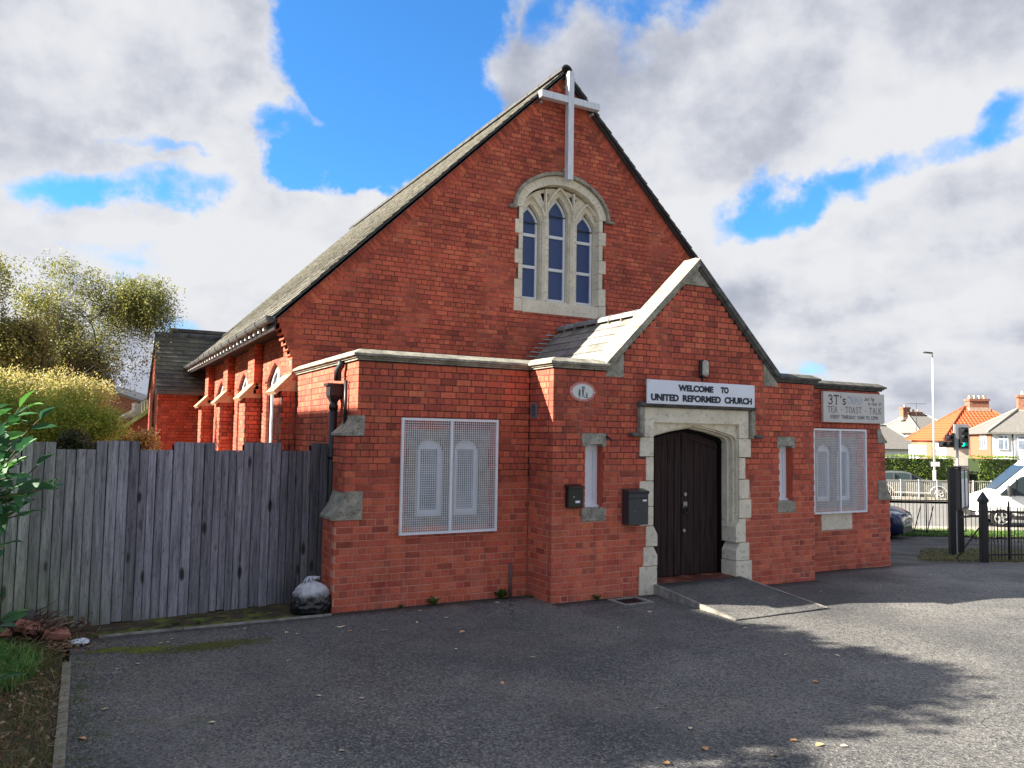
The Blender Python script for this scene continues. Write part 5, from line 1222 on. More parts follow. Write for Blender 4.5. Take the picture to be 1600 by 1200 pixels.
def leafmat(name, trans=.35, rough=.5):
    mt, nt, b = node_mat(name); N = nt.nodes; L = nt.links; a = N.new('ShaderNodeAttribute'); a.attribute_name = 'tint'
    L.new(a.outputs['Color'], b.inputs['Base Color']); b.inputs['Roughness'].default_value = rough
    tr = N.new('ShaderNodeBsdfTranslucent'); L.new(a.outputs['Color'], tr.inputs[0]); mx_ = N.new('ShaderNodeMixShader'); mx_.inputs[0].default_value = trans
    L.new(b.outputs[0], mx_.inputs[1]); L.new(tr.outputs[0], mx_.inputs[2]); L.new(mx_.outputs[0], nt.nodes['Material Output'].inputs[0]); return mt
LEAF = leafmat('foliage', .42); GRASS = leafmat('grass', .3, .6)
g1 = MB(); greens = [(.06, .26, .04), (.10, .34, .05), (.05, .19, .035), (.16, .36, .07), (.03, .12, .02), (.22, .34, .08), (.30, .27, .12)]
for _ in range(430):
    x = R.uniform(-4.6, -3.3); y = R.uniform(-2.0, -.25)
    if ((x+3.95)/.72)**2 + ((y+1.05)/.9)**2 > 1: continue
    blades(g1, x, y, 30, .15, .09, 1.1, greens, .0028)
tag(g1.build('grass_clump', GRASS, kind='stuff'), 'bright green lush grass growing left of the yard edging', 'grass')
g2 = MB(); dull = [(.12, .15, .02), (.18, .18, .035), (.08, .12, .02), (.20, .16, .06), (.26, .20, .10)]
for _ in range(2300):
    x = R.uniform(-5.0, -3.07); y = R.uniform(-4.6, .1); blades(g2, x, y, 9, .05, .07, 1.6, dull, .0022)
for _ in range(420):
    x = -2.97+abs(R.gauss(0, .13)); y = R.uniform(-4.6, -.7); blades(g2, x, y, 5, .02, .06, 1, [(.10, .13, .02)], .003)
tag(g2.build('sparse_grass', GRASS, kind='stuff'), 'thin dull grass and moss among dead leaves beside the edging kerb', 'grass')
# leaf litter in the bed
LIT = leafmat('dead_leaf', .1, .8)
def leafpoly(mb, c, size, a, tilt, t, curl=.25, wr=.5):
    u = Vector((math.cos(a), math.sin(a), 0)); v = Vector((-math.sin(a), math.cos(a), 0)); n = Vector((R.uniform(-tilt, tilt), R.uniform(-tilt, tilt), 1)).normalized()
    u = (u-n*u.dot(n)).normalized(); v = n.cross(u); s = size
    P = [c-u*s, c-u*.3*s+v*wr*s+n*curl*s*.5, c+u*.5*s+v*wr*.8*s+n*curl*s*.6, c+u*s+n*curl*s*.2, c+u*.5*s-v*wr*.8*s+n*curl*s*.5, c-u*.3*s-v*wr*s+n*curl*s*.7, c]
    mb.add(P, [(0, 6, 1), (1, 6, 2), (2, 6, 3), (3, 6, 4), (4, 6, 5), (5, 6, 0)], 0, t)
lt = MB(); brown = [(.16, .075, .035), (.22, .12, .06), (.12, .06, .03), (.30, .20, .11), (.20, .09, .05), (.36, .27, .16)]
for _ in range(4200):
    x = R.gauss(-3.8, .5) if R.random() < .75 else R.uniform(-5, -3.1); y = R.uniform(-5.5, .25)
    if x > -3.07+abs(R.gauss(0, .05)): continue
    if ((x+3.95)/.6)**2 + ((y+1.0)/.75)**2 < 1: continue
    leafpoly(lt, Vector((x, y, gz(x, y)+R.uniform(.0, .05))), R.uniform(.008, .026), R.uniform(0, 6.3), .9, R.choice(brown))
for _ in range(420):
    x = R.gauss(-3.02, .13); y = R.gauss(-.25, .2)
    if x > -2.6: continue
    leafpoly(lt, Vector((x, y, gz(x, y)+R.uniform(.0, .04))), R.uniform(.012, .026), R.uniform(0, 6.3), .7, R.choice(brown))
for _ in range(260):
    x = R.uniform(-3.9, -2.7) ; y = R.gauss(-.25, .35) if R.random() < .6 else R.uniform(-5, -1.5); x = min(x, -3.1) if y < -1 else x
    a = R.uniform(0, 6.3); l = R.uniform(.06, .22); z = gz(x, y)+R.uniform(.01, .05)
    lt.bar((x, y, z), (x+l*math.cos(a), y+l*math.sin(a), z+R.uniform(-.01, .05)), .004, .004, tint=R.choice([(.30, .22, .14), (.20, .13, .08)]))
tag(lt.build('leaf_litter', LIT, kind='stuff'), 'brown dead leaves and twigs covering the bed in the lower left corner', 'leaf litter')

# rubble and dead plant heap at the fence foot
def lump(name, c, r, mat, label, cat, sq=(1, 1, .7), seed=0, group=None):
    bm = bmesh.new(); bmesh.ops.create_icosphere(bm, subdivisions=2, radius=1)
    for v in bm.verts:
        n = noise.noise(v.co*1.7+Vector((seed, 0, 0)))*.45; v.co = Vector((v.co.x*sq[0], v.co.y*sq[1], v.co.z*sq[2]))*r*(1+n)
    me = bpy.data.meshes.new(name); bm.to_mesh(me); bm.free(); me.materials.append(mat); o = bpy.data.objects.new(name, me); col.objects.link(o); o.location = c; return tag(o, label, cat, group)
DKST = mk('dark_rubble', (.03, .03, .028), (.09, .085, .08), .95, 9, .5, 50)
BRF = mk('broken_brick', (.26, .09, .06), (.42, .20, .14), .9, 12, .5, 60)
lump('stone', (-3.45, .14, .20), .15, DKST, 'rounded dark stone at the back of the rubble heap', 'stone', (1.1, .9, .7), 3)
def broken_brick(c, rz, tilt, s, label):
    mb = MB(); mb.box(-.11*s, -.05*s, -.035*s, .08*s, .05*s, .035*s); mb.add([Vector(p)*s for p in ((.08, -.05, -.035), (.08, .05, -.035), (.08, .05, .035), (.08, -.05, .035), (.115, -.02, .0), (.10, .03, -.02))], [(0, 4, 3), (0, 5, 4), (0, 1, 5), (1, 2, 5), (5, 2, 4), (4, 2, 3)])
    o = mb.build('broken_brick', BRF, bevel=.006); o.location = c; o.rotation_euler = (tilt, .2, rz); return tag(o, label, 'brick', 'broken bricks in the rubble heap')
broken_brick((-3.12, -.10, .085), .12, .35, 1.15, 'orange broken brick lying lowest at the right end of the heap')
broken_brick((-3.38, -.06, .17), -.4, .5, 1.1, 'broken brick half buried in dead stems in the middle of the heap')
broken_brick((-3.62, -.05, .13), .6, -.3, 1.05, 'dark red broken brick at the left end of the heap')
hs = MB()
for _ in range(190):
    x = R.gauss(-3.36, .17); y = R.gauss(.06, .12); a = R.gauss(.7, .9); l = R.uniform(.08, .3); z = R.uniform(.03, .24)*(1-abs(x+3.36))
    p = Vector((x, y, z)); q = p+Vector((l*math.cos(a), -.3*l*math.sin(a)+R.uniform(-.05, .05), l*.55*abs(math.sin(a)))); hs.tube([p, (p+q)/2+Vector((0, 0, R.uniform(-.02, .03))), q], [.005, .004, .002], 4, tint=R.choice([(.10, .05, .035), (.16, .10, .07), (.40, .30, .20), (.07, .035, .03), (.13, .05, .05)]))
for _ in range(420): leafpoly(hs, Vector((R.gauss(-3.36, .2), R.gauss(.04, .12), R.uniform(.02, .2))), R.uniform(.02, .045), R.uniform(0, 6.3), 1.2, R.choice([(.07, .03, .025), (.10, .05, .035), (.16, .07, .04), (.12, .09, .03)]))
tag(hs.build('dead_stems', LIT, kind='stuff'), 'heap of dead brown stems and leaves piled over bricks by the fence', 'dead plants')
def crumple(name, c, r, mat, label, cat, sq=(1, .7, .35), seed=0):
    bm = bmesh.new(); bmesh.ops.create_icosphere(bm, subdivisions=3, radius=1)
    for v in bm.verts:
        n = noise.noise(v.co*2.5+Vector((seed, 0, 0)))*.5+noise.noise(v.co*6+Vector((seed, 5, 0)))*.35; v.co = Vector((v.co.x*sq[0], v.co.y*sq[1], v.co.z*sq[2]))*r*(1+n)
    me = bpy.data.meshes.new(name); bm.to_mesh(me); bm.free(); me.materials.append(mat); o = bpy.data.objects.new(name, me); col.objects.link(o); o.location = c; return tag(o, label, cat)
crumple('plastic_wrapper', (-2.92, -.32, .035), .085, mk('pale_plastic', (.55, .66, .78), (.80, .84, .88), .3, 14), 'crumpled pale blue and white plastic wrapper on the leaf litter', 'litter', seed=4)
crumple('blue_wrapper', (-3.66, -1.75, .14), .07, mk('blue_plastic', (.02, .16, .55), (.25, .5, .8), .3, 9), 'scrap of bright blue wrapper caught in the grass at the left edge', 'litter', seed=9)

# black bin bag
def bin_bag():
    t = thing('rubbish_bag', 'tied translucent grey rubbish bag leaning against the left buttress', 'rubbish bag', (-.47, .12, 0))
    mt, nt, b = node_mat('bag_plastic'); N = nt.nodes; L = nt.links; b.inputs['Roughness'].default_value = .22
    gz_ = N.new('ShaderNodeTexCoord'); sp = N.new('ShaderNodeSeparateXYZ'); L.new(gz_.outputs['Object'], sp.inputs[0])
    mr = N.new('ShaderNodeMapRange'); L.new(sp.outputs[2], mr.inputs[0]); mr.inputs[1].default_value = .15; mr.inputs[2].default_value = .30
    nn = N.new('ShaderNodeTexNoise'); nn.inputs['Scale'].default_value = 14; nn.inputs['Detail'].default_value = 6; L.new(gz_.outputs['Object'], nn.inputs[0]); ad = N.new('ShaderNodeMath'); ad.operation = 'MULTIPLY_ADD'; L.new(nn.outputs[0], ad.inputs[0]); ad.inputs[1].default_value = .9; ad.inputs[2].default_value = -.45
    a2 = N.new('ShaderNodeMath'); a2.operation = 'ADD'; L.new(mr.outputs[0], a2.inputs[0]); L.new(ad.outputs[0], a2.inputs[1])
    cr_ = N.new('ShaderNodeValToRGB'); L.new(a2.outputs[0], cr_.inputs[0]); cr_.color_ramp.elements[0].color = (.012, .012, .014, 1); cr_.color_ramp.elements[1].color = (.52, .52, .55, 1); e_ = cr_.color_ramp.elements.new(.45); e_.color = (.07, .07, .065, 1)
    L.new(cr_.outputs[0], b.inputs['Base Color'])
    n = 96; m_ = 40; vs = []; prof = [(0, .0), (.14, .0), (.215, .03), (.235, .09), (.23, .16), (.215, .24), (.175, .315), (.11, .36), (.045, .385), (.02, .41)]
    def pr(t):
        f = t*(len(prof)-1); i = min(int(f), len(prof)-2); q = f-i; a, c = prof[i], prof[i+1]; return a[0]+(c[0]-a[0])*q, a[1]+(c[1]-a[1])*q
    for j in range(m_+1):
        r, z = pr(j/m_)
        for i in range(n):
            a = 2*math.pi*i/n; tp = smooth((z-.2)/.2)
            fold = math.sin(a*13+2*noise.noise(Vector((math.cos(a)*2, math.sin(a)*2, 1))))*.035*tp + abs(noise.noise(Vector((math.cos(a)*3, math.sin(a)*3, z*16))))*.14*(1-tp) + noise.noise(Vector((math.cos(a)*7, math.sin(a)*7, z*34)))*.08
            k = 1+fold; vs.append(Vector((-.47+r*k*math.cos(a)*1.0, .12+r*k*math.sin(a)*.82, max(.0, z+noise.noise(Vector((a*2, z*9, 3)))*.02*(z > .03)))))
    mb = MB(); mb.add(vs, [(j*n+i, j*n+(i+1) % n, (j+1)*n+(i+1) % n, (j+1)*n+i) for j in range(m_) for i in range(n)], smooth=True); mb.build('bag', mt, t)
    kn = MB()
    for k in range(9):
        a = k*.7; kn.tube([(-.47, .12, .39), (-.47+.05*math.cos(a), .12+.04*math.sin(a), .43), (-.47+.10*math.cos(a+.3), .12+.05*math.sin(a+.3), .40+.03*math.sin(k))], [.022, .016, .012], 7)
    kn.build('tied_ears', mk('bag_top', (.42, .42, .47), (.6, .6, .65), .3, 20), t)
bin_bag()
# drain grate with crumpled paper
dg_ = thing('drain_cover', 'small square gully grate with pale rim in the yard beside the door surround', 'drain cover', (3.55, -.93, 0))
rim = MB(); 
for a in ((3.30, -1.12, 3.78, -1.07), (3.30, -.78, 3.78, -.73), (3.30, -1.07, 3.35, -.78), (3.73, -1.07, 3.78, -.78)): rim.box(a[0], a[1], -.04, a[2], a[3], .012)
rim.build('rim', CONC, dg_); MB().box(3.35, -1.07, -.06, 3.73, -.78, -.03).build('pit', BLACKT, dg_)
for i in range(7): MB().box(3.365+i*.052, -1.07, -.03, 3.385+i*.052, -.78, .004).build('bar', IRON, dg_)
# fallen leaves scattered on the yard
FALL = mk('pale_fallen_leaf', (.55, .42, .26), (.70, .60, .42), .8, 30)
FALLO = mk('orange_fallen_leaf', (.55, .25, .10), (.62, .38, .18), .8, 30)
import collections
inv = None
def ground_pt(px_, py_):
    d = fw + rt*((px_-800)/1226.6) - up*((py_-600)/1226.6); t = -CAM.z/d.z; p = CAM+d*t
    for _ in range(4): t = (gz(p.x, p.y)-CAM.z)/d.z; p = CAM+d*t
    return p
leafmesh = []
for v in range(4):
    mb = MB(); leafpoly(mb, Vector((0, 0, .006)), 1, 0, .1, (1, 1, 1), .3, .55)
    me = bpy.data.meshes.new('fallen_leaf'); me.from_pydata([tuple(q+Vector((R.uniform(-.15, .15), R.uniform(-.15, .15), R.uniform(0, .12)))) for q in mb.v], [], mb.f); me.materials.append(FALL if v < 3 else FALLO); leafmesh.append(me)
spots = [(270,999,0),(252,1006,0),(262,1004,0),(183,1046,0),(164,1109,0),(331,1130,0),(215,1038,0),(383,983,0),(448,989,0),(465,991,0),(530,981,0),(536,980,0),(547,987,3),(600,986,0),(604,985,0),(657,955,0),(697,966,0),(652,973,0),(777,942,0),(722,988,3),(786,984,0),(833,1028,0),(785,1068,3),(451,1033,0),(498,1088,0),(564,1092,0),(534,1174,0),(1015,957,0),(1017,956,0),(978,961,0),(966,981,0),(1274,1067,3),(1308,1025,0),(1275,1066,3),(1240,1158,3),(1280,1165,3),(1102,1171,3),(1208,1182,3),(1041,1194,3),(1079,1139,0),(1025,1108,0),(1299,920,0),(1283,925,0),(1375,916,0),(1302,932,0),(1164,982,0),(1455,898,0),(1228,1024,0),(712,1015,0),(1318,1167,0),(129,1155,3),(87,1010,0),(912,870,0),(1590,880,0)]
for i, (a, b, k) in enumerate(spots):
    p = ground_pt(a, b); me = leafmesh[k if k == 3 else i % 3]; o = bpy.data.objects.new('fallen_leaf', me); col.objects.link(o)
    s = R.uniform(.022, .034) if k != 3 else R.uniform(.028, .042); o.location = p+Z*.004; o.scale = (s, s, s); o.rotation_euler = (R.uniform(-.2, .2), R.uniform(-.2, .2), R.uniform(0, 6.3))
    reg = 'on the asphalt in front of the grey fence' if a < 420 and b < 1100 else 'on the damp asphalt in front of the left window guard' if a < 835 and b < 1000 else 'beside the drain cover and the foot of the ramp' if 835 <= a < 1200 and b < 1000 else 'on the shaded asphalt in front of the right wing' if a >= 1200 and b < 960 else 'in the middle of the asphalt yard' if b < 1105 else 'on the asphalt near the bottom edge'
    tag(o, ('curled orange-brown dead leaf ' if k == 3 else 'small pale dead leaf ')+reg, 'leaf', ('orange leaves ' if k == 3 else 'pale leaves ')+reg)
# weeds at the wall foot
def weed(x, y, h, n, label, tints=((.06, .12, .02), (.10, .16, .03), (.04, .09, .02))):
    mb = MB(); 
    for _ in range(n):
        a = R.uniform(0, 6.3); l = h*R.uniform(.5, 1.1); e_ = Vector((math.cos(a)*l*.8, math.sin(a)*l*.45, l*R.uniform(.3, .9))); p = Vector((x, y, gz(x, y)))
        s = Vector((-math.sin(a), math.cos(a), 0))*h*.13; md = p+e_*.6+Z*h*.15; mb.add([p, md+s, p+e_, md-s], [(0, 1, 2, 3)], 0, R.choice(tints))
    return tag(mb.build('weed', LEAF), label, 'weed', 'weeds at the foot of the church wall')
weed(1.06, -.06, .13, 34, 'spreading green weed at the wall foot below the left window guard'); weed(.62, -.05, .07, 16, 'tiny weed at the wall foot nearest the left buttress'); weed(2.03, -.07, .17, 40, 'tall dark weed beside the short pipe at the inner corner'); weed(3.17, PY-.06, .11, 26, 'small pale weed at the porch foot left of the drain cover'); weed(2.42, -.2, .07, 14, 'low weed in the inner corner between wing and porch')
weed(-1.98, .15, .08, 30, 'leafy rosette in the moss left of the middle of the fence', ((.12, .2, .06), (.18, .26, .09))); weed(-1.72, .10, .07, 24, 'narrow-leaved rosette in the moss under the fence', ((.12, .2, .06), (.18, .26, .09))); weed(-2.35, .02, .05, 16, 'small dull rosette at the left end of the moss strip', ((.10, .14, .05), (.14, .18, .07)))
for nm, (x, y, a, b, n_) in (('a', (-1.75, -.90, .55, .16, 1500)), ('b', (-2.62, -.66, .20, .08, 500)), ('c', (-2.33, -.80, .16, .09, 900))):
    mm_ = MB()
    for _ in range(n_):
        px_, py_ = R.gauss(x, a*.5), R.gauss(y, b*.5); c_ = Vector((px_, py_, gz(px_, py_)+.003)); r_ = R.uniform(.004, .012); a_ = R.uniform(0, 6.3); u_ = Vector((math.cos(a_), math.sin(a_), 0))*r_; v_ = Vector((-math.sin(a_), math.cos(a_), 0))*r_; k_ = R.uniform(.6, 1.2)
        t_ = (.10, .105, .02) if nm == 'a' else (.15, .17, .02)
        mm_.add([c_-u_, c_-v_, c_+u_, c_+v_, c_+Z*.007], [(0, 1, 4), (1, 2, 4), (2, 3, 4), (3, 0, 4)], 0, tuple(q*k_ for q in t_))
    tag(mm_.build('moss_patch', LIT, kind='stuff'), {'a': 'wide faint moss patch on the asphalt in front of the fence', 'b': 'small moss patch on the asphalt nearest the rubble heap', 'c': 'bright yellow-green moss patch on the asphalt'}[nm], 'moss')


# ------------------------------------------------------------------ trees and shrubs on the left
def tree(name, label, base, height, limbs, crown, nleaf, tints, leaf=.055, group=None, droop=.3, seed=1, bark=(.10, .085, .065), trunk_r=.2, twig=1.0, gapf=.28, clump=.45):
    rr = random.Random(seed); t = thing(name, label, 'tree', base, group); mb = MB(); tips = []
    base = Vector(base)
    def grow(p, d, L, r, lev):
        n = 5; pts = [p]; rs = [r]
        for i in range(n):
            d = (d+Vector((rr.gauss(0, .13), rr.gauss(0, .13), rr.gauss(.02, .08) - (.05 if lev > 2 else 0)))).normalized(); pts.append(pts[-1]+d*L/n); rs.append(r*(1-.6*(i+1)/n))
        mb.tube(pts, rs, 7 if lev < 2 else 4, cap=False)
        if lev >= 1: tips.extend(pts[2:])
        if lev < 4:
            for k in range((4, 4, 3, 3)[lev] if lev else limbs):
                q = pts[rr.randint(1 if lev else 2, n)]; a = rr.uniform(0, 6.28); e_ = (d*.6+Vector((math.cos(a), math.sin(a), rr.uniform(-.1, .7)))*(.8 if lev else .75)).normalized(); grow(q, e_, L*rr.uniform(.5, .72), r*.45, lev+1)
    grow(base, Vector((0, 0, 1)), height*.42, trunk_r, 0)
    mb.build('trunk', mk(name+'_bark', tuple(c*.7 for c in bark), bark, .9, 6, .5, 30), t)
    lf = MB(); C = crown   # list of ellipsoids (centre offset, radii)
    cl = []
    tries = 0
    while len(cl) < nleaf//60 and tries < nleaf:
        tries += 1; c, rd = rr.choices(C, weights=[q[1][0]*q[1][2] for q in C])[0]; v = Vector((rr.gauss(0, 1), rr.gauss(0, 1), rr.gauss(0, 1))).normalized()*rr.uniform(.25, 1)**.5
        p = base+Vector((c[0]+v.x*rd[0], c[1]+v.y*rd[1], c[2]+v.z*rd[2]))
        if noise.noise(p*.55+Vector((seed*7, 0, 0))) < gapf-.5: continue
        cl.append(p)
    for p in cl:
        k = .6+.75*rr.random(); tb = rr.choice(tints); tb = tuple(x*k for x in tb); s = clump*rr.uniform(.6, 1.3)
        for _s in range(6):
            q0 = p+Vector((rr.uniform(-s, s), rr.uniform(-s, s), rr.uniform(-s*.6, s*.6)))*.75; dx_ = Vector((rr.gauss(0, .35), rr.gauss(0, .35), 0)); hl = droop*rr.uniform(.7, 1.8)
            for q_ in range(10):
                f_ = q_/9; q = q0+dx_*hl*f_*(1-.4*f_)+Z*(hl*(.15*math.sin(f_*3)-f_*f_))+Vector((rr.gauss(0, .035), rr.gauss(0, .035), rr.gauss(0, .03))); a = Vector((rr.gauss(0, 1), rr.gauss(0, 1), rr.gauss(0, 1))).normalized(); b = a.orthogonal().normalized(); l = leaf*rr.uniform(.6, 1.3)
                kk = rr.uniform(.8, 1.2); lf.add([q-a*l, q+b*l*.5, q+a*l, q-b*l*.5], [(0, 1, 2, 3)], 0, (tb[0]*kk, tb[1]*kk, tb[2]*kk))
        # a twig into each clump
        if tips: tp = min(rr.sample(tips, min(150, len(tips))), key=lambda x: (x-p).length); 
        if tips and (tp-p).length < 1.1: TW.append((tp, p))
    tw = MB()
    for a, b in TW:
        m_ = (a+b)/2+Vector((rr.gauss(0, .1), rr.gauss(0, .1), .12)); tw.tube([a, m_, b], [.009, .006, .003], 3, cap=False)
    TW.clear(); tw.build('branches', MATS[name+'_bark'], t, kind='stuff'); lf.build('crown', LEAF, t); return t
TW = []
OL = [(.22, .23, .055), (.26, .25, .06), (.18, .20, .05), (.29, .26, .09), (.14, .16, .045)]
# big birch-like tree behind the fence; its crown spans the left of the sky
def atd(px_, py_, d):
    v = fw + rt*((px_-800)/1226.6) - up*((py_-600)/1226.6); return CAM+v*d
def crown_ld(base, items, d):
    out = []
    for px_, py_, rw, rh in items:
        p = atd(px_, py_, d)-Vector(base); k = d/1226.6; out.append(((p.x, p.y, p.z), (rw*k, rw*k*.9, rh*k)))
    return out
b1_ = atd(95, 700, 23); b1_.z = -.3
tree('birch_tree', 'tall airy olive-green tree rising behind the yellow shrub, left of the church', b1_, 8.6, 6, crown_ld(b1_, [(110, 455, 62, 50), (165, 475, 75, 50), (220, 480, 42, 44), (120, 545, 80, 55), (190, 535, 55, 44), (90, 590, 60, 30)], 23), 70000, OL, .037, droop=.50, seed=5, gapf=.44, clump=.62, trunk_r=.22)
b2_ = atd(-30, 700, 19); b2_.z = -.3
tree('broad_tree', 'olive-green tree cut by the left edge of the photo', b2_, 7.4, 5, crown_ld(b2_, [(-20, 450, 65, 48), (20, 480, 45, 60), (-10, 560, 75, 60), (35, 560, 30, 50)], 19), 48000, OL, .037, droop=.42, seed=8, gapf=.40, clump=.55)
def shrub(name, label, base, ell_, n, tints, leaf=.03, cat='shrub', seed=1, group=None, shape='leaf', jag=.35, mat=None, cl_r=.12):
    rr = random.Random(seed); t = thing(name, label, cat, base, group); base = Vector(base); lf = MB(); st = MB()
    for _ in range(n//24):
        c, rd = rr.choice(ell_); v = Vector((rr.gauss(0, 1), rr.gauss(0, 1), rr.gauss(0, 1))).normalized()
        v = v*(rr.uniform(.55, 1.0)+jag*noise.noise(v*3+Vector((seed, 0, 0))))
        p = base+Vector((c[0]+v.x*rd[0], c[1]+v.y*rd[1], c[2]+v.z*rd[2]))
        if p.z < base.z+.02: p.z = base.z+rr.uniform(.02, .2)
        k = rr.uniform(.7, 1.25); tb = rr.choice(tints)
        for _ in range(24):
            q = p+Vector((rr.gauss(0, cl_r), rr.gauss(0, cl_r), rr.gauss(0, cl_r*.8))); a = (Vector((rr.gauss(0, 1), rr.gauss(0, 1), rr.gauss(0, 1))).normalized()+v*.5).normalized(); b = a.orthogonal().normalized(); l = leaf*rr.uniform(.6, 1.4); kk = k*rr.uniform(.85, 1.15)
            lf.add([q-a*l, q+b*l*.45, q+a*l, q-b*l*.45], [(0, 1, 2, 3)], 0, tuple(x*kk for x in tb))
    for k in range(8):
        a = k*.8; c, rd = rr.choice(ell_); st.tube([base+Vector((.1*math.cos(a), .1*math.sin(a), -.2)), base+Vector((c[0]*.5, c[1]*.5, c[2]*.6)), base+Vector((c[0]+rd[0]*.5*math.cos(a), c[1]+rd[1]*.5*math.sin(a), c[2]+rd[2]*.4))], [.04, .025, .01], 5, cap=False)
    st.build('stems', MATS['birch_tree_bark'], t); lf.build('foliage', mat or LEAF, t); return t
YG = [(.36, .43, .05), (.27, .38, .04), (.46, .47, .08), (.20, .32, .035)]; YP = [(.50, .43, .17), (.42, .37, .13), (.36, .36, .10)]
sb = atd(60, 700, 13); sb.z = 0
shrub('golden_conifer', 'large golden yellow-green conifer shrub behind the fence at far left', sb, crown_ld(sb, [(40, 650, 75, 48), (110, 655, 55, 38), (10, 670, 60, 60), (150, 665, 36, 22), (70, 700, 90, 50)], 13), 44000, YG, .022, seed=3, jag=.85, cl_r=.07)
sb2 = atd(60, 700, 15.5); sb2.z = 0
shrub('pale_shrub', 'pale straw-yellow feathery shrub standing behind the golden conifer', sb2, crown_ld(sb2, [(60, 610, 80, 30), (130, 620, 40, 24), (-10, 620, 60, 30)], 15.5), 22000, YP, .024, seed=4, jag=.5, cl_r=.10)
sb3 = atd(120, 700, 12.3); sb3.z = 0
shrub('dark_shrub', 'dark green leafy shrub behind the low part of the fence', sb3, crown_ld(sb3, [(118, 705, 26, 30), (95, 720, 30, 26), (140, 718, 22, 20)], 12.3), 12000, [(.03, .05, .02), (.045, .07, .02), (.10, .12, .03)], .028, seed=6, cl_r=.06)
sb4 = atd(185, 700, 16); sb4.z = 0
shrub('autumn_shrub', 'rust and yellow autumn shrub over the fence beside the transept', sb4, crown_ld(sb4, [(165, 705, 22, 24), (186, 700, 18, 26), (215, 706, 22, 26), (228, 700, 10, 26)], 16), 12000, [(.42, .24, .07), (.50, .42, .06), (.34, .17, .08), (.46, .36, .16)], .032, seed=7, cl_r=.08)
# foreground shrub with large laurel leaves
def laurel():
    rr = random.Random(11); t = thing('laurel_bush', 'green laurel-leaved bush reaching into the photo at the left edge', 'bush', (-5.15, -5.7, 0))
    LG = leafmat('laurel_leaf', .3, .62); STM = mk('green_stem', (.05, .06, .02), (.10, .07, .04), .7, 20)
    sprigs = []   # (base pixel, tip pixel, depth, leaves)
    sp = [((-60, 700), (42, 636), 4.0, 5), ((-60, 760), (62, 655), 4.1, 7), ((-80, 790), (30, 708), 3.9, 8), ((-90, 720), (25, 690), 4.2, 7), ((-70, 830), (58, 728), 4.1, 6), ((-80, 800), (70, 762), 4.0, 7),
          ((-90, 860), (22, 800), 4.0, 8), ((-90, 760), (15, 745), 3.8, 8), ((-80, 820), (45, 800), 4.2, 5), ((-90, 900), (8, 850), 3.9, 6), ((-90, 690), (10, 660), 4.1, 6), ((-100, 1000), (20, 960), 4.3, 5), ((-90, 1080), (10, 1055), 4.3, 5), ((-90, 780), (5, 720), 4.0, 8), ((-90, 840), (12, 780), 4.0, 8), ((-80, 720), (-5, 640), 4.0, 8)]
    sp = sp + [((a[0], a[1]+rr.uniform(-30, 30)), (b[0]-rr.uniform(12, 45), b[1]+rr.uniform(-28, 28)), d+rr.uniform(-.25, .25), n) for a, b, d, n in sp[:14]] + [((a[0], a[1]+rr.uniform(-30, 30)), (b[0]-rr.uniform(25, 60), b[1]+rr.uniform(-30, 30)), d+rr.uniform(-.3, .3), n) for a, b, d, n in sp[2:14]]
    stb = MB(); root = Vector((-5.15, -5.7, 0)); n_leaf = 0
    for (a, b, d, n) in sp:
        p = atd(a[0], a[1], d+.1); q = atd(b[0], b[1], d); mid = (p+q)/2+Vector((0, 0, -.03))
        stb.tube([root+Vector((rr.uniform(-.1, .1), rr.uniform(-.1, .1), 0)), Vector((p.x-.05, p.y, max(.2, p.z-.25))), p, mid, q], [.014, .010, .007, .005, .0025], 5, cap=False)
        for k in range(n):
            f = .30+.70*k/(n-1) if n > 1 else 1; base = p.lerp(q, f)+Vector((0, 0, -.03*math.sin(math.pi*f)))
            ax = (q-p).normalized(); side = Vector((0, 0, 1)).cross(ax).normalized()
            s = 1 if k % 2 else -1
            dr_ = (ax*rr.uniform(.3, 1.0)+side*s*rr.uniform(.2, .9)+Vector((0, 0, s*rr.uniform(.1, .7)-.1))).normalized() if k < n-1 else (ax+Vector((0, 0, rr.uniform(-.2, .4)))).normalized()
            L = rr.uniform(.09, .15); w_ = L*rr.uniform(.19, .26); nn = dr_.cross(Vector((rr.gauss(0, .5), rr.gauss(0, .5), 1))).normalized(); up_ = nn.cross(dr_)
            rows = [(0, 0), (.18, .55), (.42, 1), (.68, .82), (.88, .4), (1, 0)]; vs = []; fs = []; cur = rr.uniform(.1, .3)
            for i, (u, ww) in enumerate(rows):
                c = base+dr_*L*u - up_*L*cur*u*u; vs += [c-nn*w_*ww+up_*w_*ww*.35, c, c+nn*w_*ww+up_*w_*ww*.35]
            for i in range(5): o_ = i*3; fs += [(o_, o_+1, o_+4, o_+3), (o_+1, o_+2, o_+5, o_+4)]
            g_ = rr.choice([(.045, .16, .05), (.06, .20, .06), (.035, .12, .05), (.10, .28, .05), (.05, .15, .07)])
            mb = MB(); mb.add(vs, fs, 0, g_, True); mb.build('leaf', LG, t)
    stb.build('stems', STM, t)
laurel()

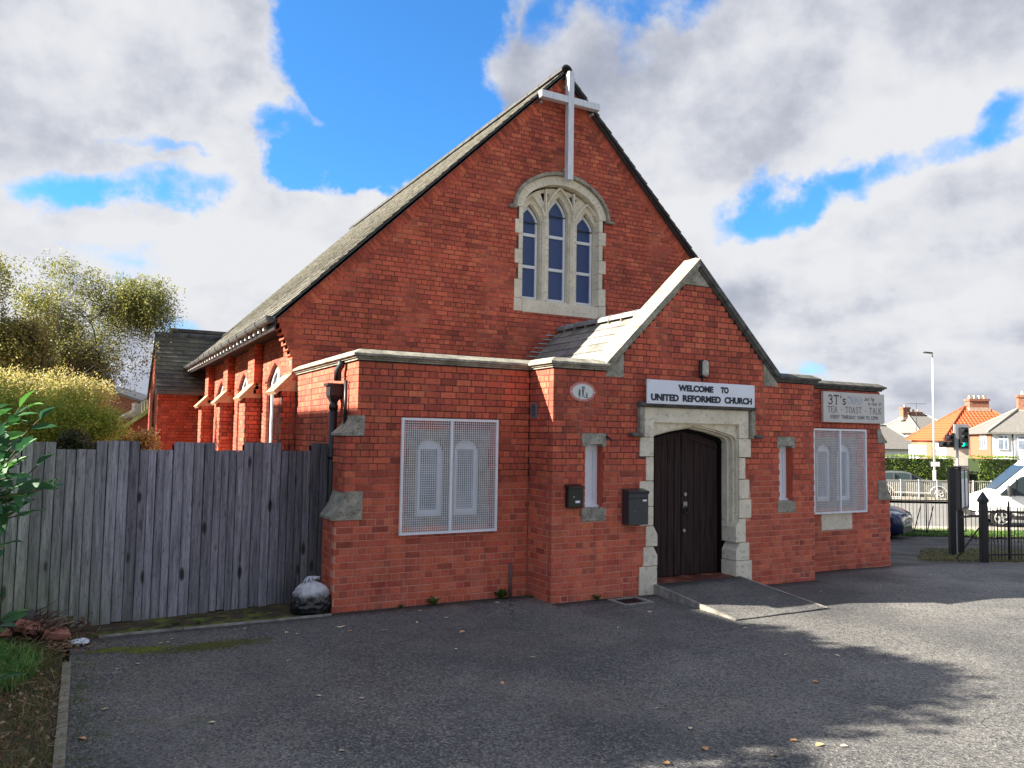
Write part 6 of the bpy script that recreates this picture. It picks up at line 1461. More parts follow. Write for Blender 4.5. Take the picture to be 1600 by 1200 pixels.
# ------------------------------------------------------------------ buildings beyond the fence on the left
OLDBR = mk('old_brown_brick', (.13, .055, .035), (.22, .095, .06), .9, 14, .4, 50)
hb = atd(190, 690, 34)
bl = thing('brick_outbuilding', 'brown brick building with a low dark roof seen beyond the shrubs', 'building', (hb.x, hb.y, -.5))
def q3(px_, py_, d): return atd(px_, py_, d)
def face_block(mb, pts, depth):
    """pts: polygon of (px,py) corners on a wall at constant depth; extruded backwards"""
    P = [q3(a, b, depth) for a, b in pts]; B_ = [p+F2*3.0 for p in P]; n = len(P)
    mb.add(P+B_, [tuple(range(n)), tuple(range(2*n-1, n-1, -1))]+[(i, (i+1) % n, n+(i+1) % n, n+i) for i in range(n)])
mb = MB(); face_block(mb, [(90, 760), (90, 612), (150, 606), (217, 627), (217, 760)], 36); mb.build('wall', OLDBR, bl, fix=True)
mb = MB(); face_block(mb, [(86, 611), (86, 606), (150, 601.5), (221, 625), (221, 628.5), (150, 606)], 35.7); mb.build('roof_edge', SLATED, bl, fix=True)
mb = MB(); face_block(mb, [(150, 680), (208, 640), (208, 628), (214, 628), (214, 643), (155, 684)], 35.5); mb.build('lean_to_edge', OLDBR, bl, fix=True)
mb = MB(); face_block(mb, [(165, 662), (206, 640), (206, 630), (211, 630), (211, 642), (167, 665)], 35.0); mb.build('pipe', COPE, bl, fix=True)
h2 = atd(205, 690, 27)
lt_ = thing('red_brick_annexe', 'red brick wall with a mossy sloping coping beside the transept', 'building', (h2.x, h2.y, -.5))
mb = MB(); face_block(mb, [(140, 760), (157, 690), (236, 640), (236, 760)], 27); mb.build('wall', BR, lt_, fix=True)
mb = MB(); face_block(mb, [(150, 692), (228, 641), (239, 636), (239, 641), (160, 691)], 26.9); mb.build('mossy_coping', mk('mossy_roof', (.16, .18, .05), (.30, .30, .12), .95, 4, .5, 30), lt_, fix=True)
mb = MB(); face_block(mb, [(219, 646), (219, 628), (236, 617), (239, 617), (239, 640)], 27.5); mb.build('tiled_upstand', SLATED, lt_, fix=True)
for i in range(4): mb = MB(); face_block(mb, [(220+i*4.2, 645-i*2.6), (220+i*4.2, 629-i*2.6), (222.6+i*4.2, 627-i*2.6), (222.6+i*4.2, 643-i*2.6)], 27.2); mb.build('upstand_block', COPE, lt_, fix=True)

# ------------------------------------------------------------------ right side: railings, posts, road furniture
def railing(name, label, l0, l1, d0, d1, h, step, group, braces=(), posts=()):
    p0 = WP(l0, d0); t = thing(name, label, 'railings', tuple(p0), group)
    n = int(abs(l1-l0)/step); 
    def at(f, z): p = WP(l0+(l1-l0)*f, d0+(d1-d0)*f); return p+Z*z
    for i in range(n+1):
        f = i/n; tall = h*(1.0+.015*R.uniform(-1, 1))
        MB().tube([at(f, .04), at(f, tall-.05)], .0075, 5, cap=False).tube([at(f, tall-.05), at(f, tall)], [.010, .001], 5).build('upright', IRON, t)
    for z in (.14, h-.13):
        m_ = MB(); k = 8
        for i in range(k): m_.bar(at(i/k, z), at((i+1)/k, z), .012, .035)
        m_.build('rail', IRON, t)
    for f in posts: MB().bar(at(f, -.1), at(f, h+.06), .026, .026, upv=(1, 0, 0)).tube([at(f, h+.06), at(f, h+.11)], [.017, .002], 6).build('standard', IRON, t)
    for f, df in braces: MB().bar(at(f, .02), at(f+df, h*.75), .022, .022).build('brace', IRON, t)
    return t
railing('iron_railings', 'far run of black iron railings on the verge beside the dark blue car', PX(1384, 24.6), PX(1512, 24.6), 24.6, 24.8, 1.22, .118, 'black iron railings', braces=((.33, .10), (.50, .09)), posts=(.0, .50, 1.0))
railing('iron_railings', 'near run of black iron railings right of the pointed gatepost, in front of the van', PX(1540, 15.9), PX(1680, 16.6), 15.9, 16.6, 1.12, .082, 'black iron railings', braces=((.47, .2),), posts=(.23, .75))
railing('iron_railings', 'low black railings behind the gatepost beside the grass', PX(1515, 21.5), PX(1700, 21.5), 21.5, 21.5, 1.0, .115, 'black iron railings', posts=(.5,))
gp = WP(PX(1533.5, 15.75), 15.75); gpo = thing('gatepost', 'black square gatepost with a pointed cap', 'gatepost', tuple(gp))
MB().obox(gp+Z*.54, R2*.062, F2*.062, Z*.64).build('shaft', IRON, gpo, bevel=.008)
MB().obox(gp+Z*1.205, R2*.08, F2*.08, Z*.024).build('collar', IRON, gpo, bevel=.008)
MB().add([gp+R2*sx*.08+F2*sy*.08+Z*1.231 for sx, sy in ((-1,-1),(1,-1),(1,1),(-1,1))]+[gp+Z*1.41], [(0,1,4),(1,2,4),(2,3,4),(3,0,4),(3,2,1,0)]).build('cap', IRON, gpo)
a = WP(PX(1489, 16.1), 16.1); MB().bar(a+Z*.0, gp+Z*.80, .022, .022).build('stay', IRON, gpo)
a = WP(PX(1499, 17.0), 17.0); MB().bar(a+Z*.86, gp+Z*.92, .03, .045).build('gate_arm', IRON, gpo)
# notice board on two posts
na = WP(PX(1485, 17.4), 17.4); nb_ = WP(PX(1497.5, 18.1), 18.1)
nbt = thing('notice_board', 'black-posted church notice board with a glazed white case, seen edge-on by the gate', 'notice board', tuple(na))
for p, h in ((na, 1.93), (nb_, 1.93)): MB().obox(p+Z*(h-.1)/2, R2*.062, F2*.05, Z*(h+.1)/2).build('post', IRON, nbt)
dv = (nb_-na); dv.z = 0; dn = dv.normalized(); nr = Vector((dn.y, -dn.x, 0))
if nr.dot(R2) < 0: nr = -nr
cc = (na+nb_)/2; cc.z = na.z; 
bc = cc + nr*.10 + dn*.10
NBG = mk('notice_board_case', (.16, .135, .12), None, .6)
MB().obox(bc+Z*1.45, dn*.44, nr*.05, Z*.45).build('case', NBG, nbt)
for k, (u0, u1) in enumerate(((-.42, -.02), (.02, .42))):
    MB().obox(bc+Z*1.44+nr*.058+dn*(u0+u1)/2, dn*(u1-u0)/2, nr*.004, Z*.40).build('paper', WPAINT, nbt)
    MB().obox(bc+Z*1.74+nr*.064+dn*(u0+u1)/2, dn*(u1-u0)/2*.8, nr*.002, Z*.07).build('green_notice', mk('green_notice', (.10, .36, .24), None, .5), nbt)
for u in (-.43, 0, .43): MB().obox(bc+Z*1.44+nr*.066+dn*u, dn*.022, nr*.012, Z*.45).build('door_bar', IRON, nbt)
for z in (1.0, 1.88): MB().obox(bc+Z*z+nr*.066, dn*.45, nr*.012, Z*.02).build('door_bar', IRON, nbt)
MB().obox(bc+Z*1.93, dn*.50, nr*.10, Z*.015).build('canopy', IRON, nbt)
pv = WP(PX(1491, 17.8), 17.8); MB().bar(pv-Z*.1, pv+Z*.95, .035, .035, upv=(1, 0, 0)).build('cable_pipe', LEAD, nbt)
vg = MB()
for _ in range(2600):
    d_ = R.gauss(16.6, .75) if R.random() < .6 else R.uniform(16, 19.5); l_ = PX(R.uniform(1436, 1640), d_)
    if d_ < 15.75+.25*R.random(): continue
    p_ = WP(l_, d_); blades(vg, p_.x, p_.y, 5, .045, .09, 1.4, dull+[(.24, .22, .12)], .006, z=p_.z)
tag(vg.build('verge_weeds', GRASS, kind='stuff'), 'thin weeds and moss growing round the feet of the gateposts and railings', 'weeds')
vg2 = MB()
for _ in range(2600):
    d_ = R.uniform(24.3, 26.3); p_ = WP(R.uniform(10, 22), d_); blades(vg2, p_.x, p_.y, 5, .14, .16, .8, [(.10, .20, .03), (.14, .26, .04), (.07, .14, .03)], .012, z=p_.z)
tag(vg2.build('verge_grass', GRASS, kind='stuff'), 'green grass of the verge behind the far iron railings', 'grass')
# pedestrian guardrail by the far kerb
gd = 42.6; p0 = WP(PX(1380, gd), gd)
RAILG = mk('galvanised_rail', (.42, .40, .36), (.55, .53, .48), .5, 6, metal=.3)
gl0, gl1 = PX(1378, gd), PX(1660, gd)
nP = 5; wdt = (gl1-gl0)/nP
for k in range(nP):
    a0 = gl0+k*wdt; lab = ['galvanised guardrail panel in front of the rear wheel of the silver car', 'galvanised guardrail panel in front of the bonnet of the silver car', 'galvanised guardrail panel behind the notice board', 'galvanised guardrail panel in front of the right hedge, partly behind the van', 'galvanised guardrail panel hidden mostly by the van'][k]
    t = thing('guardrail', lab, 'guardrail', tuple(WP(a0, gd)), 'galvanised guardrail panels')
    for z in (.10, 1.05): MB().bar(WP(a0, gd, z+.1), WP(a0+wdt-.06, gd, z+.1), .04, .045).build('rail', RAILG, t)
    for x in (a0, a0+wdt/2): MB().bar(WP(x, gd, 0), WP(x, gd, 1.20), .055, .055, upv=(1, 0, 0)).build('post', RAILG, t)
    n = int(wdt/.105)
    for i in range(1, n): MB().bar(WP(a0+i*wdt/n, gd, .2), WP(a0+i*wdt/n, gd, 1.13), .016, .016, upv=(1, 0, 0)).build('infill_bar', RAILG, t)
# street lamp
sl_ = WP(PX(1459.3, 48.6), 48.6); slt = thing('street_lamp', 'tall pale steel street lamp rising above the hedge', 'street lamp', tuple(sl_))
POLE = mk('pale_steel_pole', (.62, .62, .58), (.72, .72, .68), .45, 3)
MB().tube([sl_, sl_+Z*1.6], .10, 10).build('base', POLE, slt); MB().tube([sl_+Z*1.6, sl_+Z*8.75], [.075, .045], 10).build('pole', POLE, slt)
top = sl_+Z*8.8; MB().tube([top-Z*.15, top+Z*.05, top-R2*.18-F2*.05+Z*.06], .035, 6).build('arm', POLE, slt)
MB().obox(top-R2*.30-F2*.05+Z*.07, R2*.26+Z*-.02, F2*.13, Z*.045).build('lantern', GREYM, slt, bevel=.03)
MB().obox(sl_+Z*1.98-F2*.12, R2*.26, F2*.02, Z*.14).build('number_plate', WPAINT, slt)
# traffic lights
TD = 37.5; tp = WP(PX(1495.3, TD), TD); tl = thing('traffic_light', 'grey-backed traffic light showing green, with small signal heads on its left', 'traffic light', tuple(tp))
GREYP = mk('pale_grey_board', (.34, .35, .37), None, .5); LENSOFF = mk('dark_lens', (.04, .035, .03), None, .3)
MB().tube([tp, tp+Z*3.95], .062, 10).build('pole', RAILG, tl)
def px2(px_, py_, d=TD): return atd(px_, py_, d)
bc_ = px2(1503.2, 682.5, TD-.15); MB().obox(bc_, R2*.33, F2*.012, Z*.60).build('backing_board', GREYP, tl)
MB().obox(px2(1491.4, 683, TD-.12), R2*.04, F2*.02, Z*.62).build('bracket', GREYP, tl)
MB().obox(px2(1505.6, 684.3, TD-.30), R2*.175, F2*.13, Z*.50).build('signal_head', BLACKP, tl, bevel=.02)
def lens(px_, py_, m_, r=.10, dd=.45):
    c = px2(px_, py_, TD-dd); MB().tube([c, c-F2*.03], [r, r*.8], 14, sm=False).build('lens', m_, tl)
    vs = []; n = 9
    for yy in (0, -.20):
        for k in range(n): a_ = math.pi*(-.15+1.3*k/(n-1)); vs.append(c+R2*(r*1.12*math.cos(a_))+Z*(r*1.12*math.sin(a_)+yy*.12)+F2*yy)
    MB().add(vs, [(k, k+1, n+k+1, n+k) for k in range(n-1)]).build('hood', BLACKP, tl)
gmt, gnt, gb = node_mat('green_signal_lens'); gb.inputs['Base Color'].default_value = (.0, .3, .14, 1); gb.inputs['Emission Color'].default_value = (.0, .75, .38, 1); gb.inputs['Emission Strength'].default_value = .9
REDOFF = mk('unlit_red_lens', (.22, .045, .035), None, .35)
lens(1505.3, 673.6, LENSOFF); lens(1505.3, 683.4, LENSOFF); lens(1504.8, 694.2, gmt)
MB().obox(px2(1482.8, 684, TD-.25), R2*.15, F2*.10, Z*.15).build('signal_head', BLACKP, tl, bevel=.02)
MB().obox(px2(1477.5, 694.5, TD-.25), R2*.30, F2*.10, Z*.14).build('signal_head', BLACKP, tl, bevel=.02)
lens(1482.5, 684, REDOFF, .095, .40); lens(1472.3, 694.3, LENSOFF, .095, .40); lens(1482.5, 694.3, LENSOFF, .095, .40)
MB().obox(px2(1489, 688, TD-.15), R2*.05, F2*.03, Z*.35).build('bracket', BLACKP, tl)

# ------------------------------------------------------------------ vehicles
TYRE = mk('tyre_rubber', (.018, .018, .018), None, .85); RIM = mk('alloy_rim', (.55, .55, .56), None, .35, metal=.6); CGL = mk('car_glass', (.02, .03, .035), None, .12, spec=.45)
LAMPG = mk('headlamp_glass', (.50, .53, .58), None, .12, spec=.9); TRIM = mk('black_trim', (.02, .02, .022), None, .5)
def vehicle(name, label, cat, stations, paint, wheels, wr, wd, belt_glass, loc, rz, lower=None, group=None):
    """stations along x (front positive): (x, z_bottom, z_belt, z_top, half width, half roof width)"""
    t = thing(name, label, cat, loc, group, rz)
    def ring(s):
        x, zb, zl, zt, wb_, wr_ = s
        half = [(0, zb), (wb_*.80, zb), (wb_*.97, zb+.10), (wb_, zb+(zl-zb)*.45), (wb_*.985, zb+(zl-zb)*.8), (wb_*.94, zl), (wr_+.015, zt-.07), (wr_*.86, zt-.012), (0, zt+.02)]
        return [Vector((x, y_, z_)) for y_, z_ in half] + [Vector((x, -y_, z_)) for y_, z_ in half[-2:0:-1]]
    # refine by catmull-rom between the stations
    def cr_(a, b, c, d, t_): return tuple(.5*((2*b[i])+(-a[i]+c[i])*t_+(2*a[i]-5*b[i]+4*c[i]-d[i])*t_*t_+(-a[i]+3*b[i]-3*c[i]+d[i])*t_**3) for i in range(6))
    S2 = []
    for i in range(len(stations)-1):
        a = stations[max(0, i-1)]; b = stations[i]; c = stations[i+1]; d = stations[min(len(stations)-1, i+2)]
        for k in range(3): S2.append(cr_(a, b, c, d, k/3))
    S2.append(stations[-1])
    rings = [ring(s) for s in S2]; n = len(rings[0]); body = MB(); glass = MB(); V = [v for r_ in rings for v in r_]
    bf = []; gf = []
    for i in range(len(rings)-1):
        for k in range(n):
            f = (i*n+k, i*n+(k+1) % n, (i+1)*n+(k+1) % n, (i+1)*n+k); side = k in (5, n-6)
            xm = (S2[i][0]+S2[i+1][0])/2; isg = side and any(g0 < xm < g1 for g0, g1 in belt_glass)
            (gf if isg else bf).append(f)
    cap = [tuple(range(n)), tuple((len(rings)-1)*n+k for k in range(n-1, -1, -1))]
    body.add(V, bf, 0, smooth=True); body.f += cap; body.mi += [0, 0]; body.t += [(1, 1, 1)]*2; body.sm += [False]*2
    body.build('body', paint, t, world=False, fix=True)
    glass.add(V, gf, 0, smooth=False); g_ = glass.build('side_window', CGL, t, world=False, fix=True)
    for x in wheels:
        for s in (1, -1):
            yo = s*(wd-.10)
            w_ = MB().tube([(x, yo-.10, wr), (x, yo-.08, wr), (x, yo+.08, wr), (x, yo+.10, wr)], [wr*.93, wr, wr, wr*.93], 20, sm=False).build('wheel', TYRE, t, world=False)
            rm = MB(); fy_ = yo+s*.101; rm.tube([(x, fy_-.01, wr), (x, fy_+.004, wr)], [wr*.66, wr*.64], 20, sm=False).build('rim_well', TRIM, w_, world=False)
            sp_ = MB()
            for k in range(5):
                a_ = k*2*math.pi/5+.3; sp_.obox((x+wr*.33*math.cos(a_), fy_+s*.012, wr+wr*.33*math.sin(a_)), Vector((math.cos(a_), 0, math.sin(a_)))*wr*.33, Vector((-math.sin(a_), 0, math.cos(a_)))*wr*.11, Vector((0, .012, 0)))
            ring_ = [(x+wr*.63*math.cos(q*math.pi/10), fy_+s*.01, wr+wr*.63*math.sin(q*math.pi/10)) for q in range(21)]; sp_.tube(ring_, wr*.055, 5, cap=False)
            sp_.build('rim', RIM, w_, world=False)
            # dark wheel arch
            pts = [(x+wr*1.17*math.cos(math.pi*q/12), wr+wr*1.17*math.sin(math.pi*q/12)) for q in range(13)]
            ya = s*(wd-.012); MB().prism([(p[0], max(p[1], .20)) for p in pts], [], lambda u, v, d_, ya=ya, s=s: Vector((u, ya-s*d_, v)), .02).build('wheel_arch', TRIM, t, world=False, fix=True)
    return t
def add(t, mb, name, m_, **k): return mb.build(name, m_, t, world=False, **k)
def heading(v): return math.atan2(v.y, v.x)
BLUE = mk('dark_blue_car_paint', (.010, .018, .060), (.014, .022, .075), .22, 2, spec=.8); SILV = mk('grey_green_car_paint', (.10, .115, .115), (.13, .145, .14), .28, 2, metal=.4); VANW = mk('van_white', (.80, .81, .80), (.84, .84, .83), .3, 1)
# dark blue hatchback behind the building corner
bp_ = WP(10.1, 24.4); hd_ = (-F2*.62+R2*.785).normalized()
car1 = vehicle('parked_car', 'dark blue hatchback with its nose showing past the right corner of the church', 'car',
   [(1.98, .42, .62, .66, .62, .50), (1.90, .24, .74, .80, .78, .62), (1.62, .20, .86, .93, .83, .66), (1.05, .20, .93, 1.03, .84, .66), (.75, .20, .95, 1.12, .84, .60), (.15, .20, .97, 1.44, .84, .56), (-.6, .20, .98, 1.48, .84, .57), (-1.4, .22, .98, 1.44, .83, .55), (-1.82, .28, .95, 1.12, .78, .5), (-1.93, .42, .8, .9, .70, .45)],
   BLUE, (1.27, -1.22), .30, .84, ((-1.5, -.75), (-.62, .28)), (bp_.x, bp_.y, bp_.z), heading(hd_))
def frontbox(x, y0, y1, z0, z1, th=.02): return MB().box(x, y0, z0, x+th, y1, z1)
add(car1, MB().prism([(-.46, .80), (.46, .80), (.40, .70), (-.40, .70)], [], lambda u, v, d: Vector((1.955-d, u, v)), .05), 'grille', TRIM, fix=True)
add(car1, MB().prism([(.12*math.cos(q*math.pi/8), .752+.05*math.sin(q*math.pi/8)) for q in range(16)], [], lambda u, v, d: Vector((1.975-d, u, v)), .03), 'oval_badge', LAMPG, fix=True)
for s in (1, -1): add(car1, MB().add([Vector(p) for p in ((1.86, s*.50, .66), (1.93, s*.47, .80), (1.66, s*.80, .90), (1.70, s*.81, .72), (1.80, s*.45, .86))], [(0, 3, 2, 4, 1)] if s > 0 else [(0, 1, 4, 2, 3)]), 'headlight', LAMPG)
add(car1, MB().box(1.985, -.26, .475, 2.0, .26, .59), 'number_plate', SIGNW)
pl = MB(); 
def plate(mb, text, x, y0, z, h):
    u = 0; gap = .30
    w_ = lambda c: .3 if c == ' ' else max(p[0] for s in FONT[c] for p in s)
    tot = sum(w_(c)+gap for c in text)-gap; k = .44/(tot*h)
    for c in text:
        if c != ' ':
            for s in FONT[c]:
                for a, b in zip(s, s[1:]): mb.bar((x, y0+(u+a[0])*h*k, z+a[1]*h), (x, y0+(u+b[0])*h*k, z+b[1]*h), .014, .003, upv=(1, 0, 0))
        u += w_(c)+gap
plate(pl, 'EY60 YCW', 2.002, -.22, .49, .085); add(car1, pl, 'plate_lettering', INK)
add(car1, MB().box(1.90, -.60, .24, 1.975, .60, .40), 'lower_grille', TRIM, bevel=.02)
for s in (1, -1): add(car1, MB().tube([(1.93, s*.52, .36), (1.965, s*.52, .36)], .055, 12), 'fog_lamp', LAMPG)
add(car1, MB().add([Vector(p) for p in ((.80, -.60, 1.06), (.80, .60, 1.06), (.20, .50, 1.42), (.20, -.50, 1.42))], [(0, 1, 2, 3)]), 'windscreen', CGL).location = (.025, 0, .03)
for s in (1, -1): add(car1, MB().box(.62, s*.86-.06, .98, .80, s*.86+.06, 1.10), 'wing_mirror', BLUE, bevel=.02)
# silver-green estate on the far side of the road, side on, nose to the right
cp = WP(PX(1421, 46.0), 46.0)
car2 = vehicle('parked_car', 'grey-green silver family car parked across the road behind the guardrail, nose to the right', 'car',
   [(2.16, .42, .60, .66, .70, .5), (2.05, .24, .74, .80, .82, .64), (1.7, .20, .86, .93, .88, .70), (1.1, .20, .93, 1.03, .90, .70), (.65, .20, .96, 1.14, .90, .64), (-.05, .20, .98, 1.46, .90, .58), (-.9, .20, 1.0, 1.52, .90, .58), (-1.7, .22, 1.0, 1.43, .88, .56), (-2.1, .28, .96, 1.10, .82, .55), (-2.22, .45, .8, .9, .75, .5)],
   SILV, (1.37, -1.36), .34, .90, ((-1.75, -.95), (-.85, -.05), (.03, .55)), (cp.x, cp.y, cp.z), heading(R2*.93-F2*.37))
for s in (1, -1): add(car2, MB().add([Vector(p) for p in ((2.08, s*.50, .70), (2.02, s*.50, .82), (1.62, s*.86, .90), (1.72, s*.88, .76))], [(0, 1, 2, 3)]), 'headlight', LAMPG)
add(car2, MB().box(-.95, -.905, .32, .95, .905, .40), 'sill_trim', RIM)
for x in (1.37, -1.36):
    for s in (1, -1): add(car2, MB().tube([(x+.43*math.cos(math.pi*q/10), s*.905, .34+.43*math.sin(math.pi*q/10)) for q in range(11)], .028, 6), 'arch_trim', RIM)
for x in (-.9, -.02): add(car2, MB().box(x-.02, -.87, 1.02, x+.02, -.60, 1.42), 'pillar', SILV)
for s in (1, -1): add(car2, MB().box(.45, s*.95-.08, 1.0, .65, s*.95+.08, 1.12), 'wing_mirror', SILV, bevel=.02)
add(car2, MB().add([Vector(p) for p in ((.72, -.62, 1.10), (.72, .62, 1.10), (.0, .52, 1.44), (.0, -.52, 1.44))], [(0, 1, 2, 3)]), 'windscreen', CGL).location = (.03, 0, .03)
# white high-roof van, side on, nose to the left
vp = WP(PX(1600, 29.0)+1.0, 29.0)
van = vehicle('parked_van', 'white high-roofed van at the right edge, nose pointing left', 'van',
   [(2.72, .42, .62, .70, .80, .66), (2.66, .30, .86, .98, .92, .74), (2.45, .28, 1.02, 1.14, .97, .80), (2.05, .28, 1.12, 1.30, .985, .84), (1.55, .28, 1.16, 1.76, .99, .86), (1.0, .28, 1.18, 2.26, .99, .88), (.55, .28, 1.20, 2.50, .99, .88), (-1.0, .28, 1.2, 2.54, .99, .88), (-2.9, .28, 1.2, 2.53, .99, .88), (-2.98, .30, 1.2, 2.48, .97, .85)],
   VANW, (1.92, -1.9), .34, .99, (), (vp.x, vp.y, vp.z), heading(-R2*.95+F2*.30))
for s in (1, -1):
    f = lambda u, v, d, s=s: Vector((u, s*(.965-max(0, v-1.2)*.085)+s*(.012-d), v))
    add(van, MB().prism([(1.98, 1.17), (1.28, 1.83), (1.02, 1.90), (.92, 1.84), (.88, 1.30), (1.0, 1.15)], [], f, .03), 'cab_window', CGL, fix=True)
    add(van, MB().prism([(1.46, 1.14), (1.51, 1.14), (1.44, 1.75), (1.39, 1.80)], [], lambda u, v, d, s=s: Vector((u, s*(.985-max(0, v-1.2)*.085)+s*(.012-d), v)), .02), 'window_bar', TRIM, fix=True)
    add(van, MB().box(1.62, min(s*1.0, s*1.22), 1.12, 1.74, max(s*1.0, s*1.22), 1.52), 'wing_mirror', TRIM, bevel=.03)
    for x in (.72, .16): add(van, MB().box(x, min(s*.985, s*1.01), .98, x+.11, max(s*.985, s*1.01), 1.16), 'door_handle', TRIM, bevel=.01)
    add(van, MB().box(-1.35, min(s*.975, s*.999), .30, 1.5, max(s*.975, s*.999), .44), 'sill', TRIM)
    add(van, MB().box(-2.9, min(s*.98, s*1.003), .52, 1.42, max(s*.98, s*1.003), .60), 'rubbing_strip', TRIM)
    for x in (.48, -.75): add(van, MB().box(x-.008, min(s*.98, s*.996), .46, x+.008, max(s*.98, s*.996), 1.18), 'door_gap', TRIM)
    add(van, MB().add([Vector(p) for p in ((2.66, s*.55, .88), (2.52, s*.60, 1.10), (2.15, s*.94, 1.16), (2.40, s*.97, .90))], [(0, 1, 2, 3)]), 'headlight', LAMPG)
add(van, MB().add([Vector(p) for p in ((2.03, -.68, 1.325), (2.03, .68, 1.325), (1.06, .72, 2.21), (1.06, -.72, 2.21))], [(0, 1, 2, 3)]), 'windscreen', CGL).location = (.012, 0, .022)
add(van, MB().box(2.60, -.8, .30, 2.74, .8, .56), 'bumper', TRIM, bevel=.04)

# ------------------------------------------------------------------ hedges
HG = [(.16, .26, .03), (.20, .31, .035), (.11, .19, .025), (.26, .32, .06)]
def hedge(label, pxa, pxb, d, ztop, seed, thick=.9, rounded=True):
    rr = random.Random(seed); l0, l1 = PX(pxa, d), PX(pxb, d); b = WP((l0+l1)/2, d); h = ztop-b.z
    t = thing('hedge', label, 'hedge', tuple(b), 'clipped hedges across the road'); core = MB(); 
    core.obox(b+Z*(h*.47), R2*((l1-l0)/2-.25), F2*(thick-.3), Z*(h*.46)); core.build('inner_mass', mk('hedge_core', (.02, .035, .01), None, .95), t)
    lf = MB()
    for _ in range(int((l1-l0)*h*260)):
        u = rr.uniform(-1, 1); v = rr.random(); side = rr.random()
        l = (l0+l1)/2+u*(l1-l0)/2; bump = .10*noise.noise(Vector((l*.8, seed, v*2)))+.06*noise.noise(Vector((l*2.4, seed, 7)))
        hh = h+bump-(.5*max(0, abs(u)-.85)/.15)**2*.9
        if side < .7: p = WP(l, d-thick+.1*rr.random()-bump, v*hh)
        else: p = WP(l, d+rr.uniform(-thick, thick*.6), hh-.05*rr.random())
        p.z = b.z+(v*hh if side < .7 else hh-.08*rr.random())
        a_ = Vector((rr.gauss(0, 1), rr.gauss(0, 1), rr.gauss(0, 1))).normalized(); c_ = a_.orthogonal().normalized(); s = rr.uniform(.035, .075); k = rr.uniform(.7, 1.3); tb = rr.choice(HG)
        lf.add([p-a_*s, p+c_*s*.6, p+a_*s, p-c_*s*.6], [(0, 1, 2, 3)], 0, tuple(x*k for x in tb))
    lf.build('foliage', LEAF, t)
hedge('long clipped green hedge left of the street lamp foot, behind the silver car', 1350, 1487, 50, 1.30, 1)
hedge('clipped green hedge between the traffic light and the van', 1514, 1585, 50, 1.35, 2)
hedge('clipped hedge running on beyond the right edge of the photo', 1640, 1960, 50, 1.3, 5)
gw_ = thing('garden_wall', 'brown boarded gateway between the two hedges', 'gate', tuple(WP(PX(1500, 50.5), 50.5)))
for i in range(7): p = WP(PX(1497+i*2.5, 50.5), 50.5); MB().obox(p+Z*.95, R2*.05, F2*.03, Z*.95).build('board', mk('brown_board', (.16, .10, .075), (.24, .15, .11), .8, 8) if i == 0 else MATS['brown_board'], gw_)

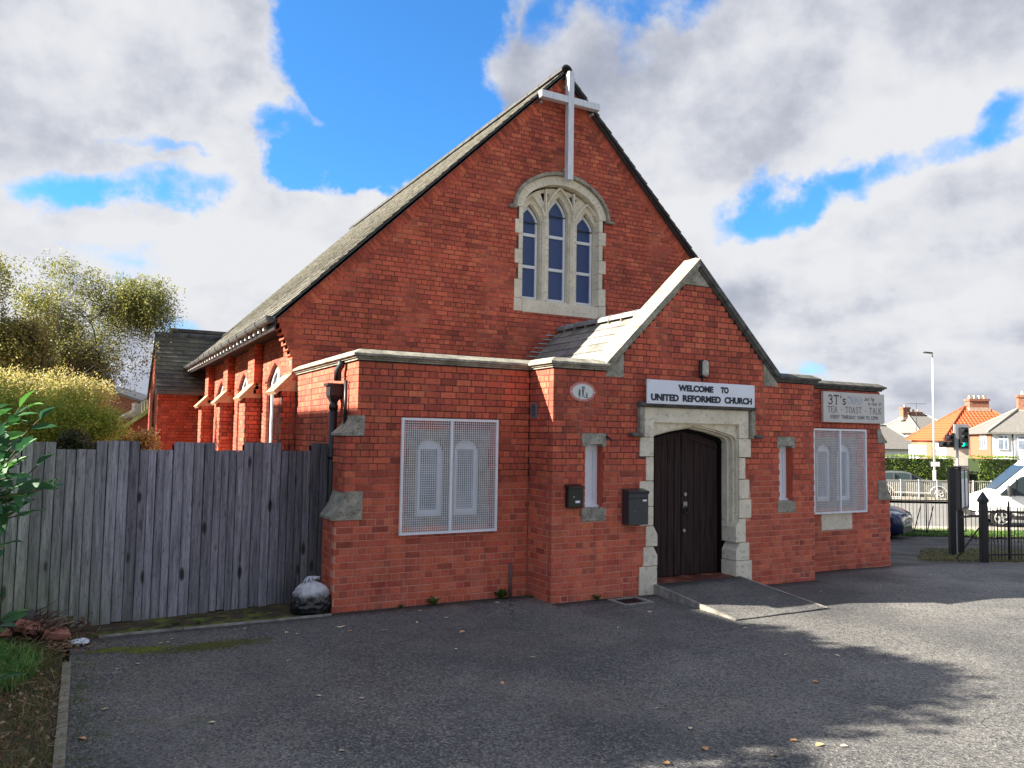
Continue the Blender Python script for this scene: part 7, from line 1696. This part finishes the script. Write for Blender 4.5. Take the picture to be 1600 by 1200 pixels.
# ------------------------------------------------------------------ houses across the road
ORB = mk('sunny_orange_brick', (.30, .115, .065), (.38, .16, .095), .85, 30, .2, 60); REN = mk('cream_render', (.62, .60, .55), (.68, .66, .60), .9, 4); WREN = mk('white_render', (.78, .79, .80), (.82, .82, .82), .85, 4)  # orange is the brick's own colour
PAN = mk('orange_pantile', (.40, .085, .028), (.50, .12, .04), .8, 20, .2, 30); GRS = mk('grey_roof_slate', (.13, .125, .12), (.20, .19, .175), .8, 8, .3, 30); CHB = mk('chimney_brick', (.22, .09, .06), (.34, .16, .10), .9, 8, .3, 40)
POTM = mk('chimney_pot', (.45, .30, .20), (.6, .5, .4), .8, 10); WINF = mk('window_white', (.80, .80, .80), None, .4); WING = mk('window_glass', (.12, .16, .22), (.25, .30, .36), .1, 3, spec=.9)
HZ = -2.5
def hip_house(name, label, l0, d0, ang, w_, dp, ez, rise, wall_m, roof_m, tiles=None, ridge=0.0):
    """box w_ x dp with hipped roof; front-left corner at (l0,d0); ang turns the front away from facing the viewer"""
    o = Vector((CAM.x, CAM.y, 0))+R2*l0+F2*d0; ux = (R2*math.cos(ang)+F2*math.sin(ang)); uy = (F2*math.cos(ang)-R2*math.sin(ang)); t = thing(name, label, 'house', (o.x, o.y, HZ))
    def P(a, b, z): return o+ux*a+uy*b+Z*z
    mb = MB(); mb.add([P(0, 0, HZ), P(w_, 0, HZ), P(w_, dp, HZ), P(0, dp, HZ), P(0, 0, ez), P(w_, 0, ez), P(w_, dp, ez), P(0, dp, ez)], [(0,3,2,1),(4,5,6,7),(0,1,5,4),(1,2,6,5),(2,3,7,6),(3,0,4,7)]); mb.build('wall', wall_m, t, fix=True)
    ov = .35; A = [P(-ov, -ov, ez), P(w_+ov, -ov, ez), P(w_+ov, dp+ov, ez), P(-ov, dp+ov, ez)]; hw = (w_+2*ov)/2; hd__ = (dp+2*ov)/2; rl = ridge/2
    r0 = P(w_/2-rl, dp/2, ez+rise); r1 = P(w_/2+rl, dp/2, ez+rise)
    dn_ = Z*-.12
    mb = MB(); mb.add([a+dn_ for a in A]+A+[r0, r1], [(0,3,2,1), (0,1,5,4), (1,2,6,5), (2,3,7,6), (3,0,4,7), (4,5,9,8), (5,6,9), (6,7,8,9), (7,4,8)]); rf = mb.build('roof', roof_m, t, fix=True)
    hips = MB()
    for a, b in ((A[0], r0), (A[1], r1), (A[2], r1), (A[3], r0), (r0, r1)):
        if (b-a).length > .1: hips.tube([a+Z*.05, b+Z*.05], .09, 6)
    hips.build('hip_tiles', MATS.get(roof_m.name+'_dark') or mk(roof_m.name+'_dark', *( [(.30, .07, .03), (.38, .10, .04)] if 'orange' in roof_m.name else [(.25, .24, .21), (.33, .32, .28)])), rf)
    if tiles:
        tl_ = MB()
        def face(a, b, c, d):   # eave a-b, ridge d-c
            L = (b-a).length; u = (b-a).normalized(); nrm = (b-a).cross(d-a).normalized(); nrm = nrm if nrm.z > 0 else -nrm; up_ = nrm.cross(u); up_ = up_ if up_.z > 0 else -up_
            H = (d-a).dot(up_); xd = (d-a).dot(u); xc_ = (c-a).dot(u); n = int(L/tiles)
            for i in range(n+1):
                x = (i+.5)*L/(n+1); hh = H
                if x < xd: hh = H*x/xd
                if x > xc_: hh = min(hh, H*(L-x)/(L-xc_))
                if hh < .3: continue
                k = 0; s = 0
                while s < hh-.1:
                    e_ = min(s+.33, hh); p = a+u*x+up_*s+nrm*.055; q = a+u*x+up_*e_+nrm*.02; v_ = u*(L/(n+1)*.36); kk = R.uniform(.85, 1.12)
                    tl_.add([p-v_-nrm*.03, p+nrm*.03, p+v_-nrm*.03, q-v_-nrm*.02, q+nrm*.02, q+v_-nrm*.02], [(0, 1, 4, 3), (1, 2, 5, 4), (0, 2, 1)], 0, (1, 1, 1)); s += .33
        face(A[0], A[1], r1, r0); face(A[3], A[0], r0, r0)
        tl_.build('pantiles', roof_m, rf, kind='stuff')
    return t, P, rf
def window(t, c, ux, uz, w_, h, par=None, mull=(.0,), top=.28, nrm=None):
    f = MB().obox(c, ux*w_/2, nrm*.05, Z*h/2).build('window', WINF, t)
    xs = [-1]+list(mull)+[1]; g = MB()
    for a, b in zip(xs, xs[1:]):
        for z0, z1 in ((-1, 1-2*top), (1-2*top, 1)):
            x0, x1 = a*w_/2+.05, b*w_/2-.05; y0, y1 = z0*h/2+.05, z1*h/2-.05
            g.obox(c+nrm*.052+ux*(x0+x1)/2+Z*(y0+y1)/2, ux*(x1-x0)/2, nrm*.006, Z*(y1-y0)/2)
    g.build('pane', WING, f)
def chimney(t, P, a, b, z0, z1, w_, dp, pots, label=None):
    par = t; mb = MB(); c0 = P(a, b, z0); ux = (P(1, 0, 0)-P(0, 0, 0)); uy = (P(0, 1, 0)-P(0, 0, 0)); zc = (z0+z1)/2
    ch_ = MB().obox(P(a, b, zc), ux*w_/2, uy*dp/2, Z*(z1-z0)/2).build('chimney', CHB, t)
    MB().obox(P(a, b, z0+.12), ux*(w_/2+.10), uy*(dp/2+.10), Z*.16).build('flashing', POTM, ch_); MB().obox(P(a, b, z1-.10), ux*(w_/2+.07), uy*(dp/2+.07), Z*.09).build('crown', CHB, ch_)
    n = 14; k = int((z1-z0)/.13)
    for i in range(pots): q = P(a-w_/2+w_*(i+.5)/pots, b, z1); MB().tube([q, q+Z*.28, q+Z*.30], [.13, .10, .12], 8, sm=False).build('pot', POTM, ch_)
HD = 65
# orange-roofed house: its front-left corner points at the viewer
l_c = PX(1467, 62.5)
tO, PO, rO = hip_house('orange_roofed_house', 'cream and orange brick house with bright orange pantiled hipped roof', l_c, 61.5, rad(-4), 7.4, 6.0, 2.42, 2.65, REN, PAN, tiles=.30, ridge=1.5)
chimney(tO, PO, 3.9, 3.0, 4.75, 5.75, 1.5, .8, 4)
fu = PO(0, 1, 0)-PO(0, 0, 0); fn = PO(0, 0, 0)-PO(1, 0, 0)
MB().obox(PO(-.03, 4.1, -.03), fu*1.88, fn*.05, Z*2.44).build('brick_panel', ORB, tO)
MB().obox(PO(-.42, 4.0, .9), fu*.85, fn*.35, Z*1.0).build('bay', WREN, tO)
for yy in (3.7, 4.3): MB().obox(PO(-.79, yy, 1.0), fu*.14, fn*.02, Z*.75).build('pane', WING, tO)
MB().obox(PO(-.06, 1.4, .8), fu*.18, fn*.03, Z*.85).build('window', WING, tO)
gx_ = PO(1, 0, 0)-PO(0, 0, 0); gn = PO(0, 0, 0)-PO(0, 1, 0)
window(tO, PO(2.35, -.04, 1.75), gx_, Z, .7, 1.1, nrm=gn)
# tv aerial
ae = PO(.6, 6.5, 3.1); MB().tube([ae, ae+Z*2.4], .02, 5).tube([ae+Z*2.35-R2*.9, ae+Z*2.35+R2*.9], .015, 4).build('aerial', GREYM, tO)
# slate-roofed pair on the right
l2 = PX(1550, 54); tS, PS, rS = hip_house('slate_roofed_house', 'house with grey slate hipped roof, orange brick side and white front at the right edge', l2, 54, rad(-20), 12.0, 7.0, 2.92, 1.75, WREN, GRS, ridge=7.0)
gx2 = PS(1, 0, 0)-PS(0, 0, 0); gn2 = PS(0, 0, 0)-PS(0, 1, 0); sx2 = -gn2; sn2 = -gx2
MB().obox(PS(-.03, 3.5, .15), sx2*3.50, sn2*.05, Z*2.65).build('brick_panel', ORB, tS)
window(tS, PS(-.09, 2.3, 2.22), sx2, Z, 2.0, 1.02, nrm=sn2, mull=(-.33, .33)); window(tS, PS(.62, -.06, 2.22), gx2, Z, .62, 1.0, nrm=gn2, mull=(.2,)); window(tS, PS(1.75, -.06, 2.2), gx2, Z, .55, 1.0, nrm=gn2, mull=()); window(tS, PS(3.2, -.06, 2.2), gx2, Z, .9, 1.0, nrm=gn2)
MB().tube([PS(1.2, -.12, 2.8), PS(1.22, -.12, -2)], .05, 6).build('downpipe', GREYM, tS)
MB().tube([PS(-.12, 6.9, 2.8), PS(-.12, 6.9, -2)], .06, 6).build('downpipe', mk('brown_pipe', (.14, .06, .04), None, .6), tS)
chimney(tS, PS, 2.7, 3.5, 4.3, 5.65, .7, .6, 1)
MB().obox(PS(2.4, -1.0, .95), gx2*.75, gn2*.9, Z*.10).build('porch_canopy', WREN, tS)
tE, PE, rE = hip_house('slate_roofed_house', 'grey-roofed cream house beyond the right edge of the photo', PX(1790, 52)+2, 50, rad(-20), 11.0, 7.0, 2.9, 2.2, REN, GRS, ridge=6.0)
for a_ in (1.6, 4.2, 7.2): window(tE, PE(a_, -.06, 2.0), PE(1, 0, 0)-PE(0, 0, 0), Z, 1.2, 1.1, nrm=PE(0, 0, 0)-PE(0, 1, 0))
chimney(tE, PE, 5.4, 3.5, 4.6, 6.0, 1.2, .6, 3)
# distant houses at left
def far_house(label, pa, pb, d, ez, rise, wall_m, roof_m, chim, name='far_house'):
    l0, l1 = PX(pa, d), PX(pb, d); t, P, rf = hip_house(name, label, l0, d, rad(6), l1-l0, 8, ez, rise, wall_m, roof_m, ridge=(l1-l0)*.5); w_ = l1-l0
    for (a, zt, cw, n) in chim: chimney(t, P, a*w_, 4, ez+rise-.6, zt, cw, .7, n)
    g1_ = P(1, 0, 0)-P(0, 0, 0); g2_ = P(0, 0, 0)-P(0, 1, 0)
    for a in (.25, .7): window(t, P(a*w_, -.05, ez-1.5), g1_, Z, 1.3, 1.2, nrm=g2_)
    return t
far_house('low grey-roofed white house just past the corner of the church', 1372, 1442, 80, 1.4, 2.4, WREN, GRS, ())
far_house('dark-roofed house with a pinkish chimney stack, behind the low white house', 1362, 1412, 95, 3.0, 1.8, ORB, GRS, ((.72, 5.9, 2.0, 4),))
far_house('roof with a yellowish chimney showing behind the orange roof', 1440, 1500, 84, 3.2, 2.0, REN, GRS, ((.17, 6.0, .8, 1), (.42, 5.5, 1.6, 3)))

# ------------------------------------------------------------------ off to the left: what shades the yard
nh = thing('neighbour_house', 'neighbouring house standing left of the yard outside the photo', 'house', (-13, 3, 0))
MB().prism([(-14, -.5), (-6.8, -.5), (-6.8, 5.2), (-10.3, 8.7), (-14, 5.2)], [], lambda u, v, d: Vector((u, 2.6+d, v)), 5.2).build('wall', BR, nh, fix=True)
MB().prism([(-6.4, 4.9), (-10.3, 8.8), (-14.4, 4.9), (-14.4, 5.05), (-10.3, 8.95), (-6.4, 5.05)], [], lambda u, v, d: Vector((u, 2.4+d, v)), 5.6).build('roof', SLATED, nh, fix=True)
def shade_tree(label, base, blobs, n, seed):
    rr = random.Random(seed); t = thing('garden_tree', label, 'tree', base, 'garden trees left of the yard'); lf = MB()
    c0 = Vector(blobs[0][0]); MB().tube([Vector(base), Vector((base[0]+.1, base[1], 1.6)), Vector((c0.x, c0.y, c0.z))], [.22, .16, .06], 8).build('trunk', MATS['birch_tree_bark'], t)
    for _ in range(n):
        c, r_ = rr.choice(blobs); v = Vector((rr.gauss(0, 1), rr.gauss(0, 1), rr.gauss(0, 1))).normalized()*rr.random()**.4; k = 1+.35*noise.noise(v*2.2+Vector((seed, 0, 0))); p = Vector(c)+Vector((v.x*r_[0], v.y*r_[1], v.z*r_[2]))*k
        a = Vector((rr.gauss(0, 1), rr.gauss(0, 1), rr.gauss(0, 1))).normalized(); b = a.orthogonal().normalized(); l = rr.uniform(.05, .11); lf.add([p-a*l, p+b*l*.6, p+a*l, p-b*l*.6], [(0, 1, 2, 3)], 0, rr.choice(OL))
    lf.build('crown', LEAF, t)
def ovr(x, y, h): return (x-1.6*h, y+.66*h, h)
shade_tree('broad garden tree outside the photo beside the neighbouring house', (-9.2, .6, 0), [(ovr(2.0, -3.9, 6.0), (1.35, 1.45, 1.2)), (ovr(3.2, -4.2, 6.6), (.75, .95, .5)), (ovr(.4, -3.8, 5.4), (1.5, 1.5, 1.3)), (ovr(2.9, -2.9, 6.6), (.8, .9, .6)), (ovr(-.9, -2.9, 5.0), (1.5, 1.2, 1.1)), (ovr(1.0, -3.0, 5.6), (1.3, 1.0, 1.0))], 24000, 21)
shade_tree('smaller garden tree outside the photo near the street', (-9.5, -1.6, 0), [(ovr(-1.4, -4.2, 4.6), (1.6, 1.6, 1.3)), (ovr(-3.2, -4.6, 4.0), (1.5, 1.6, 1.2)), (ovr(.8, -4.6, 5.0), (.9, .6, .6)), (ovr(-3.6, -2.2, 4.6), (1.3, 1.3, 1.2)), ((-9.0, -3.9, 4.6), (1.1, 1.2, 1.1)), ((-8.2, -4.4, 3.9), (1.0, 1.0, .9))], 20000, 22)
scn.cycles.use_denoising = True
